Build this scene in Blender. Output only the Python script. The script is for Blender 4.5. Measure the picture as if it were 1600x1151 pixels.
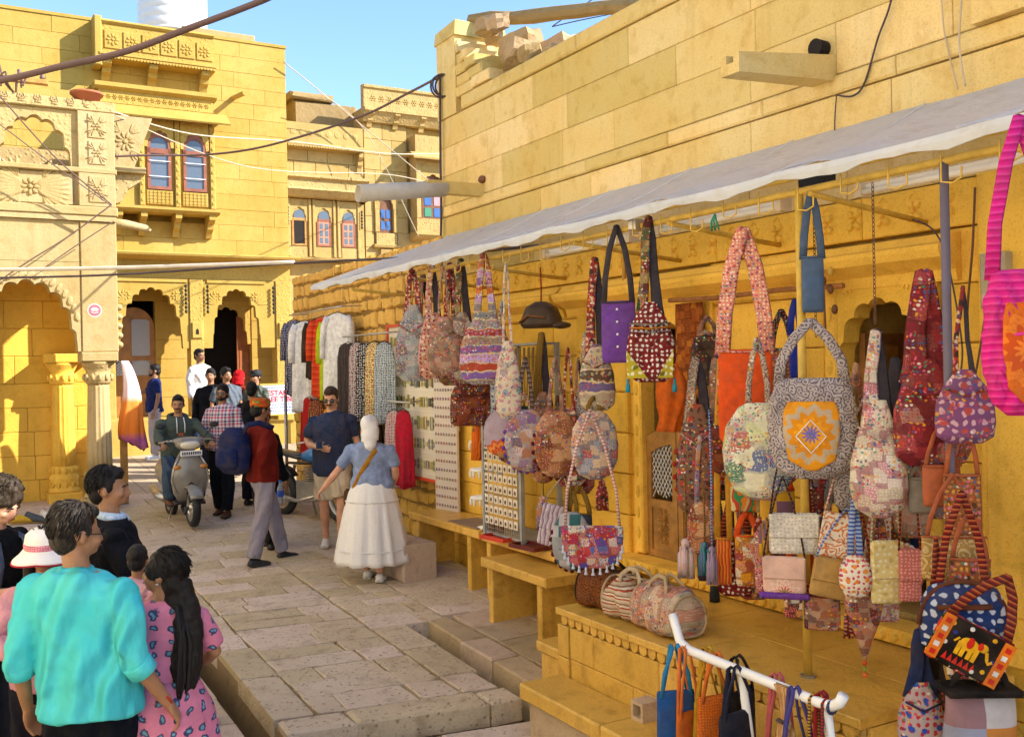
import bpy, bmesh, math, random
from math import sin, cos, pi, sqrt, radians, atan2
from mathutils import Vector, Matrix, noise

for o in list(bpy.data.objects): bpy.data.objects.remove(o)
scene = bpy.context.scene
COL = scene.collection
rng = random.Random(7)

# ------------------------------------------------------------------ camera
cam_data = bpy.data.cameras.new("camera")
cam = bpy.data.objects.new("camera", cam_data); COL.objects.link(cam)
PITCH, ROLL = -0.0035, 0.02
cam.matrix_world = Matrix.Translation((0, 0, 2.33)) @ Matrix.Rotation(pi/2 + PITCH, 4, 'X') @ Matrix.Rotation(-ROLL, 4, 'Z')
cam_data.sensor_width = 36.0
cam_data.lens = 36.0*1550/1600
cam_data.clip_start = 0.05; cam_data.clip_end = 2000
scene.camera = cam

# ------------------------------------------------------------------ sky and sun
SUN_AZ = radians(-6.0)      # measured from +X towards +Y : sun stands to the right, a little behind the camera
SUN_EL = radians(33.0)
world = bpy.data.worlds.new("World"); scene.world = world
world.use_nodes = True
wn = world.node_tree; wn.nodes.clear()
sky = wn.nodes.new('ShaderNodeTexSky'); sky.sky_type = 'NISHITA'; sky.sun_disc = False
sky.sun_elevation = SUN_EL
sky.sun_rotation = pi/2 - SUN_AZ
sky.air_density = 1.0; sky.dust_density = 0.4; sky.ozone_density = 4.0; sky.altitude = 200
bg = wn.nodes.new('ShaderNodeBackground'); bg.inputs['Strength'].default_value = 0.115
wo = wn.nodes.new('ShaderNodeOutputWorld')
wn.links.new(sky.outputs[0], bg.inputs[0]); wn.links.new(bg.outputs[0], wo.inputs[0])
sd = bpy.data.lights.new("sun", 'SUN'); sd.energy = 3.5; sd.angle = radians(0.53); sd.color = (1.0, 0.94, 0.84)
sun = bpy.data.objects.new("sun", sd); COL.objects.link(sun)
S = Vector((cos(SUN_EL)*cos(SUN_AZ), cos(SUN_EL)*sin(SUN_AZ), sin(SUN_EL)))
sun.rotation_euler = S.to_track_quat('Z', 'Y').to_euler()
vs = scene.view_settings
vs.view_transform = 'Standard'; vs.look = 'None'; vs.gamma = 1.0; vs.exposure = 1.68

vs.use_curve_mapping = False
scene.render.engine = 'CYCLES'
scene.cycles.max_bounces = 6; scene.cycles.diffuse_bounces = 4; scene.cycles.glossy_bounces = 2; scene.cycles.transmission_bounces = 4
scene.cycles.caustics_reflective = False; scene.cycles.caustics_refractive = False
scene.cycles.use_adaptive_sampling = True; scene.cycles.adaptive_threshold = .02
scene.cycles.use_denoising = True

# ------------------------------------------------------------------ object helpers
def tag(o, label=None, cat=None, group=None, kind=None):
    if label: o['label'] = label
    if cat: o['category'] = cat
    if group: o['group'] = group
    if kind: o['kind'] = kind
    return o

def empty(name, loc=(0, 0, 0), rz=0, label=None, cat=None, group=None, parent=None):
    o = bpy.data.objects.new(name, None); COL.objects.link(o)
    o.location = loc; o.rotation_euler = (0, 0, rz); o.empty_display_size = .1
    if parent: o.parent = parent
    return tag(o, label, cat, group)

def copy_tree(o, parent=None):
    c = o.copy(); COL.objects.link(c); c.parent = parent
    for ch in list(o.children): copy_tree(ch, c)
    return c

def link(name, me, mat, parent=None, loc=None, rz=None):
    o = bpy.data.objects.new(name, me); COL.objects.link(o)
    if mat is not None and not me.materials: me.materials.append(mat)
    if parent: o.parent = parent
    if loc is not None: o.location = loc
    if rz is not None: o.rotation_euler = (0, 0, rz)
    return o

class MB:
    """collects closed shapes into one mesh"""
    def __init__(s): s.v = []; s.f = []
    def add(s, vs, fs):
        k = len(s.v); s.v += [tuple(p) for p in vs]; s.f += [tuple(i+k for i in f) for f in fs]; return s
    def box(s, x0, x1, y0, y1, z0, z1, M=None):
        vs = [(x, y, z) for x in (x0, x1) for y in (y0, y1) for z in (z0, z1)]
        if M is not None: vs = [M @ Vector(p) for p in vs]
        return s.add(vs, [(0,1,3,2), (4,6,7,5), (0,4,5,1), (2,3,7,6), (0,2,6,4), (1,5,7,3)])
    def cham(s, x0, x1, y0, y1, z0, z1, c=.008, j=None):
        """box whose front (y0) edges are chamfered"""
        r = (lambda: (rng.random()-.5)*2*j) if j else (lambda: 0)
        a = [(x0+c, z0+c), (x1-c, z0+c), (x1-c, z1-c), (x0+c, z1-c)]
        b = [(x0, z0), (x1, z0), (x1, z1), (x0, z1)]
        vs = [(x+r(), y0+r(), z+r()) for x, z in a]+[(x, y0+c, z) for x, z in b]+[(x, y1, z) for x, z in b]
        fs = [(0,1,2,3)]
        for i in range(4):
            k = (i+1) % 4
            fs += [(i, i+4, k+4, k), (i+4, i+8, k+8, k+4)]
        fs += [(11, 10, 9, 8)]
        return s.add(vs, fs)
    def prism(s, poly, y0, y1):
        """poly: list of (x, z), counter-clockwise seen from the front (-y)"""
        n = len(poly)
        vs = [(x, y0, z) for x, z in poly]+[(x, y1, z) for x, z in poly]
        fs = [tuple(range(n)), tuple(reversed(range(n, 2*n)))]
        fs += [(i, i+n, (i+1) % n+n, (i+1) % n) for i in range(n)]
        return s.add(vs, fs)
    def slab(s, poly, z0, z1):
        """poly: list of (x, y)"""
        n = len(poly)
        vs = [(x, y, z1) for x, y in poly]+[(x, y, z0) for x, y in poly]
        fs = [tuple(range(n)), tuple(reversed(range(n, 2*n)))]
        fs += [(i, i+n, (i+1) % n+n, (i+1) % n) for i in range(n)]
        return s.add(vs, fs)
    def rings(s, rings, cap=True, closed=False):
        n = len(rings[0]); k = len(rings)
        vs = [p for r in rings for p in r]; fs = []
        for i in range(k if closed else k-1):
            for j in range(n):
                a = i*n+j; b = i*n+(j+1) % n; c = ((i+1) % k)*n+(j+1) % n; d = ((i+1) % k)*n+j
                fs.append((a, b, c, d))
        if cap and not closed:
            fs += [tuple(reversed(range(n))), tuple(range((k-1)*n, k*n))]
        return s.add(vs, fs)
    def tube(s, pts, r, n=8, ry=None, cap=True, up=None):
        pts = [Vector(p) for p in pts]; m = len(pts)
        R = r if isinstance(r, (list, tuple)) else [r]*m
        RY = (ry if isinstance(ry, (list, tuple)) else [ry]*m) if ry is not None else R
        t0 = (pts[1]-pts[0]).normalized()
        a = Vector(up) if up is not None else (Vector((0, 0, 1)) if abs(t0.z) < .9 else Vector((0, 1, 0)))
        u = (a-t0*a.dot(t0)).normalized(); out = []
        for i, p in enumerate(pts):
            t = ((pts[min(i+1, m-1)]-pts[max(i-1, 0)])).normalized()
            u = (u-t*u.dot(t))
            u = u.normalized() if u.length > 1e-6 else Vector((1, 0, 0))
            w = t.cross(u)
            out.append([p+u*(RY[i]*cos(2*pi*k/n))+w*(R[i]*sin(2*pi*k/n)) for k in range(n)])
        return s.rings(out, cap)
    def lathe(s, prof, cx=0, cy=0, n=24, mod=None, axis='z'):
        out = []
        for r, z in prof:
            ring = []
            for k in range(n):
                a = 2*pi*k/n; rr = r*(mod(a, z) if mod else 1)
                if axis == 'z': ring.append((cx+rr*cos(a), cy+rr*sin(a), z))
                elif axis == 'y': ring.append((cx+rr*cos(a), z, cy-rr*sin(a)))
                else: ring.append((z, cx+rr*cos(a), cy+rr*sin(a)))
            out.append(ring)
        return s.rings(out)
    def ball(s, c, r, n=12, m=8, M=None):
        rx, ry, rz = r if isinstance(r, (list, tuple)) else (r, r, r)
        out = []
        for i in range(m+1):
            t = pi*i/m; t = min(max(t, .06), pi-.06)
            ring = []
            for k in range(n):
                p = Vector((rx*sin(t)*cos(2*pi*k/n), ry*sin(t)*sin(2*pi*k/n), -rz*cos(t)))
                if M is not None: p = M @ p
                ring.append(p+Vector(c))
            out.append(ring)
        return s.rings(out)
    def dome(s, cx, cz, rx, rz, y, h, n=10, rot=0):
        """low raised lens on a wall face: centre (cx, cz), front towards -y"""
        vs = []
        for k in range(n):
            a = 2*pi*k/n; x = rx*cos(a); z = rz*sin(a)
            vs.append((cx+x*cos(rot)-z*sin(rot), y+.004, cz+x*sin(rot)+z*cos(rot)))
        for k in range(n):
            a = 2*pi*k/n; x = .62*rx*cos(a); z = .62*rz*sin(a)
            vs.append((cx+x*cos(rot)-z*sin(rot), y-h*.8, cz+x*sin(rot)+z*cos(rot)))
        vs.append((cx, y-h, cz))
        fs = [(k, (k+1) % n, n+(k+1) % n, n+k) for k in range(n)]+[(n+k, n+(k+1) % n, 2*n) for k in range(n)]
        return s.add(vs, fs)
    def build(s, name, mat, parent=None, smooth=False, loc=None, rz=None):
        me = bpy.data.meshes.new(name); me.from_pydata(s.v, [], s.f)
        if smooth: me.polygons.foreach_set('use_smooth', [True]*len(me.polygons))
        me.update()
        o = link(name, me, mat, parent, loc, rz)
        if name.endswith(('_carving', '_fringe', '_discs', 'leaf_ring', 'capital_leaves')): o['kind'] = 'stuff'
        return o

# ------------------------------------------------------------------ materials
MATS = {}
class NT:
    def __init__(s, name):
        s.m = bpy.data.materials.new(name); s.m.use_nodes = True; s.t = s.m.node_tree; s.t.nodes.clear()
        s.out = s.t.nodes.new('ShaderNodeOutputMaterial'); s.b = s.t.nodes.new('ShaderNodeBsdfPrincipled')
        s.t.links.new(s.b.outputs[0], s.out.inputs[0]); s._co = None
    def n(s, typ, ins=None, **kw):
        nd = s.t.nodes.new('ShaderNode'+typ)
        for k, v in kw.items(): setattr(nd, k, v)
        for k, v in (ins or {}).items():
            sock = nd.inputs[k]
            if isinstance(v, bpy.types.NodeSocket): s.t.links.new(v, sock)
            else:
                if sock.type == 'RGBA' and len(v) == 3: v = (*v, 1)
                sock.default_value = v
        return nd
    def co(s, kind='Object'):
        if s._co is None: s._co = s.n('TexCoord')
        return s._co.outputs[kind]
    def mapped(s, sc=(1, 1, 1), rot=(0, 0, 0), loc=(0, 0, 0), kind='Object'):
        return s.n('Mapping', {'Vector': s.co(kind), 'Scale': sc, 'Rotation': rot, 'Location': loc}).outputs[0]
    def mix(s, f, a, b, mode='MIX'):
        nd = s.t.nodes.new('ShaderNodeMix'); nd.data_type = 'RGBA'; nd.blend_type = mode
        for i, v in ((0, f), (6, a), (7, b)):
            if isinstance(v, bpy.types.NodeSocket): s.t.links.new(v, nd.inputs[i])
            else: nd.inputs[i].default_value = (*v, 1) if isinstance(v, (tuple, list)) and len(v) == 3 else v
        return nd.outputs[2]
    def math(s, op, a, b=0.0, clamp=False):
        nd = s.t.nodes.new('ShaderNodeMath'); nd.operation = op; nd.use_clamp = clamp
        for i, v in ((0, a), (1, b)):
            if isinstance(v, bpy.types.NodeSocket): s.t.links.new(v, nd.inputs[i])
            else: nd.inputs[i].default_value = v
        return nd.outputs[0]
    def ramp(s, f, stops, interp='LINEAR'):
        nd = s.t.nodes.new('ShaderNodeValToRGB'); nd.color_ramp.interpolation = interp
        el = nd.color_ramp.elements
        while len(el) < len(stops): el.new(.5)
        for e, (p, c) in zip(el, stops):
            e.position = p; e.color = (*c, 1) if len(c) == 3 else c
        s.t.links.new(f, nd.inputs[0]); return nd.outputs[0]
    def noise(s, sc, det=3, rough=.55, vec=None, out=0):
        return s.n('TexNoise', {'Vector': vec if vec is not None else s.co(), 'Scale': sc, 'Detail': det, 'Roughness': rough}).outputs[out]
    def vor(s, sc, vec=None, feature='F1', rnd=1.0, out='Distance', dist='EUCLIDEAN', dims='3D'):
        nd = s.n('TexVoronoi', feature=feature, voronoi_dimensions=dims)
        if feature in ('F1', 'F2', 'SMOOTH_F1'): nd.distance = dist
        s.t.links.new(vec if vec is not None else s.co(), nd.inputs['Vector'])
        nd.inputs['Scale'].default_value = sc; nd.inputs['Randomness'].default_value = rnd
        return nd.outputs[out]
    def bump(s, h, strength=.4, dist=.01):
        b = s.n('Bump', {'Height': h, 'Strength': strength, 'Distance': dist})
        s.t.links.new(b.outputs[0], s.b.inputs['Normal']); return b
    def fin(s, col, rough=.8, spec=.3, metal=0.0, **kw):
        b = s.b
        if isinstance(col, bpy.types.NodeSocket): s.t.links.new(col, b.inputs['Base Color'])
        else: b.inputs['Base Color'].default_value = (*col, 1)
        if isinstance(rough, bpy.types.NodeSocket): s.t.links.new(rough, b.inputs['Roughness'])
        else: b.inputs['Roughness'].default_value = rough
        b.inputs['Specular IOR Level'].default_value = spec; b.inputs['Metallic'].default_value = metal
        for k, v in kw.items(): b.inputs[k.replace('_', ' ')].default_value = v
        return s.m

def hexc(h):
    h = h.lstrip('#'); r = [int(h[i:i+2], 16)/255 for i in (0, 2, 4)]
    return tuple(c/12.92 if c <= .04045 else ((c+.055)/1.055)**2.4 for c in r)
def sc(c, k): return tuple(min(1, x*k) for x in c)

def plain(name, col, rough=.7, spec=.3, metal=0.0, var=.12, scale=6, bump=0.0, **kw):
    if name in MATS: return MATS[name]
    t = NT(name)
    nz = t.noise(scale, 4)
    c = t.mix(t.ramp(nz, [(.3, (0, 0, 0)), (.7, (1, 1, 1))]), sc(col, 1-var), sc(col, 1+var))
    if bump: t.bump(t.noise(scale*8, 3), bump, .005)
    MATS[name] = t.fin(c, rough, spec, metal, **kw); return MATS[name]

def stone(name, col, dark=None, light=None, carve=0.0, per=.16, stain=.5, grain=1.0, rough=.85, coarse=0, pits=0):
    """sandstone: per-block value, patchy stain, speckle and grain relief; carve adds cut ornament relief"""
    if name in MATS: return MATS[name]
    t = NT(name)
    dark = dark or sc(col, .62); light = light or sc(col, 1.22)
    geo = t.n('NewGeometry').outputs['Position']
    info = t.n('ObjectInfo').outputs['Random']
    n1 = t.noise(1.1, 3, .6, geo); n2 = t.noise(7, 2, .6, geo)
    c = t.mix(t.ramp(n1, [(.35, (0,)*3), (.68, (1,)*3)]), col, light)
    c = t.mix(t.math('MULTIPLY', t.ramp(n2, [(.52, (0,)*3), (.75, (1,)*3)]), stain), c, dark)
    v = t.math('ADD', t.math('MULTIPLY', info, per*2), 1-per)
    vv = t.n('CombineColor', {0: v, 1: v, 2: t.math('MULTIPLY', v, v)}).outputs[0]
    c = t.mix(1.0, c, vv, 'MULTIPLY')
    # streaks washed down the face
    st = t.n('Mapping', {'Vector': geo, 'Scale': (9, 9, .55)}).outputs[0]
    c = t.mix(t.math('MULTIPLY', t.ramp(t.noise(1, 2, .6, st), [(.56, (0,)*3), (.74, (1,)*3)]), .35*stain), c, sc(dark, .8))
    sp = t.noise(90, 0, .5, geo)
    c = t.mix(t.math('MULTIPLY', t.ramp(sp, [(.55, (0,)*3), (.75, (1,)*3)]), .28), c, sc(dark, .75))
    h = t.math('MULTIPLY', t.noise(24, 3, .75, geo), 1.0*grain)
    if coarse: h = t.math('ADD', h, t.math('MULTIPLY', t.noise(9, 2, .6, geo), coarse))
    if carve:
        k = t.ramp(t.vor(15, t.co(), 'F1', .9), [(.12, (1,)*3), (.42, (0,)*3)])
        h = t.math('ADD', h, t.math('MULTIPLY', k, carve*1.4))
    if pits:
        pd = t.n('TexVoronoi', {'Vector': geo, 'Scale': 22.0, 'Randomness': 1.0}).outputs['Distance']
        pm = t.ramp(t.math('ADD', pd, t.math('MULTIPLY', t.noise(20, 1, .5, geo), .35)), [(.30, (1,)*3), (.44, (0,)*3)])
        c = t.mix(t.math('MULTIPLY', pm, .7), c, sc(dark, .8)); h = t.math('ADD', h, t.math('MULTIPLY', pm, -1.3))
    t.bump(h, .55, .012)
    MATS[name] = t.fin(c, rough, .25); return MATS[name]

# Jaisalmer sandstone
Y_R = (.68, .475, .16)
M_wall = stone('sandstone_warm_wall', Y_R, dark=(.50, .32, .08), light=(.70, .55, .25), per=.16, stain=.6)
M_shop = stone('sandstone_shop_front', (.82, .50, .075), dark=(.58, .32, .035), per=.10, stain=.5)
M_shopc = stone('sandstone_shop_carved', (.82, .50, .075), dark=(.58, .32, .035), per=.06, carve=.5)
M_plat = stone('polished_stone_platform', (.60, .36, .075), dark=(.33, .175, .03), per=.10, stain=.6, rough=.32)
M_B = stone('sandstone_golden', (.45, .285, .055), dark=(.35, .20, .03), light=(.50, .335, .085), per=.06, stain=.4, coarse=.5)
M_Bc = stone('sandstone_golden_carved', (.45, .29, .065), dark=(.33, .19, .03), per=.05, carve=.9, stain=.3)
M_A = stone('sandstone_cream', (.42, .305, .135), dark=(.30, .20, .065), light=(.46, .35, .18), per=.06)
M_Ac = stone('sandstone_cream_carved', (.42, .305, .135), dark=(.30, .20, .065), per=.05, carve=.9)
M_opp = stone('pale_sandstone', (.76, .65, .44), dark=(.62, .50, .30), per=.05, stain=.3)
M_Ain = stone('sandstone_inner_wall', (.70, .42, .06), dark=(.5, .27, .03), per=.06, stain=.4)
M_C = stone('sandstone_ochre', (.42, .285, .10), dark=(.30, .18, .05), per=.08)
M_Cc = stone('sandstone_ochre_carved', (.42, .29, .11), dark=(.30, .18, .05), per=.05, carve=.9)
M_rub = stone('rubble_stone', (.60, .36, .075), dark=(.40, .21, .035), per=.22, coarse=1.6)
M_ruin = stone('weathered_rubble', (.36, .25, .13), dark=(.26, .16, .07), per=.2, coarse=2.0)
M_mortar = stone('lime_mortar', (.50, .34, .11), per=.02, coarse=1.5)
M_pave = stone('paving_stone', (.49, .39, .285), dark=(.28, .21, .145), light=(.57, .465, .355), per=.14, stain=.6, coarse=.6, rough=.6, pits=1)
M_kerb = stone('kerb_stone', (.40, .30, .20), dark=(.22, .15, .09), per=.14, coarse=1.2)
M_dirt = stone('drain_dirt', (.16, .12, .085), dark=(.06, .045, .03), per=.02, coarse=2)
M_wood = plain('carved_wood', (.40, .20, .05), .5, var=.35, scale=9, bump=.3)
M_wood_dark = plain('dark_wood', (.16, .065, .028), .5, var=.35, scale=9, bump=.3)
M_wood_red = plain('red_brown_window_wood', (.27, .09, .05), .55, var=.2, bump=.2)
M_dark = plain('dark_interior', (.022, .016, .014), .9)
M_glass = plain('window_glass', (.10, .12, .15), .06, spec=.7, var=.05)
M_white = plain('white_paint', (.78, .78, .80), .4, var=.05)
M_yel = plain('yellow_painted_steel', (.60, .39, .07), .45, var=.2, scale=14)
M_grey = plain('grey_painted_steel', (.30, .31, .33), .45, var=.2)
M_black = plain('black_rubber', (.02, .02, .022), .6)
M_wire = plain('cable_sheath', (.07, .05, .055), .6)
M_steel = plain('bare_steel', (.45, .43, .40), .35, metal=.8, var=.2)
M_pipe = plain('grey_plastic_pipe', (.50, .45, .38), .6, var=.15)

# ------------------------------------------------------------------ shared builders
TH_R, TH_B = radians(-60), radians(30)
O_R = Vector((.99, 7.8, 0)); O_B = Vector((-5.13, 20.9, 0)); O_A = Vector((-5.652, 13.6, 0))
def fr(O, th, x, n, z):
    """a point given along a facade (x), outward of it (n) and up (z)"""
    X = Vector((cos(th), sin(th), 0)); Yv = Vector((-sin(th), cos(th), 0))
    return O+X*x-Yv*n+Vector((0, 0, z))
def PR(x, n, z): return fr(O_R, TH_R, x, n, z)
def PB(x, n, z): return fr(O_B, TH_B, x, n, z)
def PA(x, n, z): return fr(O_A, TH_B, x, n, z)
def gz(Y): return .052*(min(max(Y, 5.0), 26.0)-5)

def masonry(parent, x0, x1, courses, lens, mat, y=0.0, dep=.1, gap=.006, holes=(), c=.007, proud=.004, j=.0, name='stone_block', seed=1):
    r = random.Random(seed)
    for i in range(len(courses)-1):
        z0, z1 = courses[i], courses[i+1]
        iv = [(x0, x1)]
        for hx0, hx1, hz0, hz1 in holes:
            if min(z1, hz1)-max(z0, hz0) > .3*(z1-z0):
                nv = []
                for a, b in iv:
                    if hx1 <= a or hx0 >= b: nv.append((a, b)); continue
                    if hx0 > a+.02: nv.append((a, hx0))
                    if hx1 < b-.02: nv.append((hx1, b))
                iv = nv
        for a, b in iv:
            x = a-(r.random()*lens[0]*.8 if a == x0 else 0)
            while x < b-.01:
                L = lens[0]+r.random()*(lens[1]-lens[0]); e = x+L
                if b-e < lens[0]*.5: e = b
                xa, xb = max(x, a), min(e, b)
                if xb-xa > .03:
                    p = (r.random()-.5)*2*proud
                    MB().cham(xa+gap/2, xb-gap/2, y+p, y+dep, z0+gap/2, z1-gap/2, c, j or None).build(name, mat, parent)
                x = e

def arch_z(w, spring, apex, cusps, x):
    """underside height of a cusped arch, opening half width w"""
    best = None; H = apex-spring; r = 1.25*pi*w/2/(cusps)*.62+.02
    for i in range(cusps):
        a = pi*(i+.5)/cusps
        cx = -(w-r)*cos(a); cz = spring+(H-r)*(sin(a)**.8)
        d = r*r-(x-cx)**2
        if d >= 0:
            z = cz+sqrt(d)
            best = z if best is None or z > best else best
    return spring if best is None else best

def arch_panel(x0, x1, zt, cx, w, spring, apex, y0, y1, name, mat, parent, cusps=9, n=72):
    """wall panel from the springing up to zt with a cusped opening"""
    mb = MB()
    xs = sorted(set([round(cx-w+2*w*i/n, 4) for i in range(n+1)]))
    zs = [arch_z(w, spring, apex, cusps, x-cx) for x in xs]
    vs = []
    for x, z in zip(xs, zs): vs += [(x, y0, z), (x, y0, zt), (x, y1, z), (x, y1, zt)]
    fs = []
    for i in range(len(xs)-1):
        a, b = 4*i, 4*i+4
        fs += [(a, b, b+1, a+1), (a+2, a+3, b+3, b+2), (a, a+2, b+2, b), (a+1, b+1, b+3, a+3)]
    mb.add(vs, fs)
    if cx-w-x0 > .005: mb.box(x0, cx-w, y0, y1, spring, zt)
    if x1-cx-w > .005: mb.box(cx+w, x1, y0, y1, spring, zt)
    return mb.build(name, mat, parent)

def rosette(mb, cx, cz, r, y, h=.02, petals=8):
    mb.dome(cx, cz, r*.28, r*.28, y, h*1.3, 10)
    for k in range(petals):
        a = 2*pi*k/petals
        mb.dome(cx+.62*r*cos(a), cz+.62*r*sin(a), r*.38, r*(.25 if petals <= 8 else .17), y, h, 8, a)
def leafspray(mb, cx, cz, r, y, h, a0, n=5, spread=1.2):
    for k in range(n):
        a = a0+(k/(n-1)-.5)*spread
        mb.dome(cx+.55*r*cos(a), cz+.55*r*sin(a), r*.5, r*.10, y, h, 8, a)
def moulding(mb, x0, x1, prof):
    """profile list of (n outward, z) extruded along x, with returns at both ends"""
    poly = [(-n, z) for n, z in prof]; m = len(poly)
    vs = [(x0, a, b) for a, b in poly]+[(x1, a, b) for a, b in poly]
    fs = [tuple(range(m)), tuple(reversed(range(m, 2*m)))]
    fs += [(i, i+m, (i+1) % m+m, (i+1) % m) for i in range(m)]
    return mb.add(vs, fs)
def scallops(mb, x0, x1, z, r, y, dep, n=None):
    """row of hanging half-round tongues"""
    n = n or max(1, int(round((x1-x0)/(2*r))))
    st = (x1-x0)/n
    for i in range(n):
        c = x0+(i+.5)*st; q = st*.46
        poly = [(c-q, z), (c-q, z-q*.5)]+[(c+q*cos(pi+pi*k/6), z-q*.5+q*1.2*sin(pi+pi*k/6)) for k in range(1, 6)]+[(c+q, z-q*.5), (c+q, z)]
        mb.prism(poly, y-dep, y)
def bracket(mb, x, w, z, h, n):
    """S-shaped stone bracket under a ledge"""
    prof = [(0, z), (n, z), (n, z-h*.22), (n*.8, z-h*.35), (n*.62, z-h*.4), (n*.55, z-h*.62), (n*.3, z-h*.78), (n*.18, z-h), (0, z-h)]
    return moulding(mb, x-w/2, x+w/2, prof)
# ================================================================== GROUND AND STREET
def build_ground():
    xs = [-400, -60, -20, -10, -5, 0, 5, 10, 20, 60, 400]; ys = [-60, -5, 5, 8, 12, 16, 20, 26, 40, 120, 900]
    vs = [(x, y, gz(y)-.55) for y in ys for x in xs]; n = len(xs)
    fs = [(j*n+i, j*n+i+1, (j+1)*n+i+1, (j+1)*n+i) for j in range(len(ys)-1) for i in range(n-1)]
    tag(MB().add(vs, fs).build('ground', M_dirt), kind='structure')
build_ground()

street = tag(empty('street'), kind='structure')
def slab(poly, dz=0.0, thick=.14, mat=None, c=.007, jit=.006, tilt=.004, name='paving_slab', parent=None):
    """one paving stone; poly in (u along the shop front, n out from it)"""
    r = rng
    P = [PR(u+(r.random()-.5)*2*jit, n+(r.random()-.5)*2*jit, 0) for u, n in poly]
    ctr = sum(P, Vector())/len(P); tz = [(r.random()-.5)*2*tilt for _ in P]; k = len(P)
    top = []; rim = []; bot = []
    for p, t in zip(P, tz):
        d = (ctr-p); d.z = 0; d = d.normalized()*c*1.4
        z = gz(p.y)+dz+t
        top.append((p.x+d.x, p.y+d.y, z)); rim.append((p.x, p.y, z-c*.8)); bot.append((p.x, p.y, z-thick))
    vs = top+rim+bot
    fs = [tuple(range(k))]
    for i in range(k):
        j = (i+1) % k
        fs += [(i, i+k, j+k, j), (i+k, i+2*k, j+2*k, j+k)]
    return MB().add(vs, fs).build(name, mat or M_pave, parent or street)
SH = .2
def rows(u0, u1, n0, n1, dep, lens, dz=0, shear=SH, nref=2.1, seed=3, gap=.009, **kw):
    r = random.Random(seed); u = u0
    while u < u1-.05:
        d = dep[0]+r.random()*(dep[1]-dep[0])
        if u1-(u+d) < dep[0]*.6: d = u1-u
        n = n0-(r.random()*.4)
        while n < n1-.02:
            L = lens[0]+r.random()*(lens[1]-lens[0]); e = n+L
            if n1-e < lens[0]*.5: e = n1
            a, b = max(n, n0)+gap/2, min(e, n1)-gap/2
            if b-a > .06:
                f = lambda uu, nn: (uu+(nref-nn)*shear, nn)
                slab([f(u+gap/2, a), f(u+gap/2, b), f(u+d-gap/2, b), f(u+d-gap/2, a)][::-1], dz, **kw)
            n = e
        u += d
# middle of the lane between the two drains
rows(-4.2, .10, 1.70, 2.66, (.19, .31), (.36, .80), seed=3, gap=.013, jit=.011)
rows(-1.55, .10, 1.40, 1.69, (.4, .75), (.3, .3), seed=5, gap=.012, jit=.010)
rows(-4.2, -1.56, 1.05, 1.69, (.2, .32), (.3, .6), seed=6, gap=.013, jit=.011)
rows(-3.3, .10, 2.67, 2.93, (.35, .8), (.3, .3), seed=7, gap=.013, jit=.010)
# kerb that ends the upper paving, then the lower paving in front
rows(.112, .36, 1.40, 2.93, (.25, .25), (.55, 1.0), dz=.004, seed=8, thick=.16, c=.022, gap=.014, jit=.012)
rows(.46, 3.0, .85, 3.4, (.3, .45), (.4, .9), dz=-.115, seed=9)
rows(-4.2, 3.2, 3.14, 5.2, (.4, .7), (.5, 1.0), dz=-.02, seed=10, mat=M_kerb)
# right of the lane: between the shop benches and the drain
rows(-4.2, -1.70, .10, 1.04, (.32, .5), (.4, .8), seed=11)
rows(-1.42, .78, .98, 1.22, (.5, .85), (.3, .3), dz=.008, seed=12, shear=0, mat=M_kerb, c=.022, jit=.025, thick=.3)
rows(-1.42, .70, .1, .965, (.35, .6), (.4, .6), dz=.0, seed=13, shear=0, mat=M_kerb)
# upper part of the lane
rows(-7.6, -4.22, .05, 3.0, (.26, .4), (.4, .8), seed=14, jit=.01)
rows(-9.4, -4.22, 3.0, 5.0, (.4, .6), (.6, 1.0), seed=15)
rows(-9.4, -7.62, .05, 3.0, (.45, .6), (.7, 1.2), seed=16)

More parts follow.
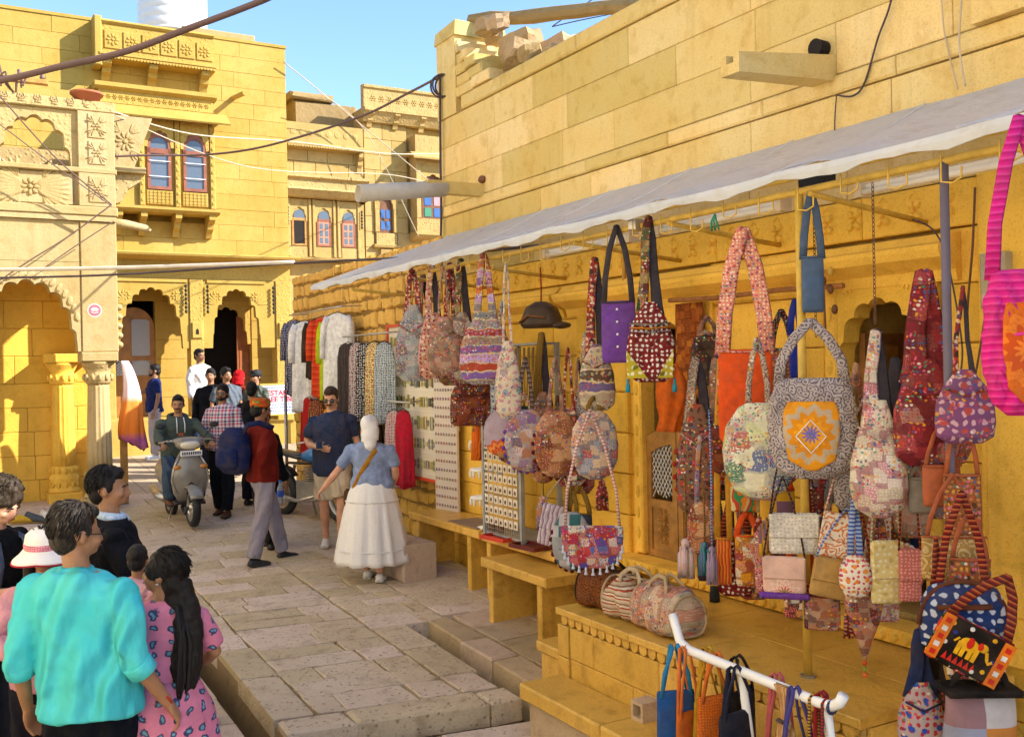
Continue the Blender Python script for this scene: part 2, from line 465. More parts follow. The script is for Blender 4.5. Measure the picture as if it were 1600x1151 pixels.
def far_paving():
    t = NT('far_paving_stone')
    geo = t.n('NewGeometry').outputs['Position']
    v = t.n('Mapping', {'Vector': geo, 'Rotation': (0, 0, radians(60)), 'Scale': (1, 1, 1)}).outputs[0]
    br = t.n('TexBrick', {'Vector': v, 'Scale': 1.0, 'Color1': (.50, .38, .25), 'Color2': (.40, .30, .2), 'Mortar': (.2, .14, .09), 'Mortar Size': .012, 'Brick Width': .8, 'Row Height': .45})
    c = t.mix(t.math('MULTIPLY', t.noise(3, 4, .6, geo), .6), br.outputs[0], (.44, .32, .2))
    t.bump(t.math('ADD', br.outputs[1], t.math('MULTIPLY', t.noise(20, 3, .6, geo), -.4)), -.4, .02)
    m = t.fin(c, .75, .25)
    pts = [(-9.4, -.6), (-9.4, 5.0), (-16.6, 9), (-16.6, -9), (-9.4, -9)]
    P = [PR(u, n, 0) for u, n in pts]
    MB().slab([(p.x, p.y) for p in P][::-1], 0, .001)
    vs = []; fs = []
    # strips so that the sheet follows the rise of the lane
    us = [-8.3, -9.4, -10.5, -11.5, -12.5, -14, -16.6, -24]; ns = [-9, -4, -.6, 0, 2, 5.0, 9]
    for u in us:
        for n in ns:
            p = PR(u, n, 0); vs.append((p.x, p.y, gz(p.y)-.02))
    k = len(ns)
    for i in range(len(us)-1):
        for j in range(k-1): fs.append((i*k+j, i*k+j+1, (i+1)*k+j+1, (i+1)*k+j))
    MB().add(vs, fs).build('far_paving', m, street)
    # stone bed that carries the slabs, cut by the drains
    mb = MB()
    def bed(u0, u1, n0, n1, dz, sh=SH):
        k = 6; vs = []
        for i in range(k+1):
            u = u0+(u1-u0)*i/k
            for n in (n0, n1):
                p = PR(u+(2.1-n)*sh, n, 0); z = gz(p.y)+dz
                vs += [(p.x, p.y, z), (p.x, p.y, z-.55)]
        fs = []
        for i in range(k):
            a, b = 4*i, 4*i+4
            fs += [(a, a+2, b+2, b), (a, b, b+1, a+1), (a+2, a+3, b+3, b+2)]
        fs += [(0, 1, 3, 2), (4*k, 4*k+2, 4*k+3, 4*k+1)]
        mb.add(vs, fs)
    bed(-4.2, .33, 1.41, 2.92, -.05); bed(-4.2, -1.58, .1, 1.43, -.051); bed(.44, 3, .86, 3.4, -.14)
    bed(-4.2, 3.2, 3.15, 5.2, -.045); bed(-1.40, .76, .1, 1.2, -.03, 0)
    bed(-9.4, -4.2, .05, 5.0, -.028); bed(-9.4, -3.4, -.1, .12, -.02, 0)
    mb.build('stone_bed', stone('drain_wall', (.24, .17, .10), dark=(.12, .08, .05), per=.02, coarse=1.5), street)
far_paving()
def drain_litter():
    r = random.Random(5)
    # flattened scraps and crushed cup beside the left drain
    o = tag(MB().lathe([(.03, 0), (.033, .03), (.03, .1), (.0, .1)], n=10).build('plastic_cup', M_white), 'crushed translucent plastic cup lying beside the left drain', 'cup')
    p = PR(-.35, 3.28, 0); o.location = (p.x, p.y, gz(p.y)+.02); o.rotation_euler = (1.5, .2, .6)
drain_litter()

def street_dust():
    """dirt blown into the joints, grit and scraps lying on the paving and in the drains"""
    r = random.Random(12); mb = MB()
    for i in range(420):
        k = r.random()
        if k < .35: u, n, dz = r.uniform(-1.6, .9), r.uniform(1.22, 1.40), -.53
        elif k < .6: u, n, dz = r.uniform(-3.4, .6), r.uniform(2.94, 3.14), -.53
        else: u, n, dz = r.uniform(-4, .3), r.choice((r.gauss(1.45, .08), r.gauss(2.88, .08), r.uniform(1.5, 2.8))), .006
        p = PR(u, n, 0); a = r.uniform(0, 3.1); s_ = r.uniform(.004, .014 if dz > 0 else .04)
        z = gz(p.y)+dz
        mb.add([(p.x+s_*cos(a+q*2.1)*(1+.5*(q == 1)), p.y+s_*sin(a+q*2.1), z+r.uniform(0, s_*.5)) for q in range(3)]+[(p.x, p.y, z+s_*.5)], [(0, 1, 3), (1, 2, 3), (2, 0, 3)])
    tag(mb.build('street_grit', M_kerb), 'scattered grit and scraps on the paving and in the drains', 'grit', kind='stuff')
street_dust()
# ================================================================== SHOP BUILDING ON THE RIGHT
RT = empty('shop_building', O_R, TH_R, 'long yellow sandstone shop building with ruined parapet, white awning in front', 'building')
Z0 = -.3
def right_building():
    b = RT
    X0, X1 = -3.44, 7.2
    # backing wall (mortar seen in the joints), with door openings
    D1 = (.06, .80, .84, 2.62); D2 = (2.02, 2.62, .84, 2.68)
    mb = MB()
    YB = .105
    mb.box(X0+.01, D1[0], YB, 1.2, Z0, 5.0); mb.box(D1[1], D2[0], YB, 1.2, Z0, 5.0); mb.box(D2[1], X1, YB, 1.2, Z0, 5.0)
    for D in (D1, D2):
        mb.box(D[0], D[1], YB, 1.2, Z0, D[2]); mb.box(D[0], D[1], YB, 1.2, D[3], 5.0)
    mb.box(X0+.01, X1, 1.2, 4.0, Z0, 4.9)
    mb.build('wall_core', M_mortar, b)
    # big upper blocks
    masonry(b, X0, X1, [3.28, 3.56, 3.93], (.55, 1.3), M_wall, 0, .11, .003, c=.005, proud=.002, seed=21)
    masonry(b, X0, X1, [3.935, 4.05], (.8, 1.6), M_wall, -.018, .12, .005, c=.012, proud=.002, seed=22, name='string_course')
    masonry(b, X0, X1, [4.055, 4.37, 4.67, 4.98], (.5, 1.75), M_wall, 0, .11, .003, c=.005, proud=.002, seed=28)
    masonry(b, X0+.55, X1, [4.985, 5.13], (.6, 1.3), M_wall, -.025, .4, .006, c=.012, proud=.003, seed=24, name='coping_stone', j=.004)
    # upper right pier with recessed panel, near the frame edge
    MB().box(2.98, 3.30, -.05, .1, 4.06, 4.98).build('pier', M_wall, b)
    MB().box(2.98, 7.2, -.075, .1, 4.40, 4.56).build('string_course', M_wall, b)
    # corner pier with broken top
    mb = MB().box(-3.46, -3.02, -.015, .6, 4.985, 5.80); mb.build('corner_pier', M_wall, b)
    mb = MB(); mb.add([(-3.49, -.03, 5.80), (-2.99, -.03, 5.80), (-2.99, .62, 5.80), (-3.49, .62, 5.80), (-3.47, -.02, 5.93), (-3.03, 0, 5.97), (-3.05, .6, 5.96), (-3.45, .6, 5.90)],
        [(0,1,5,4), (1,2,6,5), (2,3,7,6), (3,0,4,7), (4,5,6,7), (3,2,1,0)]).build('pier_cap', M_wall, b)
    # ruined stones beside the pier
    r = random.Random(4)
    def rough(cx, cy, cz, sx, sy, sz, rz, mat=M_ruin, nm='rubble_stone'):
        me = MB().ball((0, 0, 0), (1, 1, 1), 10, 7)
        vs = []
        for v in me.v:
            v = Vector(v); m = max(abs(v.x), abs(v.y), abs(v.z)); q = v/m*.72+v*.28
            q *= 1+.22*noise.noise(q*2.3+Vector((cx*7, cy*3, cz*5)))
            vs.append((q.x*sx, q.y*sy, q.z*sz))
        me.v = vs
        o = me.build(nm, mat, b); o.location = (cx, cy, cz); o.rotation_euler = (r.uniform(-.2, .2), r.uniform(-.2, .2), rz); return o
    for i in range(5):   # stepped courses of the broken wall end
        a = -3.02; e = -2.2-.16*i+r.uniform(-.08, .08)
        MB().cham(a+.005, a+(e-a)*.5, -.02+.01*(i % 2), .4, 5.14+.115*i, 5.245+.115*i, .012, .006).build('broken_course', M_wall, b)
        MB().cham(a+(e-a)*.5+.01, e, -.05+.02*(i % 2), .4, 5.14+.115*i, 5.245+.115*i, .012, .010).build('broken_course', M_wall, b)
    for x, n, z, s in ((-2.3, -.1, 5.72, .13), (-2.6, -.15, 5.78, .13), (-2.0, -.15, 5.32, .17), (-1.7, -.1, 5.24, .14), (-2.2, -.3, 5.5, .2), (-1.45, -.2, 5.2, .12), (-1.9, -.5, 5.35, .22), (-1.2, -.3, 5.18, .10), (-2.75, -.3, 5.75, .12)):
        rough(x, -n, z, s*1.05, s*.8, s*.62, r.uniform(-.5, .5))
    # ruined cross wall behind
    MB().box(-1.75, -1.5, 1.7, 2.0, 4.9, 5.9).build('broken_pillar', M_ruin, b)
    for i in range(9): rough(-2.6+.32*i, 1.7+r.uniform(-.2, .2), 5.15+r.uniform(-.1, .25), .20, .16, .15, r.uniform(-1, 1))
    # rooftop rubble stops and door thresholds
    return D1, D2
D1, D2 = right_building()

def fallen_beam():
    me = MB(); pts = []; n = 14
    a = Vector((-3.15, .25, 6.02)); c = Vector((-.15, 1.9, 5.62))
    R_ = [.075+.02*noise.noise(Vector((i*.8, 3, 1))) for i in range(n)]
    me.tube([a.lerp(c, i/(n-1))+Vector((0, 0, .03*noise.noise(Vector((i*.6, 0, 0))))) for i in range(n)], R_, 8)
    o = me.build('stone_beam', M_ruin); o.location = O_R; o.rotation_euler = (0, 0, TH_R)
    tag(o, 'long rough beam lying across the ruined parapet top', 'beam')
fallen_beam()
def top_stone():
    o = MB().cham(-1.78, -1.5, 1.55, 1.85, 5.905, 6.12, .03, .02).build('loose_stone', M_ruin); o.location = O_R; o.rotation_euler = (0, 0, TH_R)
    tag(o, 'single block perched on the broken pillar above the parapet', 'stone')
top_stone()
def tank(name, loc, r, h, mat, label):
    t = empty(name, loc, 0, label, 'water tank')
    prof = [(r*.96, 0), (r, .03)]
    k = 6
    for i in range(k):
        z = .05+(h*.8)*i/k; prof += [(r, z), (r*.985, z+.02), (r*.985, z+.04), (r, z+.06)]
    prof += [(r, h*.86), (r*.85, h*.93), (r*.4, h*.985), (r*.38, h*.986)]
    MB().lathe(prof, n=32).build('tank_body', mat, t, True)
    MB().lathe([(r*.36, h*.98), (r*.37, h*1.03), (r*.3, h*1.06), (.01, h*1.065)], n=24).build('lid', mat, t, True)
p = PR(-.15, -1.0, 4.9); tank('water_tank', p, .55, 1.3, plain('dark_tank_plastic', (.06, .065, .08), .45), 'dark round water tank on the roof of the shop building')

# ---- spouts
def spouts():
    t = empty('rain_spout', PR(-2.52, 0, 4.09), TH_R, 'grey pipe sleeved over a stone spout at the building corner', 'spout')
    # stone channel sticking out, pipe sleeved on it
    MB().box(-.06, .06, -.62, .08, -.065, .055).build('stone_channel', M_wall, t)
    pts = [(.0, -.40, -.01), (0, -1.32, -.12)]
    mb = MB(); n = 16
    for rr, cap in ((.085, False),):
        pass
    a, c = Vector(pts[0]), Vector(pts[1]); ring = lambda p, q: [(p.x+q*cos(2*pi*k/n), p.y, p.z+q*sin(2*pi*k/n)) for k in range(n)]
    mb.rings([ring(a, .078), ring(a.lerp(c, .5), .082), ring(c, .084), ring(c, .074), ring(a, .07)], cap=False, closed=True)
    mb.build('pipe_sleeve', M_pipe, t, True)
    MB().ball((.05, -.02, .10), (.05, .04, .04), 8, 6).build('mortar_lump', M_wood_dark, t)
    t = empty('rain_spout', PR(1.95, 0, 4.10), TH_R, 'square stone rain spout jutting out above the awning', 'spout')
    mb = MB(); w, hh, L = .085, .075, .78
    mb.add([(-w, .05, -.08), (w, .05, -.08), (w, .05, .08), (.03, .05, .08), (.03, .05, .02), (-.03, .05, .02), (-.03, .05, .08), (-w, .05, .08)]+
           [(-w*.9, -L, -.125), (w*.9, -L, -.125), (w*.9, -L, -.01), (.03, -L, -.01), (.03, -L, -.06), (-.03, -L, -.06), (-.03, -L, -.01), (-w*.9, -L, -.01)],
           [(8, 9, 10, 11, 12, 13, 14, 15)]+[(i, (i+1) % 8, (i+1) % 8+8, i+8) for i in range(8)])
    mb.build('spout_channel', M_wall, t)
    MB().lathe([(.055, -.09), (.05, -.004), (.01, -.003)], 0, .13, 14, axis='y').build('weep_hole', M_dark, t)
spouts()

# ---- ground floor front under the awning
def shop_front():
    b = RT
    # wall blocks around the doors
    holes = [(-.04, .86, .0, 2.95), (1.9, 2.74, 0, 2.95)]
    masonry(b, -3.44, 7.2, [-.3, .1, .45, .8, 1.12, 1.44, 1.76, 2.08, 2.4, 2.72, 3.02], (.45, .9), M_shop, 0, .11, .006, holes=holes, seed=31)
    masonry(b, -3.44, 7.2, [3.025, 3.275], (.9, 1.5), M_shopc, -.012, .12, .005, seed=33, name='frieze_stone')
    # four-lobed flowers cut along the frieze, one per half brick
    x = -3.3
    while x < 3.0:
        mb = MB(); 
        for k in range(4):
            a = pi/4+pi/2*k; mb.dome(x+.034*cos(a), 3.15+.05*sin(a), .034, .026, -.014, .018, 8, a)
        mb.dome(x, 3.15, .014, .014, -.014, .022, 6)
        mb.prism([(x-.03, 3.225), (x, 3.255), (x+.03, 3.225), (x, 3.245)][::-1], -.02, -.012)
        mb.build('carved_flower', M_shop, b); x += .21
    # cornice shelf
    for x0, x1 in ((-3.3, -1.0), (-.95, 2.86)):
        mb = MB(); moulding(mb, x0, x1, [(0, 2.74), (.03, 2.74), (.05, 2.80), (.17, 2.86), (.19, 2.90), (.19, 2.925), (.12, 2.945), (.08, 2.99), (0, 3.0)])
        mb.build('cornice', M_shop, b)
    # pilaster of stacked blocks left of the first door
    for i in range(6):
        MB().cham(-.80, -.10, -.045, .03, .80+.325*i, .80+.325*(i+1)-.008, .012).build('pilaster_block', M_shop, b)
    MB().cham(3.0, 3.42, -.07, .05, .74, 3.28, .012).build('pilaster', M_shop, b)
    MB().cham(3.04, 3.38, -.085, -.06, 1.0, 2.3, .012).build('pilaster_panel', M_shop, b)
    MB().box(3.42, 7.2, -.02, .05, .2, .5).build('base_course', M_shop, b)
    # doorways : stone jambs, cusped arch, timber frame behind, dark room
    for (x0, x1, zt) in ((.06, .80, 2.62), (2.02, 2.62, 2.68)):
        cx = (x0+x1)/2; w = (x1-x0)/2
        for s_, xa, xb in ((-1, x0-.10, x0), (1, x1, x1+.10)):
            MB().cham(xa, xb, -.03, .25, .84, 2.98, .012).build('door_jamb', M_shop, b)
            mb = MB()
            for i in range(12): mb.dome((xa+xb)/2, 1.0+.16*i, .028, .06, -.03, .012, 8)
            mb.build('jamb_carving', M_shop, b)
        arch_panel(x0, x1, 2.98, cx, w-.004, zt-.42, zt, -.02, .12, 'cusped_arch', M_shopc, b, 7)
        for s_ in (-1, 1):
            mb = MB(); rosette(mb, cx+s_*w*.72, zt+.10, .075, -.02, .014, 12); mb.build('rosette', M_shop, b)
    # the room behind each door
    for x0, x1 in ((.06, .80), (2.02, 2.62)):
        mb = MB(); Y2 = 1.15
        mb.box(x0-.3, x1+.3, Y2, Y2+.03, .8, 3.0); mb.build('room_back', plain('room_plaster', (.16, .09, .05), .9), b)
    # threshold step with scalloped edge
    for x0, x1 in ((-.75, .9), (.91, 3.0)):
        MB().box(x0, x1, -.20, .02, .745, .825).build('threshold', M_shop, b)
        k = int(round((x1-x0)/.085)); st = (x1-x0)/k
        for i in range(k):
            mb = MB(); c = x0+(i+.5)*st
            mb.dome(c, .785, st*.46, .042, -.20, .022, 10); mb.build('scallop', M_shop, b)
shop_front()

def shop_doors():
    # carved swing doors, the lower half height pair with lattice
    t = empty('shop_door', PR(.43, -.04, .83), TH_R, 'low carved wooden double door with diamond lattice in the shop doorway', 'door')
    for s_ in (-1, 1):
        mb = MB(); h = .92
        xs = [s_*.005+s_*.36*i/12 for i in range(13)]
        top = [h+.10*cos(pi/2*i/12)**1.0 for i in range(13)]
        # leaf outline as stiles and rails
        def bar(x0, x1, z0, z1): mb.box(min(x0, x1), max(x0, x1), -.02, .02, z0, z1)
        bar(s_*.005, s_*.06, 0, h+.08); bar(s_*.315, s_*.365, 0, h-.04); bar(s_*.06, s_*.315, 0, .05); bar(s_*.06, s_*.315, .38, .44)
        vs = []; fs = []
        for x, z in zip(xs, top):
            vs += [(x, -.025, z-.14), (x, -.025, z), (x, .025, z-.14), (x, .025, z)]
        for i in range(12):
            a, c = 4*i, 4*i+4; fs += [(a, c, c+1, a+1), (a+2, a+3, c+3, c+2), (a+1, c+1, c+3, a+3), (a, a+2, c+2, c)]
        mb.add(vs, fs)
        leaf = mb.build('door_leaf', M_wood, t)
        MB().box(min(s_*.06, s_*.315), max(s_*.06, s_*.315), -.008, .008, .05, .38).build('carved_panel', M_wood, leaf)
        mb = MB(); c = s_*.188
        for k in range(5):
            for q in (-1, 1): leafspray(mb, c, .10+.055*k, .075, -.008, .012, pi/2+q*.9, 3, .8)
        rosette(mb, c, .22, .05, -.008, .016, 6); mb.build('panel_carving', M_wood, leaf)
        mb = MB()
        for k in range(-4, 12):
            for q in (-1, 1):
                pts = []
                z0 = .44+.062*k
                for i in range(9):
                    x = .06+.255*i/8; z = z0+(.255*i/8*1.5 if q > 0 else .40-.255*i/8*1.5)
                    lim = h-.10+.09*cos(pi/2*x/.36)
                    if .45 < z < lim: pts.append((s_*x, 0.004*q, z))
                if len(pts) > 1: mb.tube(pts, .0045, 5)
        mb.build('lattice', M_white, leaf)
    MB().lathe([(.018, -.05), (.022, -.04), (.018, -.03)], .02, 1.0, 12, axis='y').build('latch', M_steel, t)
    # tall timber doors behind, standing open
    for x0, x1, nm in ((.10, .17, 1), (.69, .76, 2)):
        pass
    t = empty('inner_door', PR(.43, -.25, .83), TH_R, 'dark tall inner door behind the low lattice doors', 'door')
    for s_ in (-1, 1):
        lf = MB().box(min(s_*.01, s_*.34), max(s_*.01, s_*.34), -.02, .02, 0, 1.78).build('door_leaf', M_wood_dark, t)
        for k in range(3): MB().cham(min(s_*.06, s_*.29), max(s_*.06, s_*.29), -.035, -.02, .1+.56*k, .58+.56*k, .012).build('panel', M_wood_dark, lf)
    t = empty('open_door', PR(2.07, -.14, .83), TH_R+radians(97), 'brown timber door standing open in the second doorway', 'door')
    lf = MB().box(0, .42, -.02, .02, 0, 1.65).build('door_leaf', plain('brown_timber', (.30, .13, .035), .5, var=.3, bump=.3), t)
    for k in range(3): MB().cham(.07, .35, -.032, -.02, .1+.52*k, .54+.52*k, .012).build('panel', M_wood, lf)
    # dark goods stacked in the second room
    bl = plain('blue_cloth_stack', (.012, .03, .13), .8, var=.5, scale=4)
    for i in range(7):
        o = MB().cham(-.26, .26, -.2, .2, 0, .20, .05, .03).build('cloth_bale', bl if i % 3 == 1 else M_dark if i % 3 else plain('navy_cloth', (.02, .025, .05), .8, var=.5, scale=5))
        o.location = PR(2.36+.06*(-1)**i, -.72, .82+.215*i); o.rotation_euler = (0, 0, TH_R+.1*(-1)**i)
        tag(o, ['black cloth bale at the bottom of the pile in second doorway', 'deep blue cloth bale second from the floor in second doorway', 'navy cloth bale third from the floor in second doorway', 'black cloth bale in the middle of the pile in second doorway', 'deep blue cloth bale fifth from the floor in second doorway', 'navy cloth bale just below the top of the doorway pile', 'black cloth bale topping the pile in second doorway'][i], 'cloth bale', 'cloth bales in the second doorway')
shop_doors()

def platform():
    t = empty('stone_platform', PR(.73, 1.25, 0), TH_R, 'polished yellow stone platform in front of the shop doors', 'platform')
    # local: x along shop, y into the shop ; top at .735
    L, D, H = 2.50, 1.25, .735
    MB().box(.03, L-.03, .03, D-.22, -.05, H-.045).build('core', M_mortar, t)
    r = random.Random(3)
    # top slabs run into the shop
    x = 0
    ws = [.42, .38, .45, .40, .44, .41]
    for i, w in enumerate(ws):
        MB().cham(x+.002, x+w-.002, -.025, .55, H-.045, H+r.uniform(-.001, .001), .006).build('top_slab', M_plat, t)
        MB().cham(x+.002, x+w-.002, .554, D-.16, H-.045, H+r.uniform(-.001, .001), .004).build('top_slab', M_plat, t)
        x += w
    # scalloped tongues under the nosing
    n = 29
    for i in range(n):
        c = .04+(L-.08)*(i+.5)/n; q = .034
        mb = MB(); poly = [(c-q, H-.047), (c-q, H-.075)]+[(c+q*cos(pi+pi*k/6), H-.075+.03*sin(pi+pi*k/6)) for k in range(1, 6)]+[(c+q, H-.075), (c+q, H-.047)]
        mb.prism(poly, -.006, .03); mb.build('scallop', M_plat, t)
    # face panels
    xs = [0.0, .13, .40, 1.05, 1.75, 2.5]
    for i in range(5):
        MB().cham(xs[i]+.003, xs[i+1]-.003, .0+(-.012 if i == 0 else 0), .05, .42, H-.112, .006).build('face_slab', M_plat, t)
    xs = [0.0, .13, .80, 1.6, 2.5]
    for i in range(4):
        MB().cham(xs[i]+.003, xs[i+1]-.003, .0+(-.012 if i == 0 else .004), .05, -.05, .415, .006).build('face_slab', M_plat, t)
    for k in range(3): MB().cham(L-.03, L, .05+.35*k, .39+.35*k, -.05, H-.05, .008).build('side_slab', M_plat, t)
    for k in range(3):   # round boulders packed at the right foot
        MB().ball((1.85+.22*k, -.1, .32), (.11, .09, .13), 10, 7).build('cobble', M_rub, t, True)
    # hollow socket stone in the face
    mb = MB(); a, bq, c = .055, .035, .16
    mb.add([(1.0-a, -.12, .30), (1.0+a, -.12, .30), (1.0+a, -.12, .41), (1.0-a, -.12, .41), (1.0-bq, -.12, .32), (1.0+bq, -.12, .32), (1.0+bq, -.12, .39), (1.0-bq, -.12, .39),
            (1.0-a, .01, .30), (1.0+a, .01, .30), (1.0+a, .01, .41), (1.0-a, .01, .41), (1.0-bq, -.03, .32), (1.0+bq, -.03, .32), (1.0+bq, -.03, .39), (1.0-bq, -.03, .39)],
           [(0,1,5,4), (1,2,6,5), (2,3,7,6), (3,0,4,7), (0,8,9,1), (1,9,10,2), (2,10,11,3), (3,11,8,0), (4,5,13,12), (5,6,14,13), (6,7,15,14), (7,4,12,15), (12,13,14,15)])
    mb.build('socket_stone', M_kerb, t)
    # lower step in front
    s = empty('stone_step', PR(.80, 1.25, 0), TH_R, 'low yellow stone step along the foot of the platform', 'step')
    for x0, x1 in ((-.02, .86), (.87, 2.4)):
        MB().cham(x0, x1, -.34, -.015, .20, .30, .012).build('tread', M_plat, s)
        MB().box(x0+.03, x1-.03, -.28, -.02, -.1, .20).build('riser', M_kerb, s)
    s = empty('stone_step', PR(.55, 1.1, 0), TH_R, 'small stone step between the platform and the near bench', 'step')
    MB().cham(-.15, .155, -.13, .5, .36, .43, .012).build('tread', M_plat, s)
    MB().box(-.12, .15, -.1, .5, .0, .36).build('riser', M_plat, s)
platform()

def stone_bench(u0, u1, n0, n1, top, legs, label):
    t = empty('stone_bench', PR((u0+u1)/2, n1, 0), TH_R, label, 'bench', 'stone benches along the shop front')
    hw = (u1-u0)/2
    MB().cham(-hw, hw, 0, n1-n0, top-.075, top, .010).build('seat', M_plat, t)
    for q in legs:
        x = q-(u0+u1)/2
        p = PR(q, n1, 0)
        MB().cham(x-.035, x+.035, .03, n1-n0, gz(p.y)-.06, top-.077, .008).build('leg', M_plat, t)
stone_bench(-1.2, -.16, .1, .80, .70, (-1.08, -.30), 'near stone slab bench beside the platform, empty of goods')
stone_bench(-1.78, -.22, .06, .48, .80, (-1.7, -.5), 'stone slab bench under the grey jewellery rack')
stone_bench(-3.36, -1.80, .06, .50, .81, (-3.2, -2.05), 'far stone slab bench with a thin mat on it')
o = MB().cham(-.42, .42, 0, .38, .0, .36, .03, .02).build('seat_block', M_kerb); o.location = PR(-3.0, .95, gz(9.6)); o.rotation_euler = (0, 0, TH_R+.06)
tag(o, 'rough squared stone block lying before the far bench', 'stone block')
o = MB().cham(-.3, .3, -.16, .16, 0, .008, .002).build('mat', plain('grey_cloth_mat', (.25, .18, .13), .9)); o.location = PR(-2.2, .30, .811); o.rotation_euler = (0, 0, TH_R)
tag(o, 'thin grey mat lying on the far stone bench', 'mat')

# ---- rubble wall with the clothes, beyond the building corner
def rubble_wall():
    t = empty('rubble_wall', PR(-3.45, 0, 0), TH_R, 'rough yellow rubble stone wall behind the hanging clothes', 'wall')
    L = 5.25; Z1 = 3.75
    MB().box(-L, -.01, .006, .8, -.2, Z1-.02).build('wall_core', stone('dark_lime_joint', (.24, .14, .035), per=.02, coarse=1.5), t)
    r = random.Random(9); z = .0; k = 0
    while z < Z1-.05:
        h = r.uniform(.16, .22); h = min(h, Z1-z); x = -L
        while x < -.02:
            w = r.uniform(.15, .30); e = min(x+w, -.005)
            if -e < .1: e = -.005
            g = .017; k += 1; zj = r.uniform(-.02, .02)
            a = [(x+g+.008, z+g+zj), (e-g-.004, z+g+r.uniform(-.02, .02)), (e-g, z+h-g+r.uniform(-.02, .02)), (x+g, z+h-g+zj)]
            cx, cz = (x+e)/2, z+h/2
            pts = []
            for i in range(4):
                p, q = a[i], a[(i+1) % 4]
                pts.append((p[0]+r.uniform(-.012, .012), p[1]+r.uniform(-.012, .012)))
                pts.append(((p[0]+q[0])/2+r.uniform(-.01, .01), (p[1]+q[1])/2+r.uniform(-.01, .01)))
            f = .012+r.random()*.022
            vs = [(px, .07, pz) for px, pz in pts]+[(px, .0, pz) for px, pz in pts]+[(cx+(px-cx)*.80+r.uniform(-.008, .008), -f+r.uniform(-.006, .006), cz+(pz-cz)*.80) for px, pz in pts]
            n = 8
            fs = [(i, (i+1) % n, (i+1) % n+n, i+n) for i in range(n)]+[(i+n, (i+1) % n+n, (i+1) % n+2*n, i+2*n) for i in range(n)]+[tuple(range(2*n, 3*n))]
            if k < 298: MB().add(vs, fs).build('rubble_stone', M_rub, t)
            else:
                EXTRA.add(vs, fs)
            x = e
        z += h
    o = EXTRA.build('rubble_stone_top', M_rub, t); o['kind'] = 'stuff'
EXTRA = MB()
rubble_wall()
# ================================================================== PILLARED HOUSE ON THE LEFT
def fluted_pillar(parent, x, y, z0, z1, r, mat, matc):
    H = z1-z0; t = z0
    MB().cham(x-r*1.35, x+r*1.35, y-r*1.35, y+r*1.35, t, t+.10*H, .012).build('pillar_base', mat, parent)
    mb = MB(); mb.lathe([(r*1.25, t+.10*H), (r*1.3, t+.115*H), (r*1.15, t+.13*H), (r*1.0, t+.15*H), (r*1.18, t+.18*H), (r*1.22, t+.20*H), (r*1.0, t+.225*H), (r*1.1, t+.245*H), (r*1.02, t+.27*H)], x, y, 24)
    mb.build('pillar_foot', matc, parent, True)
    mb = MB()
    for zz in (.14, .235):   # leaf rings on the foot
        for k in range(12):
            a = 2*pi*k/12; M = Matrix.Rotation(a, 3, 'Z')
            mb.ball((x+r*1.12*cos(a), y+r*1.12*sin(a), t+zz*H+.02), (.018, .03, .045), 6, 5, M)
    mb.build('leaf_ring', mat, parent, True)
    fl = lambda a, z: 1-.07*abs(sin(8*a))
    MB().lathe([(r*1.0, t+.27*H), (r*.98, t+.4*H), (r*.93, t+.6*H), (r*.86, t+.78*H), (r*.86, t+.80*H)], x, y, 96, fl).build('shaft', mat, parent, True)
    mb = MB(); mb.lathe([(r*.86, t+.80*H), (r*1.05, t+.815*H), (r*1.12, t+.84*H), (r*1.02, t+.865*H), (r*.95, t+.88*H), (r*1.1, t+.90*H), (r*1.3, t+.925*H), (r*1.4, t+.94*H)], x, y, 24)
    mb.build('capital', matc, parent, True)
    mb = MB()
    for k in range(12):
        a = 2*pi*k/12
        mb.ball((x+r*1.13*cos(a), y+r*1.13*sin(a), t+.845*H), (.02, .03, .05), 6, 5, Matrix.Rotation(a, 3, 'Z'))
    mb.build('capital_leaves', mat, parent, True)
    MB().cham(x-r*1.42, x+r*1.42, y-r*1.42, y+r*1.42, t+.941*H, z1, .014).build('abacus', mat, parent)

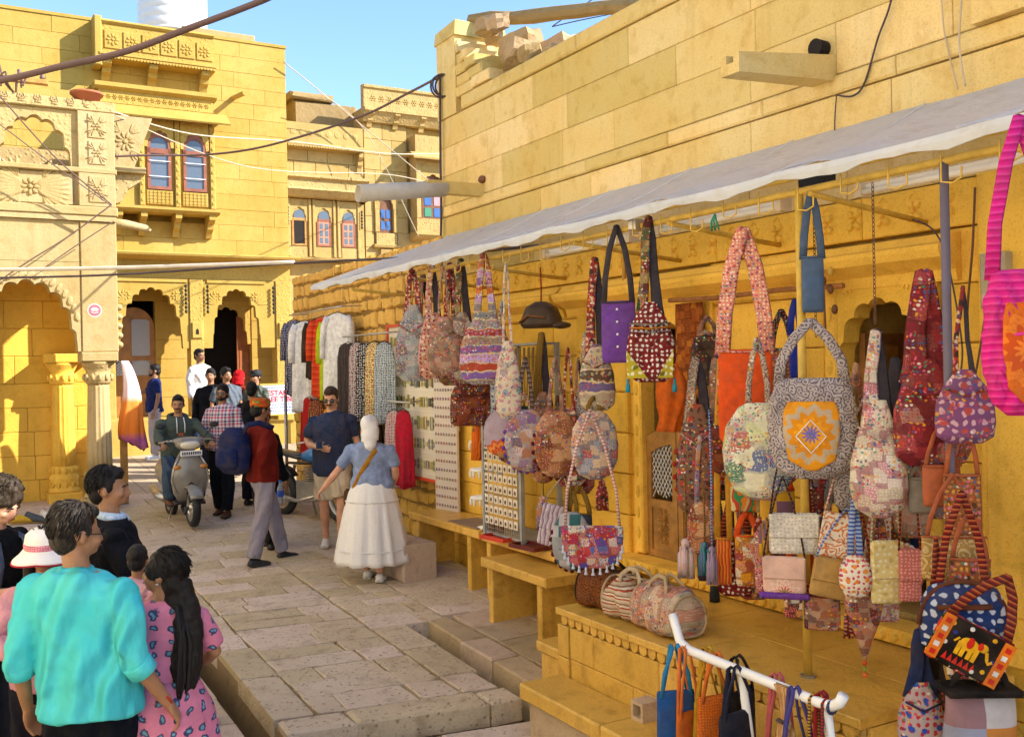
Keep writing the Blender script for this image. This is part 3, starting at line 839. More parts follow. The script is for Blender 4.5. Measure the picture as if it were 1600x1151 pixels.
HA = empty('pillared_house', O_A, TH_B, 'cream carved sandstone house front with fluted pillars and cusped arch at left', 'building')
def house_a():
    b = HA; zg = gz(13.6)-.05
    # front pier, entablature and arch
    fluted_pillar(b, 0.0, .16, zg, 2.62, .165, M_A, M_Ac)
    fluted_pillar(b, -.36, 1.15, zg, 2.62, .165, M_Ain, M_Ain)
    fluted_pillar(b, -1.86, .16, zg, 2.62, .165, M_A, M_Ac)
    MB().cham(-.215, .25, -.02, .40, 2.622, 4.40, .012).build('pier', M_A, b)
    MB().cham(-2.1, -1.55, -.02, .40, 2.622, 4.40, .012).build('pier', M_A, b)
    arch_panel(-1.55, -.22, 3.84, -.885, .62, 2.63, 3.60, 0, .30, 'cusped_arch', M_A, b, 9)
    # raised carved rim of leaves around the arch
    mb = MB()
    for i in range(22):
        a = pi*(i+.5)/22; x = -.885-.66*cos(a); z = 2.80+.86*sin(a)
        if -1.52 < x < -.25: mb.dome(x, z, .075, .04, -.002, .022, 8, a+pi/2+.5)
    mb.build('arch_leaf_carving', M_A, b)
    MB().box(-3.2, -.222, .0, .3, 3.845, 4.40).build('frieze', M_A, b)
    MB().box(-3.2, .25, -.05, .3, 4.405, 4.47).build('string_course', M_A, b)
    # bracket-like leaf consoles against the pier, right side
    for k in range(5): MB().ball((.27, .1, 2.72+.13*k), (.06, .09, .05), 8, 6).build('console_leaf', M_A, b, True)
    # upper balcony wall: flower panels
    MB().box(-3.2, -.2, .06, .3, 4.475, 5.10).build('parapet_core', M_A, b)
    MB().cham(-3.2, .27, -.07, .3, 4.475, 4.60, .015).build('ledge', M_A, b)
    for cx in (-.72, -2.05):
        MB().cham(cx-.62, cx+.44, .03, .07, 4.62, 5.05, .01).build('panel_frame', M_A, b)
        mb = MB(); rosette(mb, cx-.09, 4.835, .13, .03, .03, 8)
        for q in (0, pi): leafspray(mb, cx-.09, 4.835, .5, .03, .025, q, 7, .9)
        for q in (.9, pi-.9, -.9, pi+.9): leafspray(mb, cx-.09+.22*cos(q), 4.835+.12*sin(q), .3, .03, .02, q*.6 if abs(q) < 2 else q, 5, 1.2)
        mb.build('flower_carving', M_A, b)
    MB().cham(-3.2, .27, -.04, .3, 5.06, 5.13, .01).build('ledge', M_A, b)
    # loggia arch above
    arch_panel(-1.30, -.20, 5.90, -.74, .44, 5.134, 5.80, .03, .22, 'loggia_arch', M_Ac, b, 7)
    MB().lathe([(.07, 5.13), (.075, 5.2), (.05, 5.25), (.055, 5.6), (.08, 5.7)], -1.22, .14, 16).build('loggia_column', plain('white_marble_column', (.66, .58, .45), .5), b, True)
    arch_panel(-2.5, -1.32, 5.90, -1.9, .44, 5.134, 5.80, .03, .22, 'loggia_arch', M_Ac, b, 7)
    mb = MB().cham(-3.2, .26, -.03, .3, 5.905, 6.05, .012); mb.build('top_band', M_Ac, b)
    mb = MB()
    for i in range(14): leafspray(mb, -1.45+.1*i, 5.975, .10, -.032, .012, .5 if i % 2 else 2.6, 4, 1.6)
    mb.build('top_carving', M_A, b)
    # inner face behind the loggia
    MB().box(-3.2, .1, 1.3, 1.5, 4.4, 5.6).build('inner_wall', M_Ac, b)
    # upper pier with flower panels
    MB().cham(-.22, .25, -.03, .32, 4.605, 5.90, .01).build('upper_pier', M_A, b)
    for z0, z1 in ((4.66, 5.02), (5.18, 5.50), (5.54, 5.87)):
        MB().cham(-.09, .13, -.045, -.025, z0, z1, .008).build('panel_frame', M_A, b)
        mb = MB(); rosette(mb, .02, (z0+z1)/2, .07, -.045, .018, 6)
        for q in (pi/4, 3*pi/4, -pi/4, -3*pi/4): leafspray(mb, .02+.04*cos(q), (z0+z1)/2+.06*sin(q), .11, -.045, .014, q, 3, .9)
        mb.build('flower_carving', M_A, b)
    # porch: back wall, floor, ceiling
    masonry(b, -3.4, .2, [zg-.1, .8, 1.15, 1.5, 1.85, 2.2, 2.6, 3.0, 3.4, 3.85], (.5, .9), M_Ain, 1.38, .12, .004, proud=.002, seed=41)
    MB().box(-3.4, .22, 1.49, 1.7, -.2, 4.4).build('wall_core', M_Ain, b)
    MB().box(-3.4, .2, .3, 1.4, 3.845, 4.0).build('porch_ceiling', M_Ain, b)
    MB().box(-.12, .2, .9, 1.38, 2.63, 3.84).build('inner_pier', M_Ain, b)
    # carved side bay behind the pier
    mb = MB(); mb.prism([(.26, 5.30), (.60, 5.30), (.86, 6.03), (.26, 6.03)], .55, .8); mb.build('side_bay', M_A, b)
    mb = MB(); rosette(mb, .48, 5.66, .15, .55, .02, 10)
    for q in (pi/4, 3*pi/4, -pi/4, -3*pi/4): leafspray(mb, .48+.08*cos(q), 5.66+.16*sin(q), .18, .55, .014, q, 4, .9)
    mb.build('flower_carving', M_A, b)
    MB().cham(.26, .74, .45, .8, 5.20, 5.285, .01).build('bay_shelf', M_A, b)
    mb = MB(); moulding(mb, 0, .3, [(0, 5.2), (.45, 5.2), (.42, 5.1), (.25, 4.98), (.16, 4.8), (0, 4.72)])
    mb.v = [(.26-y, .55+x, z) for x, y, z in mb.v]
    mb.build('bay_bracket', M_Ac, b)
    # stone water arm
    mb = MB(); mb.tube([(.2, .3, 4.45), (.45, .35, 4.44), (.72, .4, 4.40), (.78, .4, 4.37)], [.07, .06, .05, .02], 10); mb.build('spout_arm', M_A, b, True)
    # round red lotus sticker on the pier
    mb = MB(); mb.lathe([(.092, -.0225), (.092, -.0205)], -.05, 3.19, 32, axis='y')
    st = mb.build('round_sticker', plain('sticker_white', (.8, .72, .68), .5), b)
    MB().lathe([(.080, -.0245), (.080, -.0228)], -.05, 3.19, 32, axis='y').build('sticker_disc', plain('sticker_red', (.62, .13, .16), .5), st)
    mb = MB()
    for k in range(-2, 3):
        a = pi/2+k*.5
        mb.dome(-.05+.034*cos(a), 3.175+.034*sin(a), .034, .013, -.0245, .003, 8, a)
    mb.tube([(-.095, -.025, 3.165), (-.05, -.025, 3.15), (-.005, -.025, 3.165)], .006, 5)
    mb.build('lotus_mark', plain('sticker_pale', (.85, .65, .62), .5), st)
house_a()
pot = tag(MB().lathe([(.05, 0), (.15, .0), (.20, .10), (.215, .10), (.215, .13), (.18, .13), (.16, .06)], n=24).build('clay_bowl', plain('terracotta', (.42, .13, .06), .7), None, True, PA(-.08, -.1, 6.05)), 'shallow terracotta bowl on top of the cream pier', 'bowl')

# ================================================================== GOLDEN HOUSE BEHIND
HB = empty('golden_house', O_B, TH_B, 'tall golden sandstone house with bay windows and arched ground floor', 'building')
def house_b():
    b = HB
    X0, X1 = -6.2, .50
    mb = MB(); mb.box(X0, X1-.01, .11, .6, 4.15, 9.1); mb.box(X0, X1-.01, .6, 6, 4.2, 9.0); mb.build('wall_core', M_B, b)
    cs = [4.70]; 
    while cs[-1] < 9.1: cs.append(round(cs[-1]+.318, 3))
    masonry(b, X0, X1, cs, (.6, 1.5), M_B, 0, .12, .003, c=.005, proud=.003, seed=51, holes=[(-3.05, -1.15, 5.5, 7.75)])
    MB().box(X0, X1+.02, -.02, .5, cs[-1], cs[-1]+.06).build('roof_edge', M_B, b)
    # ledge above the arcade
    mb = MB(); moulding(mb, X0, X1+.12, [(0, 4.56), (.10, 4.56), (.42, 4.62), (.44, 4.66), (.40, 4.685), (0, 4.72)]); mb.build('ledge', M_B, b)
    # window bay
    Bx0, Bx1, n = -3.04, -1.14, -.45
    MB().box(Bx0, Bx1, n+.06, .2, 5.55, 7.5).build('bay_core', M_B, b)
    mb = MB(); moulding(mb, Bx0-.06, Bx1+.08, [(0, 5.45), (.45, 5.45), (.53, 5.50), (.53, 5.55), (0, 5.56)]); mb.build('bay_sill', M_B, b)
    for x in (-2.95, -2.5, -1.85, -1.2):
        mb = MB(); bracket(mb, x, .12, 5.449, .42, .45); mb.build('bracket', M_B, b)
    wins = [(-2.20, '1'), (-1.52, '2')]
    for x in (-2.98, -2.53, -1.86, -1.18):   # colonettes with carved bosses
        MB().cham(x-.05, x+.05, n-.015, n+.07, 5.565, 7.42, .012).build('mullion', M_Bc, b)
        mb = MB()
        for k in range(11): mb.dome(x, 5.68+.155*k, .032, .05, n-.015, .014, 8)
        mb.build('mullion_carving', M_B, b)
    for cx, _ in wins:
        # lattice panel below
        MB().cham(cx-.25, cx+.25, n+.02, n+.06, 5.60, 5.88, .012).build('panel_frame', M_B, b)
        mb = MB()
        for i in range(6):
            for k in range(4): rosette(mb, cx-.19+.076*i, 5.645+.064*k, .036, n+.02, .012, 4)
        mb.build('lattice_carving', M_B, b)
        # arched spandrel, timber window
        arch_panel(cx-.275, cx+.275, 7.42, cx, .22, 6.72, 7.05, n, n+.06, 'window_arch', M_Bc, b, 5, 40)
        w = MB(); 
        for xa, xb, za, zb in ((cx-.225, cx-.165, 5.90, 7.0), (cx+.165, cx+.225, 5.90, 7.0), (cx-.165, cx+.165, 5.90, 5.96), (cx-.225, cx+.225, 6.60, 6.70)): w.box(xa, xb, n+.01, n+.055, za, zb)
        k = 16
        for i in range(k):
            a0, a1 = pi*i/k, pi*(i+1)/k
            w.prism([(cx+.165*cos(a0), 6.76+.165*sin(a0)), (cx+.225*cos(a0), 6.76+.26*sin(a0)), (cx+.225*cos(a1), 6.76+.26*sin(a1)), (cx+.165*cos(a1), 6.76+.165*sin(a1))], n+.012, n+.054)
        win = w.build('window', M_wood_red, b)
        MB().box(cx-.166, cx+.166, n+.035, n+.045, 5.95, 6.61).build('pane', M_glass, win)
        poly = [(cx-.166, 6.69), (cx+.166, 6.69)]+[(cx+.166*cos(pi*i/12), 6.76+.166*sin(pi*i/12)) for i in range(13)]
        MB().prism(poly, n+.036, n+.046).build('pane', M_glass, win)
        mb = MB()
        for z in (6.15, 6.45): mb.tube([(cx-.2, n-.005, z), (cx+.2, n-.005, z)], .009, 6)
        mb.build('window_bar', M_white, win)
    # bay cornice: sloping eave, carved frieze, capping
    mb = MB(); moulding(mb, Bx0-.35, Bx1+.25, [(0, 7.42), (.45, 7.42), (.78, 7.20), (.80, 7.23), (.50, 7.47), (0, 7.50)]); mb.build('eave', M_B, b)
    MB().box(Bx0-.25, Bx1+.0, n+.02, .15, 7.50, 7.74).build('frieze', M_Bc, b)
    mb = MB()
    for i in range(18): rosette(mb, Bx0-.18+.115*i, 7.62, .055, n+.02, .016, 6)
    mb.build('frieze_carving', M_B, b)
    mb = MB(); moulding(mb, Bx0-.32, Bx1+.06, [(0, 7.74), (.45, 7.74), (.53, 7.79), (.53, 7.86), (.45, 7.89), (0, 7.90)]); mb.build('bay_cap', M_B, b)
    # upper balcony with medallions
    MB().box(-3.2, -1.10, -.36, 0, 8.44, 9.02).build('balcony_front', M_Bc, b)
    for i in range(6):
        cx = -3.0+.345*i
        MB().cham(cx-.155, cx+.155, -.385, -.355, 8.55, 8.90, .01).build('medallion_panel', M_B, b)
        mb = MB(); rosette(mb, cx, 8.725, .13, -.385, .02, 8); mb.build('medallion', M_B, b)
    mb = MB(); moulding(mb, -3.25, -1.06, [(0, 8.36), (.30, 8.36), (.44, 8.42), (.44, 8.46), (0, 8.47)]); mb.build('balcony_sill', M_B, b)
    mb = MB(); scallops(mb, -3.24, -1.07, 8.40, .03, -.40, .03); mb.build('sill_fringe', M_B, b)
    mb = MB(); moulding(mb, -3.22, -1.09, [(0, 9.02), (.38, 9.02), (.42, 9.06), (.40, 9.10), (0, 9.12)]); mb.build('balcony_cap', M_B, b)
    for x in (-3.1, -2.25, -1.25):
        mb = MB(); bracket(mb, x, .16, 8.359, .36, .36); mb.build('bracket', M_B, b)
    MB().cham(-3.34, -3.20, -.42, .0, 8.2, 9.15, .02).build('side_post', M_B, b)
    # roof parapet, projecting stone spout
    mb = MB(); mb.tube([(-.62, .05, 7.98), (-.58, -.75, 7.90)], .05, 8); mb.build('spout', M_B, b)
    # roof room and white tank
    MB().cham(-2.3, .12, 1.4, 3.4, 8.8, 9.55, .02).build('roof_room', M_C, b)
    MB().cham(-1.35, .2, 1.2, 3.0, 9.56, 9.74, .02).build('roof_slab', M_A, b)
    MB().box(-1.0, -.25, 1.36, 1.42, 9.15, 9.5).build('roof_shutter', M_wood_red, b)
    # ---- arcade
    zs, ap = 2.80, 4.02
    MB().box(X0, X1, -.01, .3, 4.20, 4.56).build('arcade_frieze', M_Bc, b)
    for i in range(16): 
        pass
    arch_panel(-3.02, -1.60, 4.196, -2.33, .60, zs, ap, 0, .16, 'cusped_arch', M_B, b, 11)
    arch_panel(-1.32, .17, 4.196, -.64, .50, zs, ap, 0, .16, 'cusped_arch', M_B, b, 11)
    for cx, w in ((-2.33, .60), (-.64, .50)):
        mb = MB()
        for s_ in (-1, 1):
            rosette(mb, cx+s_*w*.8, 3.86, .11, 0, .02, 8)
            leafspray(mb, cx+s_*w*.75, 3.7, .3, 0, .015, pi/2+s_*(-.9), 5, 1.2)
        mb.build('spandrel_carving', M_B, b)
        mb = MB(); mb.box(cx-w-.10, cx+w+.10, -.03, 0.0, 4.13, 4.19); mb.build('arch_frame', M_B, b)
    for x0, x1 in ((X0, -3.025), (-1.595, -1.325), (.175, .5)):
        MB().cham(x0, x1, -.03, .3, .6, 4.195, .012).build('arcade_pier', M_Bc if x1-x0 < 1 else M_B, b)
    for x in (-1.46, .33):
        MB().cham(x-.10, x+.10, -.07, -.03, 3.0, 3.32, .012).build('niche_block', M_B, b)
        MB().prism([(x-.03, 3.08), (x+.03, 3.08), (x+.03, 3.16), (x, 3.2), (x-.03, 3.16)], -.074, -.069).build('niche', M_dark, b)
    for x in (-1.67, -1.24, .12):    # black bead strings
        mb = MB()
        for k in range(7): mb.ball((x, -.06, 4.05-.085*k), (.028, .028, .04), 8, 6)
        mb.build('bead_string', M_black, b, True)
    # arcade room
    holes = [(-2.95, -2.12, 0, 3.75), (-1.15, -.12, 0, 3.8)]
    masonry(b, X0, X1, [.6, 1.0, 1.4, 1.8, 2.2, 2.6, 3.0, 3.4, 3.8, 4.2], (.5, 1.0), M_B, .82, .1, .005, holes=holes, seed=53, c=.005)
    MB().box(X0, -2.95, .90, 1.0, .6, 4.2).build('arcade_back', M_B, b); MB().box(-2.12, -1.15, .90, 1.0, .6, 4.2).build('arcade_back', M_B, b); MB().box(-.12, X1, .9, 1.0, .6, 4.2).build('arcade_back', M_B, b)
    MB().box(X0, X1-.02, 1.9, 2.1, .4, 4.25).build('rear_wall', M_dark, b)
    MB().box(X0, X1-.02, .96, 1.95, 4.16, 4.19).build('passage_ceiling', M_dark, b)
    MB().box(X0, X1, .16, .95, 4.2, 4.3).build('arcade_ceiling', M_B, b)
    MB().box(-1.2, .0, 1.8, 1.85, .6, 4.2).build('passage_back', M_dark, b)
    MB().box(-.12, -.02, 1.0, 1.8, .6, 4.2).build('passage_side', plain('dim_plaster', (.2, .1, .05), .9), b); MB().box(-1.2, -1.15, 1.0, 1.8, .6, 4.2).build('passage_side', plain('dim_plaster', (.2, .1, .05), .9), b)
    arch_panel(-1.15, -.12, 4.18, -.64, .44, 2.9, 3.7, .84, .92, 'inner_arch', M_Bc, b, 7)
    # plinth bench in front of arcade
    mb = MB(); 
    MB().cham(X0, -1.5, -.35, .82, .45, 1.42, .012).build('plinth', M_B, b); MB().cham(-.3, X1+.3, -.45, .82, .45, 1.28, .012).build('plinth', M_B, b)
    MB().cham(-1.495, -.305, -.2, .82, .45, 1.05, .012).build('entrance_step', M_B, b)
house_b()
def b_doors():
    t = empty('lattice_door', PB(-2.53, -.86, 1.42), TH_B, 'brown arched door with white lattice panels in the left arcade arch', 'door')
    wd = plain('orange_brown_door', (.34, .15, .035), .5, var=.25, bump=.2)
    mb = MB(); poly = [(-.42, 0), (.42, 0), (.42, 1.75)]+[(.42*cos(pi*i/12), 1.75+.5*sin(pi*i/12)) for i in range(1, 12)]+[(-.42, 1.75)]
    mb.prism(poly, 0, .05); d = mb.build('door_leaf', wd, t)
    for x0, x1, z0, z1 in ((-.05, .30, 1.25, 2.0), (-.05, .30, .85, 1.15), (-.36, -.12, .85, 1.15)):
        f = MB().box(x0, x1, -.012, 0, z0, z1).build('lattice_panel', M_dark, d)
        mb = MB(); st = .06
        k = int((x1-x0+z1-z0)/st)
        for i in range(1, k):
            a = i*st
            p0 = (x0+max(0, a-(z1-z0)), z0+min(a, z1-z0)); p1 = (x0+min(a, x1-x0), z0+max(0, a-(x1-x0)))
            mb.tube([(p0[0], -.016, p0[1]), (p1[0], -.016, p1[1])], .007, 4)
            mb.tube([(x0+x1-p0[0], -.018, p0[1]), (x0+x1-p1[0], -.018, p1[1])], .007, 4)
        mb.build('lattice', M_white, d)
    t = empty('panelled_door', PB(-.40, -.97, .9), TH_B, 'red brown door leaf standing inside the right arcade arch', 'door')
    d = MB().box(0, .30, 0, .04, 0, 2.6).build('door_leaf', plain('russet_door', (.30, .10, .03), .5, var=.2), t)
    for k in range(4): MB().cham(.04, .26, -.012, 0, .1+.62*k, .62+.62*k, .012).build('panel', MATS['russet_door'], d)
    for i in range(6): MB().cham(-1.14, -.42, -1.0, -.98, .8, .81).build
b_doors()
p = PB(-1.35, -2.2, 9.74); tank('water_tank', p, .74, 1.5, plain('white_tank_plastic', (.75, .74, .74), .4, var=.04), 'white round water tank on the roof of the golden house')

# ================================================================== OCHRE HOUSES BEHIND THE LANE
HC = empty('ochre_house', PB(.56, -.3, 0), TH_B, 'low ochre house with three small shuttered windows and carved eave', 'building')
def house_c():
    b = HC   # local x 0..1.85
    L = 1.78
    MB().box(0, L, .12, 5, .4, 7.4).build('wall_core', M_C, b)
    masonry(b, 0, L, [4.75, 5.0], (.4, .8), M_C, 0, .13, .008, seed=61)
    masonry(b, 0, L, [6.55, 6.86, 7.15], (.4, .8), M_C, 0, .13, .008, seed=62)
    MB().box(0, L, .02, .13, 4.99, 6.0).build('window_wall', M_C, b)
    mb = MB(); moulding(mb, -.05, L+.1, [(0, 4.68), (.18, 4.70), (.20, 4.75), (0, 4.77)]); mb.build('ledge', M_C, b)
    mb = MB(); moulding(mb, -.05, L+.06, [(0, 6.05), (.16, 6.06), (.30, 6.20), (.28, 6.24), (.14, 6.24), (.14, 6.44), (.22, 6.48), (.22, 6.54), (0, 6.55)]); mb.build('eave', M_Cc, b)
    mb = MB(); moulding(mb, -.05, L-.06, [(0, 7.10), (.2, 7.12), (.26, 7.17), (.24, 7.22), (.16, 7.24), (.16, 7.66), (0, 7.68)]); mb.build('parapet', M_C, b)
    mb = MB()
    for i in range(8): mb.dome(.12+.2*i, 7.45, .085, .085, -.16, .012, 12)
    mb.build('parapet_discs', M_C, b)
    mb = MB(); scallops(mb, -.03, L-.07, 7.16, .03, -.24, .03); mb.build('parapet_fringe', M_C, b)
    mb = MB(); bracket(mb, L-.12, .1, 7.1, .4, .2); mb.build('bracket', M_C, b)
    for i, cx in enumerate((.27, .83, 1.40)):
        for s_ in (-1, 1): MB().cham(cx+s_*.235-.03, cx+s_*.235+.03, -.03, .02, 4.78, 6.04, .01).build('mullion', M_C, b)
        arch_panel(cx-.2, cx+.2, 6.03, cx, .16, 5.55, 5.86, -.005, .02, 'window_arch', M_C, b, 5, 30)
        w = MB()
        for xa, xb, za, zb in ((cx-.16, cx-.12, 5.02, 5.6), (cx+.12, cx+.16, 5.02, 5.6), (cx-.12, cx+.12, 5.02, 5.06), (cx-.16, cx+.16, 5.56, 5.62)): w.box(xa, xb, .0, .02, za, zb)
        wn_ = w.build('window', M_wood_red if i else M_wood, b)
        poly = [(cx-.12, 5.62), (cx+.12, 5.62)]+[(cx+.12*cos(pi*k/10), 5.68+.12*sin(pi*k/10)) for k in range(11)]
        MB().prism(poly, .004, .016).build('pane', M_glass, wn_)
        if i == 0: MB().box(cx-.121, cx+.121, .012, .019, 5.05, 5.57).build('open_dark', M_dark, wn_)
        else:
            sh = MB().box(cx-.121, cx+.121, .004, .018, 5.05, 5.57).build('shutter', plain('pink_shutter_wood', (.45, .22, .13), .6), wn_)
            for a in (-1, 1):
                for k in range(3): MB().box(cx+a*.06-.035, cx+a*.06+.035, -.001, .006, 5.09+.155*k, 5.21+.155*k).build('pane', M_glass, sh)
        MB().cham(cx-.13, cx+.13, .0, .021, 4.80, 4.97, .01).build('sill_panel', M_Cc, b)
    for x in (.01, 1.70):
        mb = MB()
        for k in range(6): mb.ball((x, -.05, 5.82-.07*k), (.025, .025, .034), 8, 6)
        mb.build('bead_string', M_black, b, True)
house_c()
HD = empty('ochre_tower_house', PB(2.36, -.3, 0), TH_B, 'taller ochre house with a carved cornice and stained glass bay', 'building')
def house_d():
    b = HD; L = 4.4
    MB().box(0, L, .12, 5, .4, 8.2).build('wall_core', M_C, b)
    masonry(b, 0, L, [4.7, 5.05, 5.4, 5.75, 6.1, 6.45, 6.8, 7.15, 7.5, 7.85], (.4, .8), M_C, 0, .13, .006, seed=63, holes=[(.22, .78, 5.0, 6.5), (1.05, 2.4, 5.4, 7.7)])
    mb = MB(); moulding(mb, -.05, L, [(0, 7.85), (.10, 7.86), (.22, 8.06), (.26, 8.08), (.26, 8.14), (.18, 8.16), (.18, 8.58), (.22, 8.60), (.22, 8.66), (0, 8.68)]); mb.build('cornice', M_Cc, b)
    for x in (.12, .75, 1.4, 2.0):
        mb = MB(); bracket(mb, x, .12, 8.1, .35, .24); mb.build('bracket', M_C, b)
    mb = MB()
    for i in range(10): rosette(mb, .18+.2*i, 8.37, .085, -.18, .014, 6)
    mb.build('cornice_carving', M_C, b)
    # small framed window
    cx = .50
    MB().cham(cx-.26, cx+.26, -.04, .02, 5.10, 5.38, .015).build('sill_panel', M_Cc, b)
    mb = MB(); moulding(mb, cx-.32, cx+.32, [(0, 5.02), (.10, 5.05), (.12, 5.10), (.05, 5.12), (0, 5.12)]); mb.build('sill', M_C, b)
    mb = MB(); moulding(mb, cx-.16, cx+.16, [(0, 4.72), (.02, 4.74), (.09, 5.0), (0, 5.02)]); mb.build('drip', M_C, b)
    arch_panel(cx-.28, cx+.28, 6.35, cx, .17, 5.92, 6.22, -.05, .04, 'window_arch', M_C, b, 5, 30)
    mb = MB(); mb.prism([(cx-.34, 6.36), (cx+.34, 6.36), (cx+.2, 6.5), (cx, 6.62), (cx-.2, 6.5)], -.08, .05); mb.build('pediment', M_C, b)
    for s_ in (-1, 1): MB().cham(cx+s_*.225-.055, cx+s_*.225+.055, -.05, .04, 5.39, 5.92, .012).build('jamb', M_C, b)
    w = MB().box(cx-.17, cx+.17, .02, .05, 5.39, 6.22).build('window', M_wood_dark, b)
    bl = plain('blue_glass', (.03, .10, .30), .08, spec=.8); gr = plain('green_glass', (.04, .2, .08), .1, spec=.8)
    for k in range(2):
        for s_ in (-1, 1): MB().box(cx+s_*.065-.05, cx+s_*.065+.05, .012, .021, 5.46+.26*k, 5.66+.26*k).build('pane', bl, w)
    # projecting stained glass bay at right
    MB().box(1.12, 2.4, -.35, .1, 5.40, 5.72).build('bay_base', M_Cc, b)
    mb = MB(); moulding(mb, 1.08, 2.4, [(0, 5.22), (.3, 5.26), (.42, 5.34), (.42, 5.40), (0, 5.42)]); mb.build('bay_sill', M_C, b)
    MB().box(1.12, 2.4, -.30, .1, 6.95, 7.2).build('bay_head', M_C, b)
    MB().box(1.12, 2.4, -.33, .1, 7.22, 7.62).build('bay_frieze', M_Cc, b)
    mb = MB(); moulding(mb, .98, 2.4, [(0, 7.14), (.35, 7.16), (.55, 7.04), (.56, 7.08), (.36, 7.22), (0, 7.24)]); mb.build('eave', M_C, b)
    for x in (1.18, 1.95): MB().cham(x-.06, x+.06, -.34, .0, 5.725, 6.95, .012).build('mullion', M_C, b)
    arch_panel(1.24, 1.89, 6.95, 1.565, .26, 6.35, 6.75, -.31, -.25, 'window_arch', M_C, b, 5, 30)
    w = MB().box(1.30, 1.83, -.24, -.2, 5.725, 6.8).build('window', M_wood_dark, b)
    for i, m in enumerate((gr, bl, bl, plain('pink_glass', (.5, .25, .25), .1, spec=.8))):
        MB().box(1.36+.24*(i % 2), 1.53+.24*(i % 2), -.25, -.24, 5.78+.26*(i//2), 5.98+.26*(i//2)).build('pane', m, w)
    # roof ruins behind
    MB().cham(-1.4, .1, .6, 1.4, 7.5, 8.35, .05, .03).build('roof_ruin', M_ruin, b)
    MB().cham(-1.5, -.5, .5, 1.3, 8.36, 8.52, .05, .03).build('roof_ruin_cap', M_ruin, b)
house_d()
# ================================================================== HOUSE ACROSS THE LANE (left of the frame; it throws the sun back onto the shop front)
def opposite_house():
    th = TH_R+pi; O = PR(.5, 5.65, 0)      # facade looks at the shops
    b = empty('opposite_house', O, th, 'plain pale sandstone house front across the lane, outside the frame at left', 'building')
    x0, x1 = -8.5, 8.0
    MB().box(x0, x1, .1, 4, -.4, 7.4).build('wall_core', M_opp, b)
    wins = [(-5, 3.6), (-2, 3.6), (1, 3.6), (4, 3.6)]
    masonry(b, x0, x1, [-.3, .3, .9, 1.5, 2.1, 2.7, 3.3, 3.9, 4.5, 5.1, 5.7, 6.3, 6.9, 7.4], (1.0, 2.0), M_opp, 0, .12, .012, holes=[(x-.4, x+.4, z-.3, z+1.2) for x, z in wins], seed=71)
    mb = MB(); moulding(mb, x0, x1, [(0, 7.3), (.2, 7.35), (.24, 7.5), (0, 7.55)]); mb.build('cornice', M_opp, b)
    mb = MB(); moulding(mb, x0, x1, [(0, 2.95), (.12, 3.0), (.14, 3.08), (0, 3.12)]); mb.build('string_course', M_opp, b)
    for x, z in wins:
        w = MB().box(x-.4, x+.4, .05, .09, z-.3, z+1.2).build('window', M_wood_red, b)
        for s in (-1, 1): MB().box(x+s*.19-.14, x+s*.19+.14, .035, .05, z-.2, z+1.1).build('pane', M_glass, w)
opposite_house()
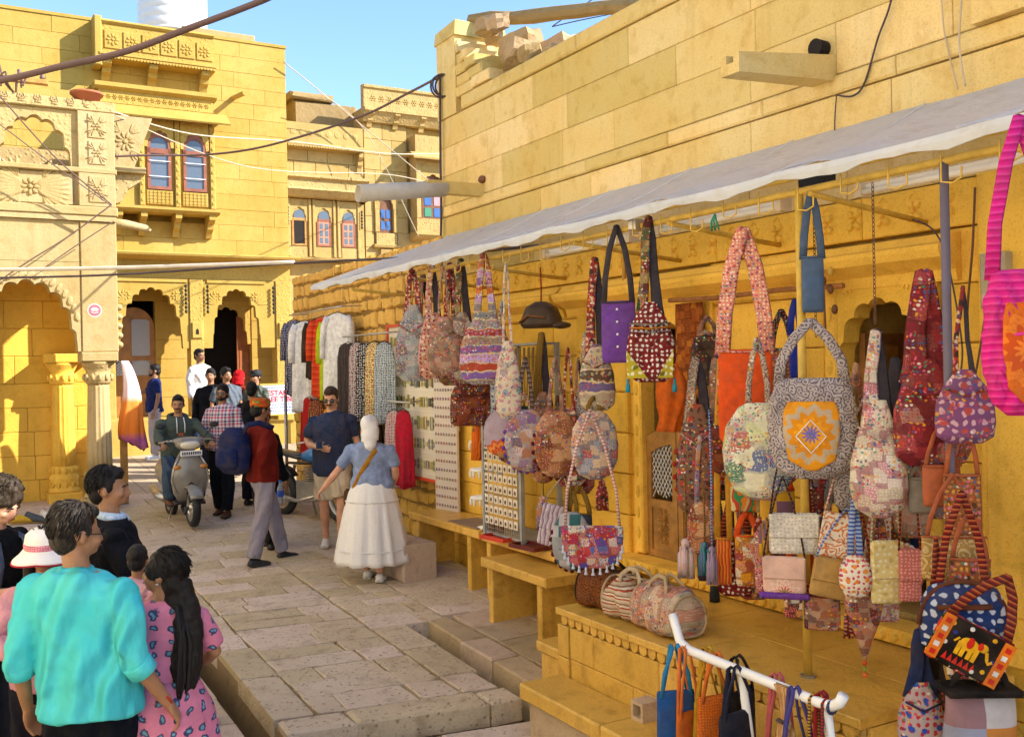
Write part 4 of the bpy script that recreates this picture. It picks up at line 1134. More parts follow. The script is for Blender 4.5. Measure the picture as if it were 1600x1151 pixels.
# ================================================================== AWNING AND SHOP FITTINGS
def awning():
    t = empty('awning', PR(0, 0, 3.2), TH_R, 'long off white fabric awning sloping out from the shop wall', 'awning')
    tt = NT('awning_fabric')
    geo = tt.n('NewGeometry').outputs['Position']
    c = tt.mix(tt.ramp(tt.noise(1.2, 4, .6, geo), [(.35, (0,)*3), (.7, (1,)*3)]), (.80, .84, .90), (.88, .90, .93))
    c = tt.mix(tt.math('MULTIPLY', tt.ramp(tt.noise(5, 4, .7, geo), [(.52, (0,)*3), (.78, (1,)*3)]), .45), c, (.58, .52, .45))
    tt.bump(tt.math('ADD', tt.noise(3, 3, .6, geo), tt.math('MULTIPLY', tt.noise(26, 2, .6, geo), .3)), .85, .04)
    m = tt.fin(c, .7, .25)
    tr = tt.n('BsdfTranslucent'); tt.t.links.new(c, tr.inputs[0]); mx = tt.n('MixShader', {0: .55})
    tt.t.links.new(tt.b.outputs[0], mx.inputs[1]); tt.t.links.new(tr.outputs[0], mx.inputs[2]); tt.t.links.new(mx.outputs[0], tt.out.inputs[0])
    U0, U1, NU, NV = -4.45, 5.2, 110, 12
    vs = []; fs = []
    for i in range(NU+1):
        u = U0+(U1-U0)*i/NU
        sag = .018*sin(u*5.1)+.010*sin(u*11.3+1)
        # beyond the building corner the sheet tapers to its far tip
        k = min(1, max(0, (-3.35-u)/1.1))
        for j in range(NV+1):
            v = j/NV
            n = .015+(1.13)*v if k == 0 else (.02+1.11*k)+(1.13-(.02+1.11*k)+.02)*v
            z = 3.72-.46*v-.05*sin(pi*v)-(.07*k)*(1-v)*6*(1.0 if k > 0 else 0)*.9
            if k > 0: z = 3.72-.46*((n-.015)/1.13)-.05*sin(pi*v)
            z += sag*sin(pi*v*.8)+.010*abs(sin(u*2.85))**6*v-.012*v+.008*noise.noise(Vector((u*2.2, v*2, 1)))
            vs.append((u, -n, z-3.2))
    W = NV+1
    for i in range(NU):
        for j in range(W-1):
            fs.append((i*W+j, i*W+j+1, (i+1)*W+j+1, (i+1)*W+j))
    o = MB().add(vs, fs).build('awning_sheet', m, t, True)
    # thin hem folded down along the front, seams where the strips join
    vs = []; fs = []
    for i in range(NU+1):
        u = U0+(U1-U0)*i/NU; z = 3.252-3.2+.010*abs(sin(u*2.85))**6-.004
        q = .052+.012*sin(u*9)+.006*sin(u*23)
        vs += [(u, -1.147, z), (u, -1.152, z-q*.5), (u, -1.146, z-q), (u, -1.139, z-q), (u, -1.141, z)]
    for i in range(NU):
        for j in range(4): fs.append((i*5+j, i*5+j+1, i*5+6+j, i*5+5+j))
    MB().add(vs, fs).build('front_hem', m, t)
    for k in range(9):
        u = -3.2+.98*k
        MB().tube([(u, -.03-1.1*j/8, 3.72-.46*j/8-.05*sin(pi*j/8)-3.2+.007) for j in range(9)], .006, 5, ry=.003).build('seam', m, t)
    # frame
    MB().tube([(-1.9, -1.0, -.03), (1.0, -1.0, -.03), (5.2, -1.0, -.03)], .019, 10).build('front_rail', M_yel, t, True)
    MB().tube([(-4.3, -1.06, .03), (5.2, -1.06, .03)], .015, 8).build('edge_pipe', M_yel, t, True)
    for u in (-3.6, -2.2, -1.0, .55, 1.55, 2.65, 3.75, 4.8):
        MB().tube([(u, .02, -.13+.0*u), (u+.12, -1.03, -.055)], .016, 8).build('cross_bar', M_yel, t, True)
        MB().tube([(u, .02, .46), (u, -1.05, .03)], .014, 8).build('rafter', M_yel, t, True)
    # posts
    MB().tube([(2.67, -1.0, .736-3.2), (2.67, -1.0, -.03)], .022, 12).build('post', M_yel, t, True)
    MB().lathe([(.04, .736-3.2), (.04, .745-3.2)], 2.67, -1.0, 12).build('post_foot', M_steel, t)
    MB().tube([(3.50, -1.0, -.02), (3.505, -1.0, -1.5), (3.51, -1.0, -2.95)], .02, 10).build('post', plain('purple_grey_sleeve', (.14, .12, .17), .6), t, True)
    # hooks along the rail
    k = 0
    for u in [-1.6+.27*i for i in range(22)]:
        k += 1
        d = .09+.02*(k % 3)
        MB().tube([(u, -1.06, .0), (u, -1.06, -d), (u+.05, -1.055, -d-.012), (u+.09, -1.05, -d+.005), (u+.09, -1.05, -d+.05)], .0045, 6).build('hook', M_yel, t, True)
awning()

def tube_light(u0, u1, n, z, label):
    t = empty('tube_light', PR((u0+u1)/2, n, z), TH_R, label, 'tube light', 'tube lights under the awning')
    h = (u1-u0)/2
    MB().cham(-h, h, -.025, .025, -.02, .02, .008).build('batten', plain('cream_batten', (.84, .77, .66), .5), t)
    MB().tube([(-h+.02, -.035, -.02), (h-.02, -.035, -.02)], .016, 10).build('tube', plain('white_tube', (.90, .86, .78), .35, var=.03), t, True)
    for s in (-1, 1): MB().box(s*h-.02, s*h+.02, -.055, .03, -.045, .03).build('end_cap', plain('cream_cap', (.68, .56, .4), .5), t)
tube_light(-.08, .97, .75, 3.17, 'cream tube light under the awning above the purple bag')
tube_light(1.28, 2.33, .75, 3.18, 'cream tube light under the awning left of the yellow post')
tube_light(2.87, 3.95, .75, 3.17, 'cream tube light under the awning at the right frame edge')

def chain(name, u, n, z0, z1, label, mat=M_steel, r=.011):
    mb = MB(); z = z0; k = 0
    while z > z1:
        pts = []
        for i in range(8):
            a = 2*pi*i/8; x = r*.6*cos(a); zz = r*1.25*sin(a)
            pts.append((x, 0, z+zz) if k % 2 else (0, x, z+zz))
        mb.tube(pts+[pts[0]], .0024, 4); z -= r*1.9; k += 1
    o = mb.build(name, mat); o.location = PR(u, n, 0); o.rotation_euler = (0, 0, TH_R); o['kind'] = 'stuff' if False else ''
    del o['kind']
    return tag(o, label, 'chain')
M_rust = plain('rusty_steel', (.16, .08, .05), .6, metal=.4)
chain('hanging_chain', 3.04, .9, 3.15, 2.5, 'rusty link chain hanging above the cream embroidered bag', M_rust)
chain('hanging_chain', 2.70, .93, 3.12, 2.45, 'rusty link chain hanging beside the yellow post', M_rust)
o = MB().tube([(-.80, 0, .01), (-.3, 0, -.006), (.3, 0, .004), (.80, 0, -.01)], .017, 8).build('bamboo_rail', plain('bamboo', (.32, .13, .04), .5, var=.3, scale=20)); o.location = PR(1.40, .16, 2.765); o.rotation_euler = (0, 0, TH_R); tag(o, 'reddish bamboo rail along the wall above the first door', 'rail')
# electricity meter on the pilaster
def meter():
    t = empty('electric_meter', PR(3.13, .09, 2.57), TH_R, 'old grey electric meter box on the pilaster at right', 'meter')
    MB().cham(-.07, .07, -.06, .02, 0, .28, .02).build('case', plain('meter_case', (.42, .36, .24), .4, var=.2), t)
    MB().lathe([(.045, -.075), (.05, -.06), (.05, -.055)], 0, .19, 20, axis='y').build('dial_window', plain('meter_glass', (.3, .28, .22), .1, spec=.7), t)
    MB().lathe([(.012, -.08), (.014, -.074)], .01, .19, 12, axis='y').build('dial_hub', M_black, t)
    MB().box(-.045, .045, -.066, -.058, .03, .075).build('terminal_cover', plain('meter_cover', (.5, .42, .28), .5), t)
meter()
o = MB().cham(-.03, .03, -.02, .02, -.04, .04, .005).build('wall_switch', M_white); o.location = PR(1.02, .02, 2.42); o.rotation_euler = (0, 0, TH_R); tag(o, 'small white switch plate on the shop wall by the bamboo rail', 'switch')
o = MB().lathe([(.035, 0), (.035, .04), (.03, .07), (.03, .1)], n=12).build('ink_jar', M_black, None, True, PR(1.22, .33, .736)); tag(o, 'small black capped jar standing on the platform', 'jar')

# ---- jewellery boards
def jewel_board():
    t = empty('jewellery_board', PR(-4.07, .10, 1.10), TH_R, 'large red framed white board of pinned jewellery on the rubble wall', 'display board')
    W, H = .64, 1.70
    MB().box(-W, W, -.01, .02, 0, H).build('backing', plain('cream_card', (.72, .66, .55), .7, var=.04), t)
    red = plain('red_frame_paint', (.62, .08, .03), .5)
    for x0, x1, z0, z1, nm in ((-W-.035, -W, -.035, H+.035, 'f'), (W, W+.035, -.035, H+.035, 'f'), (-W, W, -.035, 0, 'f'), (-W, W, H, H+.035, 'f')):
        MB().cham(x0, x1, -.035, .02, z0, z1, .006).build('frame_bar', red, t)
    cols = [(.30, .32, .12), (.08, .08, .07), (.45, .35, .06), (.35, .15, .08), (.25, .25, .25), (.5, .45, .2)]
    ms = [plain('jewel_%s' % c, cols[i], .4, var=.3, scale=30) for i, c in enumerate(('olive', 'black', 'gold', 'copper', 'silver', 'brass'))]
    r = random.Random(3)
    for row in range(7):
        z = .12+.23*row; x = -W+.06
        MB().box(-W+.02, W-.02, -.014, -.010, z-.07, z-.065).build('row_ribbon', M_white, t)
        while x < W-.05:
            w = r.uniform(.03, .06); h = r.uniform(.05, .15); k = r.randrange(3); mb = MB(); zc = z+.03
            if k == 0: mb.box(x, x+w, -.022, -.010, zc-h/2, zc+h/2)
            elif k == 1:
                for q in range(2): mb.ball((x+w/2, -.018, zc-.03+.06*q), (w/2, .008, .03), 8, 6)
            else:
                mb.tube([(x, -.018, zc-h/2), (x, -.018, zc+h/2), (x+w, -.018, zc+h/2), (x+w, -.018, zc-h/2), (x, -.018, zc-h/2)], .006, 5)
            mb.build('jewellery_piece', r.choice(ms), t); x += w+r.uniform(.015, .05)
    t = empty('earring_board', PR(-3.17, .14, .79), TH_R+radians(8), 'tall narrow white panel of earring pairs beside the red framed board', 'display board')
    MB().box(-.21, .21, 0, .025, 0, 1.95).build('backing', plain('pale_pink_card', (.66, .58, .52), .7, var=.04), t)
    mt = [plain('earring_rose', (.45, .20, .16), .4), plain('earring_ochre', (.42, .28, .16), .4), plain('earring_grey', (.28, .25, .25), .4), plain('earring_violet', (.3, .18, .3), .4)]
    for row in range(20):
        for c in range(8):
            mb = MB(); x = -.175+.05*c; z = .07+.094*row
            mb.ball((x, -.006, z), (.013, .006, .017), 6, 5); mb.build('earring', r.choice(mt), t)
jewel_board()
def tier_stand():
    t = empty('earring_stand', PR(-1.92, .34, .81), TH_R, 'white three tier earring stand on the far bench', 'stand')
    MB().lathe([(.09, 0), (.09, .012), (.012, .02), (.010, .85), (.004, .87)], n=16).build('stem', M_white, t, True)
    for z in (.28, .54, .80):
        mb = MB(); mb.lathe([(.02, z+.03), (.15, z+.018), (.155, z), (.02, z+.01)], n=20); d = mb.build('tier_disc', M_white, t, True)
        for k in range(14):
            a = 2*pi*k/14; MB().ball((.15*cos(a), .15*sin(a), z-.03), (.012, .012, .035), 6, 5).build('earring', M_white, d)
tier_stand()
def wire_rack():
    t = empty('wire_rack', PR(-1.32, .30, .80), TH_R, 'grey slotted steel rack of earring cards and chains on the bench', 'rack')
    g = M_grey
    for x, y in ((-.33, -.2), (.33, -.2), (-.33, .18), (.33, .18)):
        MB().box(x-.018, x+.018, y-.018, y+.018, -.0, 1.72 if y > 0 or x < 0 else 1.15).build('upright', g, t)
    for z in (.02, 1.02, 1.70):
        MB().box(-.33, .33, -.2 if z < 1.5 else .0, .18, z, z+.02).build('shelf', g, t)
    mb = MB()
    for i in range(16): mb.tube([(-.31+.041*i, -.20, .05), (-.31+.041*i, -.20, 1.0)], .0025, 4)
    for i in range(12): mb.tube([(-.32, -.203, .08+.078*i), (.32, -.203, .08+.078*i)], .0025, 4)
    mb.build('wire_mesh', M_steel, t)
    r = random.Random(8)
    cd = plain('earring_card', (.70, .62, .54), .6); dk = plain('earring_dark', (.12, .09, .08), .4)
    for i in range(7):
        for k in range(9):
            c = MB().box(-.29+.085*i, -.225+.085*i, -.222, -.215, .12+.095*k, .19+.095*k).build('card', cd, t)
            MB().ball((-.257+.085*i, -.226, .15+.095*k), (.014, .006, .018), 6, 5).build('earring', dk, c)
    # brass chains hung at the top
    br = plain('brass_chain', (.30, .18, .05), .35, metal=.6)
    for i in range(9):
        mb = MB(); x = -.3+.075*i
        mb.tube([(x, .0, 1.68), (x-.02, -.01, 1.3), (x, -.01, 1.05-.03*(i % 3)), (x+.02, -.01, 1.3), (x+.012, 0, 1.68)], .007, 5); mb.build('necklace', br, t, True)
    bx = [('green_box', (.03, .20, .05), -.25, 'dark green box standing on the grey rack shelf'), ('red_box', (.32, .10, .08), -.08, 'rust red box standing on the grey rack shelf'), ('teal_box', (.03, .12, .12), .12, 'dark teal box standing on the grey rack shelf')]
    for nm, c, x, lab in bx:
        o = MB().cham(-.06, .06, -.05, .05, 0, .13, .006).build('small_box', plain(nm, c, .5)); p = PR(-1.32+x, .38, .80+1.041); o.location = p; o.rotation_euler = (0, 0, TH_R+.2); tag(o, lab, 'box', 'boxes on the grey rack')
    for i, (x, c, lab) in enumerate(((-.10, (.55, .05, .03), 'bright red tray lying on the bench before the grey rack'), (.16, (.12, .02, .02), 'dark maroon tray lying on the bench before the grey rack'))):
        q = empty('tray', PR(-1.15+x*2, .52, .803+.0*i), TH_R+.15, lab, 'tray')
        MB().box(-.17, .17, -.10, .10, 0, .008).build('tray_base', plain('tray_%d' % i, c, .35), q)
        for a in ((-.17, .17, -.10, -.09), (-.17, .17, .09, .10), (-.17, -.16, -.09, .09), (.16, .17, -.09, .09)): MB().box(*a, .008, .035).build('tray_rim', MATS['tray_%d' % i], q)
wire_rack()
# small stacked brown figures on the bench edge
for i in range(5):
    o = MB().lathe([(.03, 0), (.035, .02), (.02, .05), (.028, .08), (.015, .11), (.002, .115)], n=10).build('wooden_figure', M_wood_dark, None, True, PR(-1.76+.075*i, .44-.02*(i % 2), .811 if -1.76+.075*i < -1.79 else .801))
    tag(o, ['far', 'second', 'middle', 'fourth', 'nearest'][i]+' of five small dark wooden figures on the bench edge', 'figurine', 'wooden figures on the bench')

# ---- clothes on the rubble wall
def cloth_mat(name, base, motif=None, kind='plain', s=1.0):
    return fabric(name, kind, [base]+([motif] if motif else []), s)
def garment(u, n, ztop, length, w, mat, label, sleeves=True, cat='garment', flare=1.15, group='clothes hung on the rubble wall', seed=0):
    t = empty('hanging_garment', PR(u, n, ztop), TH_R+radians(22+((seed*37) % 26)), label, cat, group)
    r = random.Random(seed); ph = r.uniform(0, 6); rings = []
    N = 28
    for i in range(15):
        v = i/14; z = -.06-length*v
        ww = w*(.80+.20*min(1, v*6))*(1+(flare-1)*v)/2; dd = .022+.03*v
        ring = []
        for k in range(N):
            a = 2*pi*k/N; f = 1+(.10+.2*v)*sin(5*a+ph+v*1.5)+.16*v*sin(9*a+ph*2+v)
            ring.append((ww*cos(a)*(1+.12*v*sin(3*a+ph)), dd*f*sin(a)*1.3+.022*v*sin(26*ww*cos(a)/w+ph), z-(.03*sin(2.2*cos(a)+ph) if i == 14 else 0)))
        rings.append(ring)
    top = [(w*.12*cos(2*pi*k/N), .03*sin(2*pi*k/N), -.02) for k in range(N)]
    body = MB().rings([top]+rings).build('garment_body', mat, t, True)
    if sleeves:
        for s in (-1, 1):
            MB().tube([(s*w*.36, 0, -.07), (s*w*.50, -.01, -.18), (s*w*.56, -.02, -.42), (s*w*.55, -.03, -.60)], [.055, .06, .055, .05], 10, ry=[.05, .045, .035, .035]).build('sleeve', mat, t, True)
    MB().tube([(-w*.36, 0, -.045), (0, 0, .0), (w*.36, 0, -.045)], .006, 6).build('hanger', M_black, t)
    MB().tube([(0, 0, 0), (0, 0, .05), (.02, 0, .07), (.035, 0, .055)], .003, 5).build('hanger_hook', M_steel, t)
    return t
# ================================================================== FABRICS
FAB = {}
def fabric(name, kind, cols, s=1.0, rough=.85):
    if name in FAB: return FAB[name]
    t = NT(name); c0 = cols[0]; co = t.co()
    d = t.n('TexNoise', {'Vector': co, 'Scale': 14, 'Detail': 2}).outputs[1]
    wv = t.n('VectorMath', {0: co, 1: t.n('VectorMath', {0: d, 'Scale': .055/s}, operation='SCALE').outputs[0]}, operation='ADD').outputs[0]
    sx = t.n('SeparateXYZ', {0: wv}); flat = t.n('CombineXYZ', {0: sx.outputs[0], 1: sx.outputs[2]}).outputs[0]
    h = None
    def steps(f, cs):
        n = len(cs); return t.ramp(f, [(i/n, c) for i, c in enumerate(cs)], 'CONSTANT')
    if kind == 'plain':
        col = t.mix(t.ramp(t.noise(22, 4, .6), [(.3, (0,)*3), (.7, (1,)*3)]), sc(c0, .8), sc(c0, 1.15))
    elif kind == 'patch':
        vc = t.n('TexVoronoi', {'Vector': flat, 'Scale': 13*s, 'Randomness': .8}, distance='CHEBYCHEV', voronoi_dimensions='2D')
        rnd = t.n('SeparateColor', {0: vc.outputs['Color']}).outputs[0]
        col = steps(rnd, cols)
        c2 = steps(t.math('FRACT', t.math('MULTIPLY', rnd, 7.3)), cols[::-1])
        mot = t.vor(60*s, flat, 'F1', .5, dims='2D')
        # embroidery: fine dots in some patches, line work in others
        ln = t.math('SINE', t.math('MULTIPLY', vc.outputs['Distance'], 95.0))
        col = t.mix(t.math('MULTIPLY', t.ramp(ln, [(.35, (0,)*3), (.6, (1,)*3)]), .55), col, c2)
        col = t.mix(t.math('MULTIPLY', t.ramp(mot, [(.16, (1,)*3), (.28, (0,)*3)]), .7), col, sc(cols[2], 1.25))
        col = t.mix(t.ramp(vc.outputs['Distance'], [(.46, (0,)*3), (.5, (.7,)*3)]), col, sc(cols[-1], .6))
        h = mot
    elif kind == 'bands':
        z = t.n('SeparateXYZ', {0: wv}).outputs[2]
        k = t.math('FLOOR', t.math('MULTIPLY', z, 15*s)); rnd = t.n('TexWhiteNoise', {'W': k}, noise_dimensions='1D').outputs[0]
        col = steps(rnd, cols)
        mot = t.vor(30*s, flat, 'F1', .4, dims='2D')
        col = t.mix(t.math('MULTIPLY', t.ramp(mot, [(.2, (1,)*3), (.34, (0,)*3)]), .7), col, steps(t.math('FRACT', t.math('MULTIPLY', rnd, 5.7)), cols[::-1]))
        fr_ = t.math('FRACT', t.math('MULTIPLY', z, 15*s))
        col = t.mix(t.ramp(t.math('ABSOLUTE', t.math('SUBTRACT', fr_, .5)), [(.40, (0,)*3), (.43, (1,)*3)]), col, (.55, .45, .3))
        h = mot
    elif kind == 'print':
        mot = t.vor(26*s, flat, 'F1', .3, dims='2D'); mo2 = t.vor(13*s, flat, 'F1', .6, dims='2D')
        col = t.mix(t.ramp(mot, [(.24, (1,)*3), (.31, (0,)*3)]), c0, cols[1])
        if len(cols) > 2: col = t.mix(t.ramp(mo2, [(.17, (1,)*3), (.22, (0,)*3)]), col, cols[2])
        h = mot
    elif kind == 'motif':
        mot = t.vor(19*s, flat, 'F1', .3, dims='2D')
        pt = t.math('ADD', mot, t.math('MULTIPLY', t.noise(70, 1), .25))
        col = t.mix(t.ramp(pt, [(.36, (1,)*3), (.40, (0,)*3)]), c0, cols[1])
        col = t.mix(t.ramp(mot, [(.10, (1,)*3), (.14, (0,)*3)]), col, cols[2])
    elif kind == 'vine':
        e = t.vor(26*s, flat, 'F1', .8, dims='2D')
        ln = t.math('SINE', t.math('MULTIPLY', e, 17.0))
        col = t.mix(t.ramp(ln, [(.25, (0,)*3), (.5, (1,)*3)]), c0, cols[1])
        col = t.mix(t.math('MULTIPLY', t.ramp(t.vor(50*s, flat, dims='2D'), [(.12, (1,)*3), (.2, (0,)*3)]), .8), col, cols[-1])
    elif kind == 'stripe':
        x = t.n('SeparateXYZ', {0: wv}).outputs[0]
        f = t.math('FRACT', t.math('MULTIPLY', x, 26*s)); col = steps(f, cols)
    elif kind == 'hstripe':
        z = t.n('SeparateXYZ', {0: wv}).outputs[2]
        f = t.math('FRACT', t.math('MULTIPLY', z, 9*s)); col = steps(f, cols)
    elif kind == 'mandala':
        sp = t.n('SeparateXYZ', {0: co}); x, z = sp.outputs[0], sp.outputs[2]
        r = t.math('SQRT', t.math('ADD', t.math('MULTIPLY', x, x), t.math('MULTIPLY', z, z)))
        an = t.math('ARCTAN2', z, x)
        pet = t.math('MULTIPLY', t.math('SINE', t.math('MULTIPLY', an, 12.0)), .012)
        f = t.math('MULTIPLY', t.math('ADD', r, pet), 5.0*s, True)
        n = len(cols)
        col = t.ramp(f, [(i/n, c) for i, c in enumerate(cols)], 'CONSTANT')
        mot = t.vor(60, flat, 'F1', .6, dims='2D')
        col = t.mix(t.math('MULTIPLY', t.ramp(mot, [(.18, (1,)*3), (.3, (0,)*3)]), .5), col, cols[-1])
    elif kind == 'check':
        ck = t.n('TexChecker', {'Vector': t.n('Mapping', {'Vector': co, 'Scale': (1, 0, 1), 'Location': (.003, .01, .004)}).outputs[0], 'Scale': 8*s, 'Color1': cols[0], 'Color2': cols[1]}).outputs[0]
        col = ck
        if len(cols) > 2:
            ck2 = t.n('TexChecker', {'Vector': t.n('Mapping', {'Vector': co, 'Scale': (1, 0, .5), 'Location': (.003, .01, .004)}).outputs[0], 'Scale': 8*s, 'Color1': (0,)*3, 'Color2': (1,)*3}).outputs[1]
            col = t.mix(ck2, col, t.mix(.5, cols[2], col))
    if kind in ('patch', 'bands', 'vine', 'print') and name.startswith('f_') and name not in ('f_whiteemb', 'f_pinkbrocade', 'f_chain', 'f_yellowcream', 'f_bluepr', 'f_tealdiamond', 'f_blueprint', 'f_greyvine', 'f_hanging', 'f_mirror', 'f_duffel', 'f_tanscroll', 'f_zigzag'):
        # coloured thread worked over parts of the cloth
        ev = t.n('TexVoronoi', {'Vector': flat, 'Scale': 52.0, 'Randomness': .55}, voronoi_dimensions='2D')
        er = t.n('SeparateColor', {0: ev.outputs['Color']}).outputs[1]
        ec = steps(er, [hexc(x) for x in ('#c83c2a', '#e0a030', '#e8e0d4', '#2f5a9a', '#2f8a72', '#d86a90', '#6a2a5a')])
        em = t.math('MULTIPLY', t.ramp(ev.outputs['Distance'], [(.24, (1,)*3), (.34, (0,)*3)]), t.ramp(t.noise(11, 1), [(.47, (0,)*3), (.53, (.85,)*3)]))
        col = t.mix(em, col, ec); h = ev.outputs['Distance'] if h is None else h
    nz = t.noise(9, 3, .6)
    col = t.mix(t.math('MULTIPLY', t.ramp(nz, [(.4, (0,)*3), (.75, (1,)*3)]), .35), col, (.10, .07, .05))
    wz = t.n('TexWave', {'Vector': co, 'Scale': 120, 'Distortion': 1.5}).outputs[1]
    hh = t.math('ADD', t.math('MULTIPLY', t.noise(18, 4, .6), 1.2), t.math('MULTIPLY', wz, .08))
    if h is not None: hh = t.math('ADD', hh, t.math('MULTIPLY', h, .5))
    t.bump(hh, .6, .012)
    FAB[name] = t.fin(col, rough, .15)
    return FAB[name]
H = hexc
def FB(name):
    if name in FAB: return FAB[name]
    k = FSPEC.get(name)
    return fabric(name, k[0], [H(c) for c in k[1]], k[2] if len(k) > 2 else 1.0)
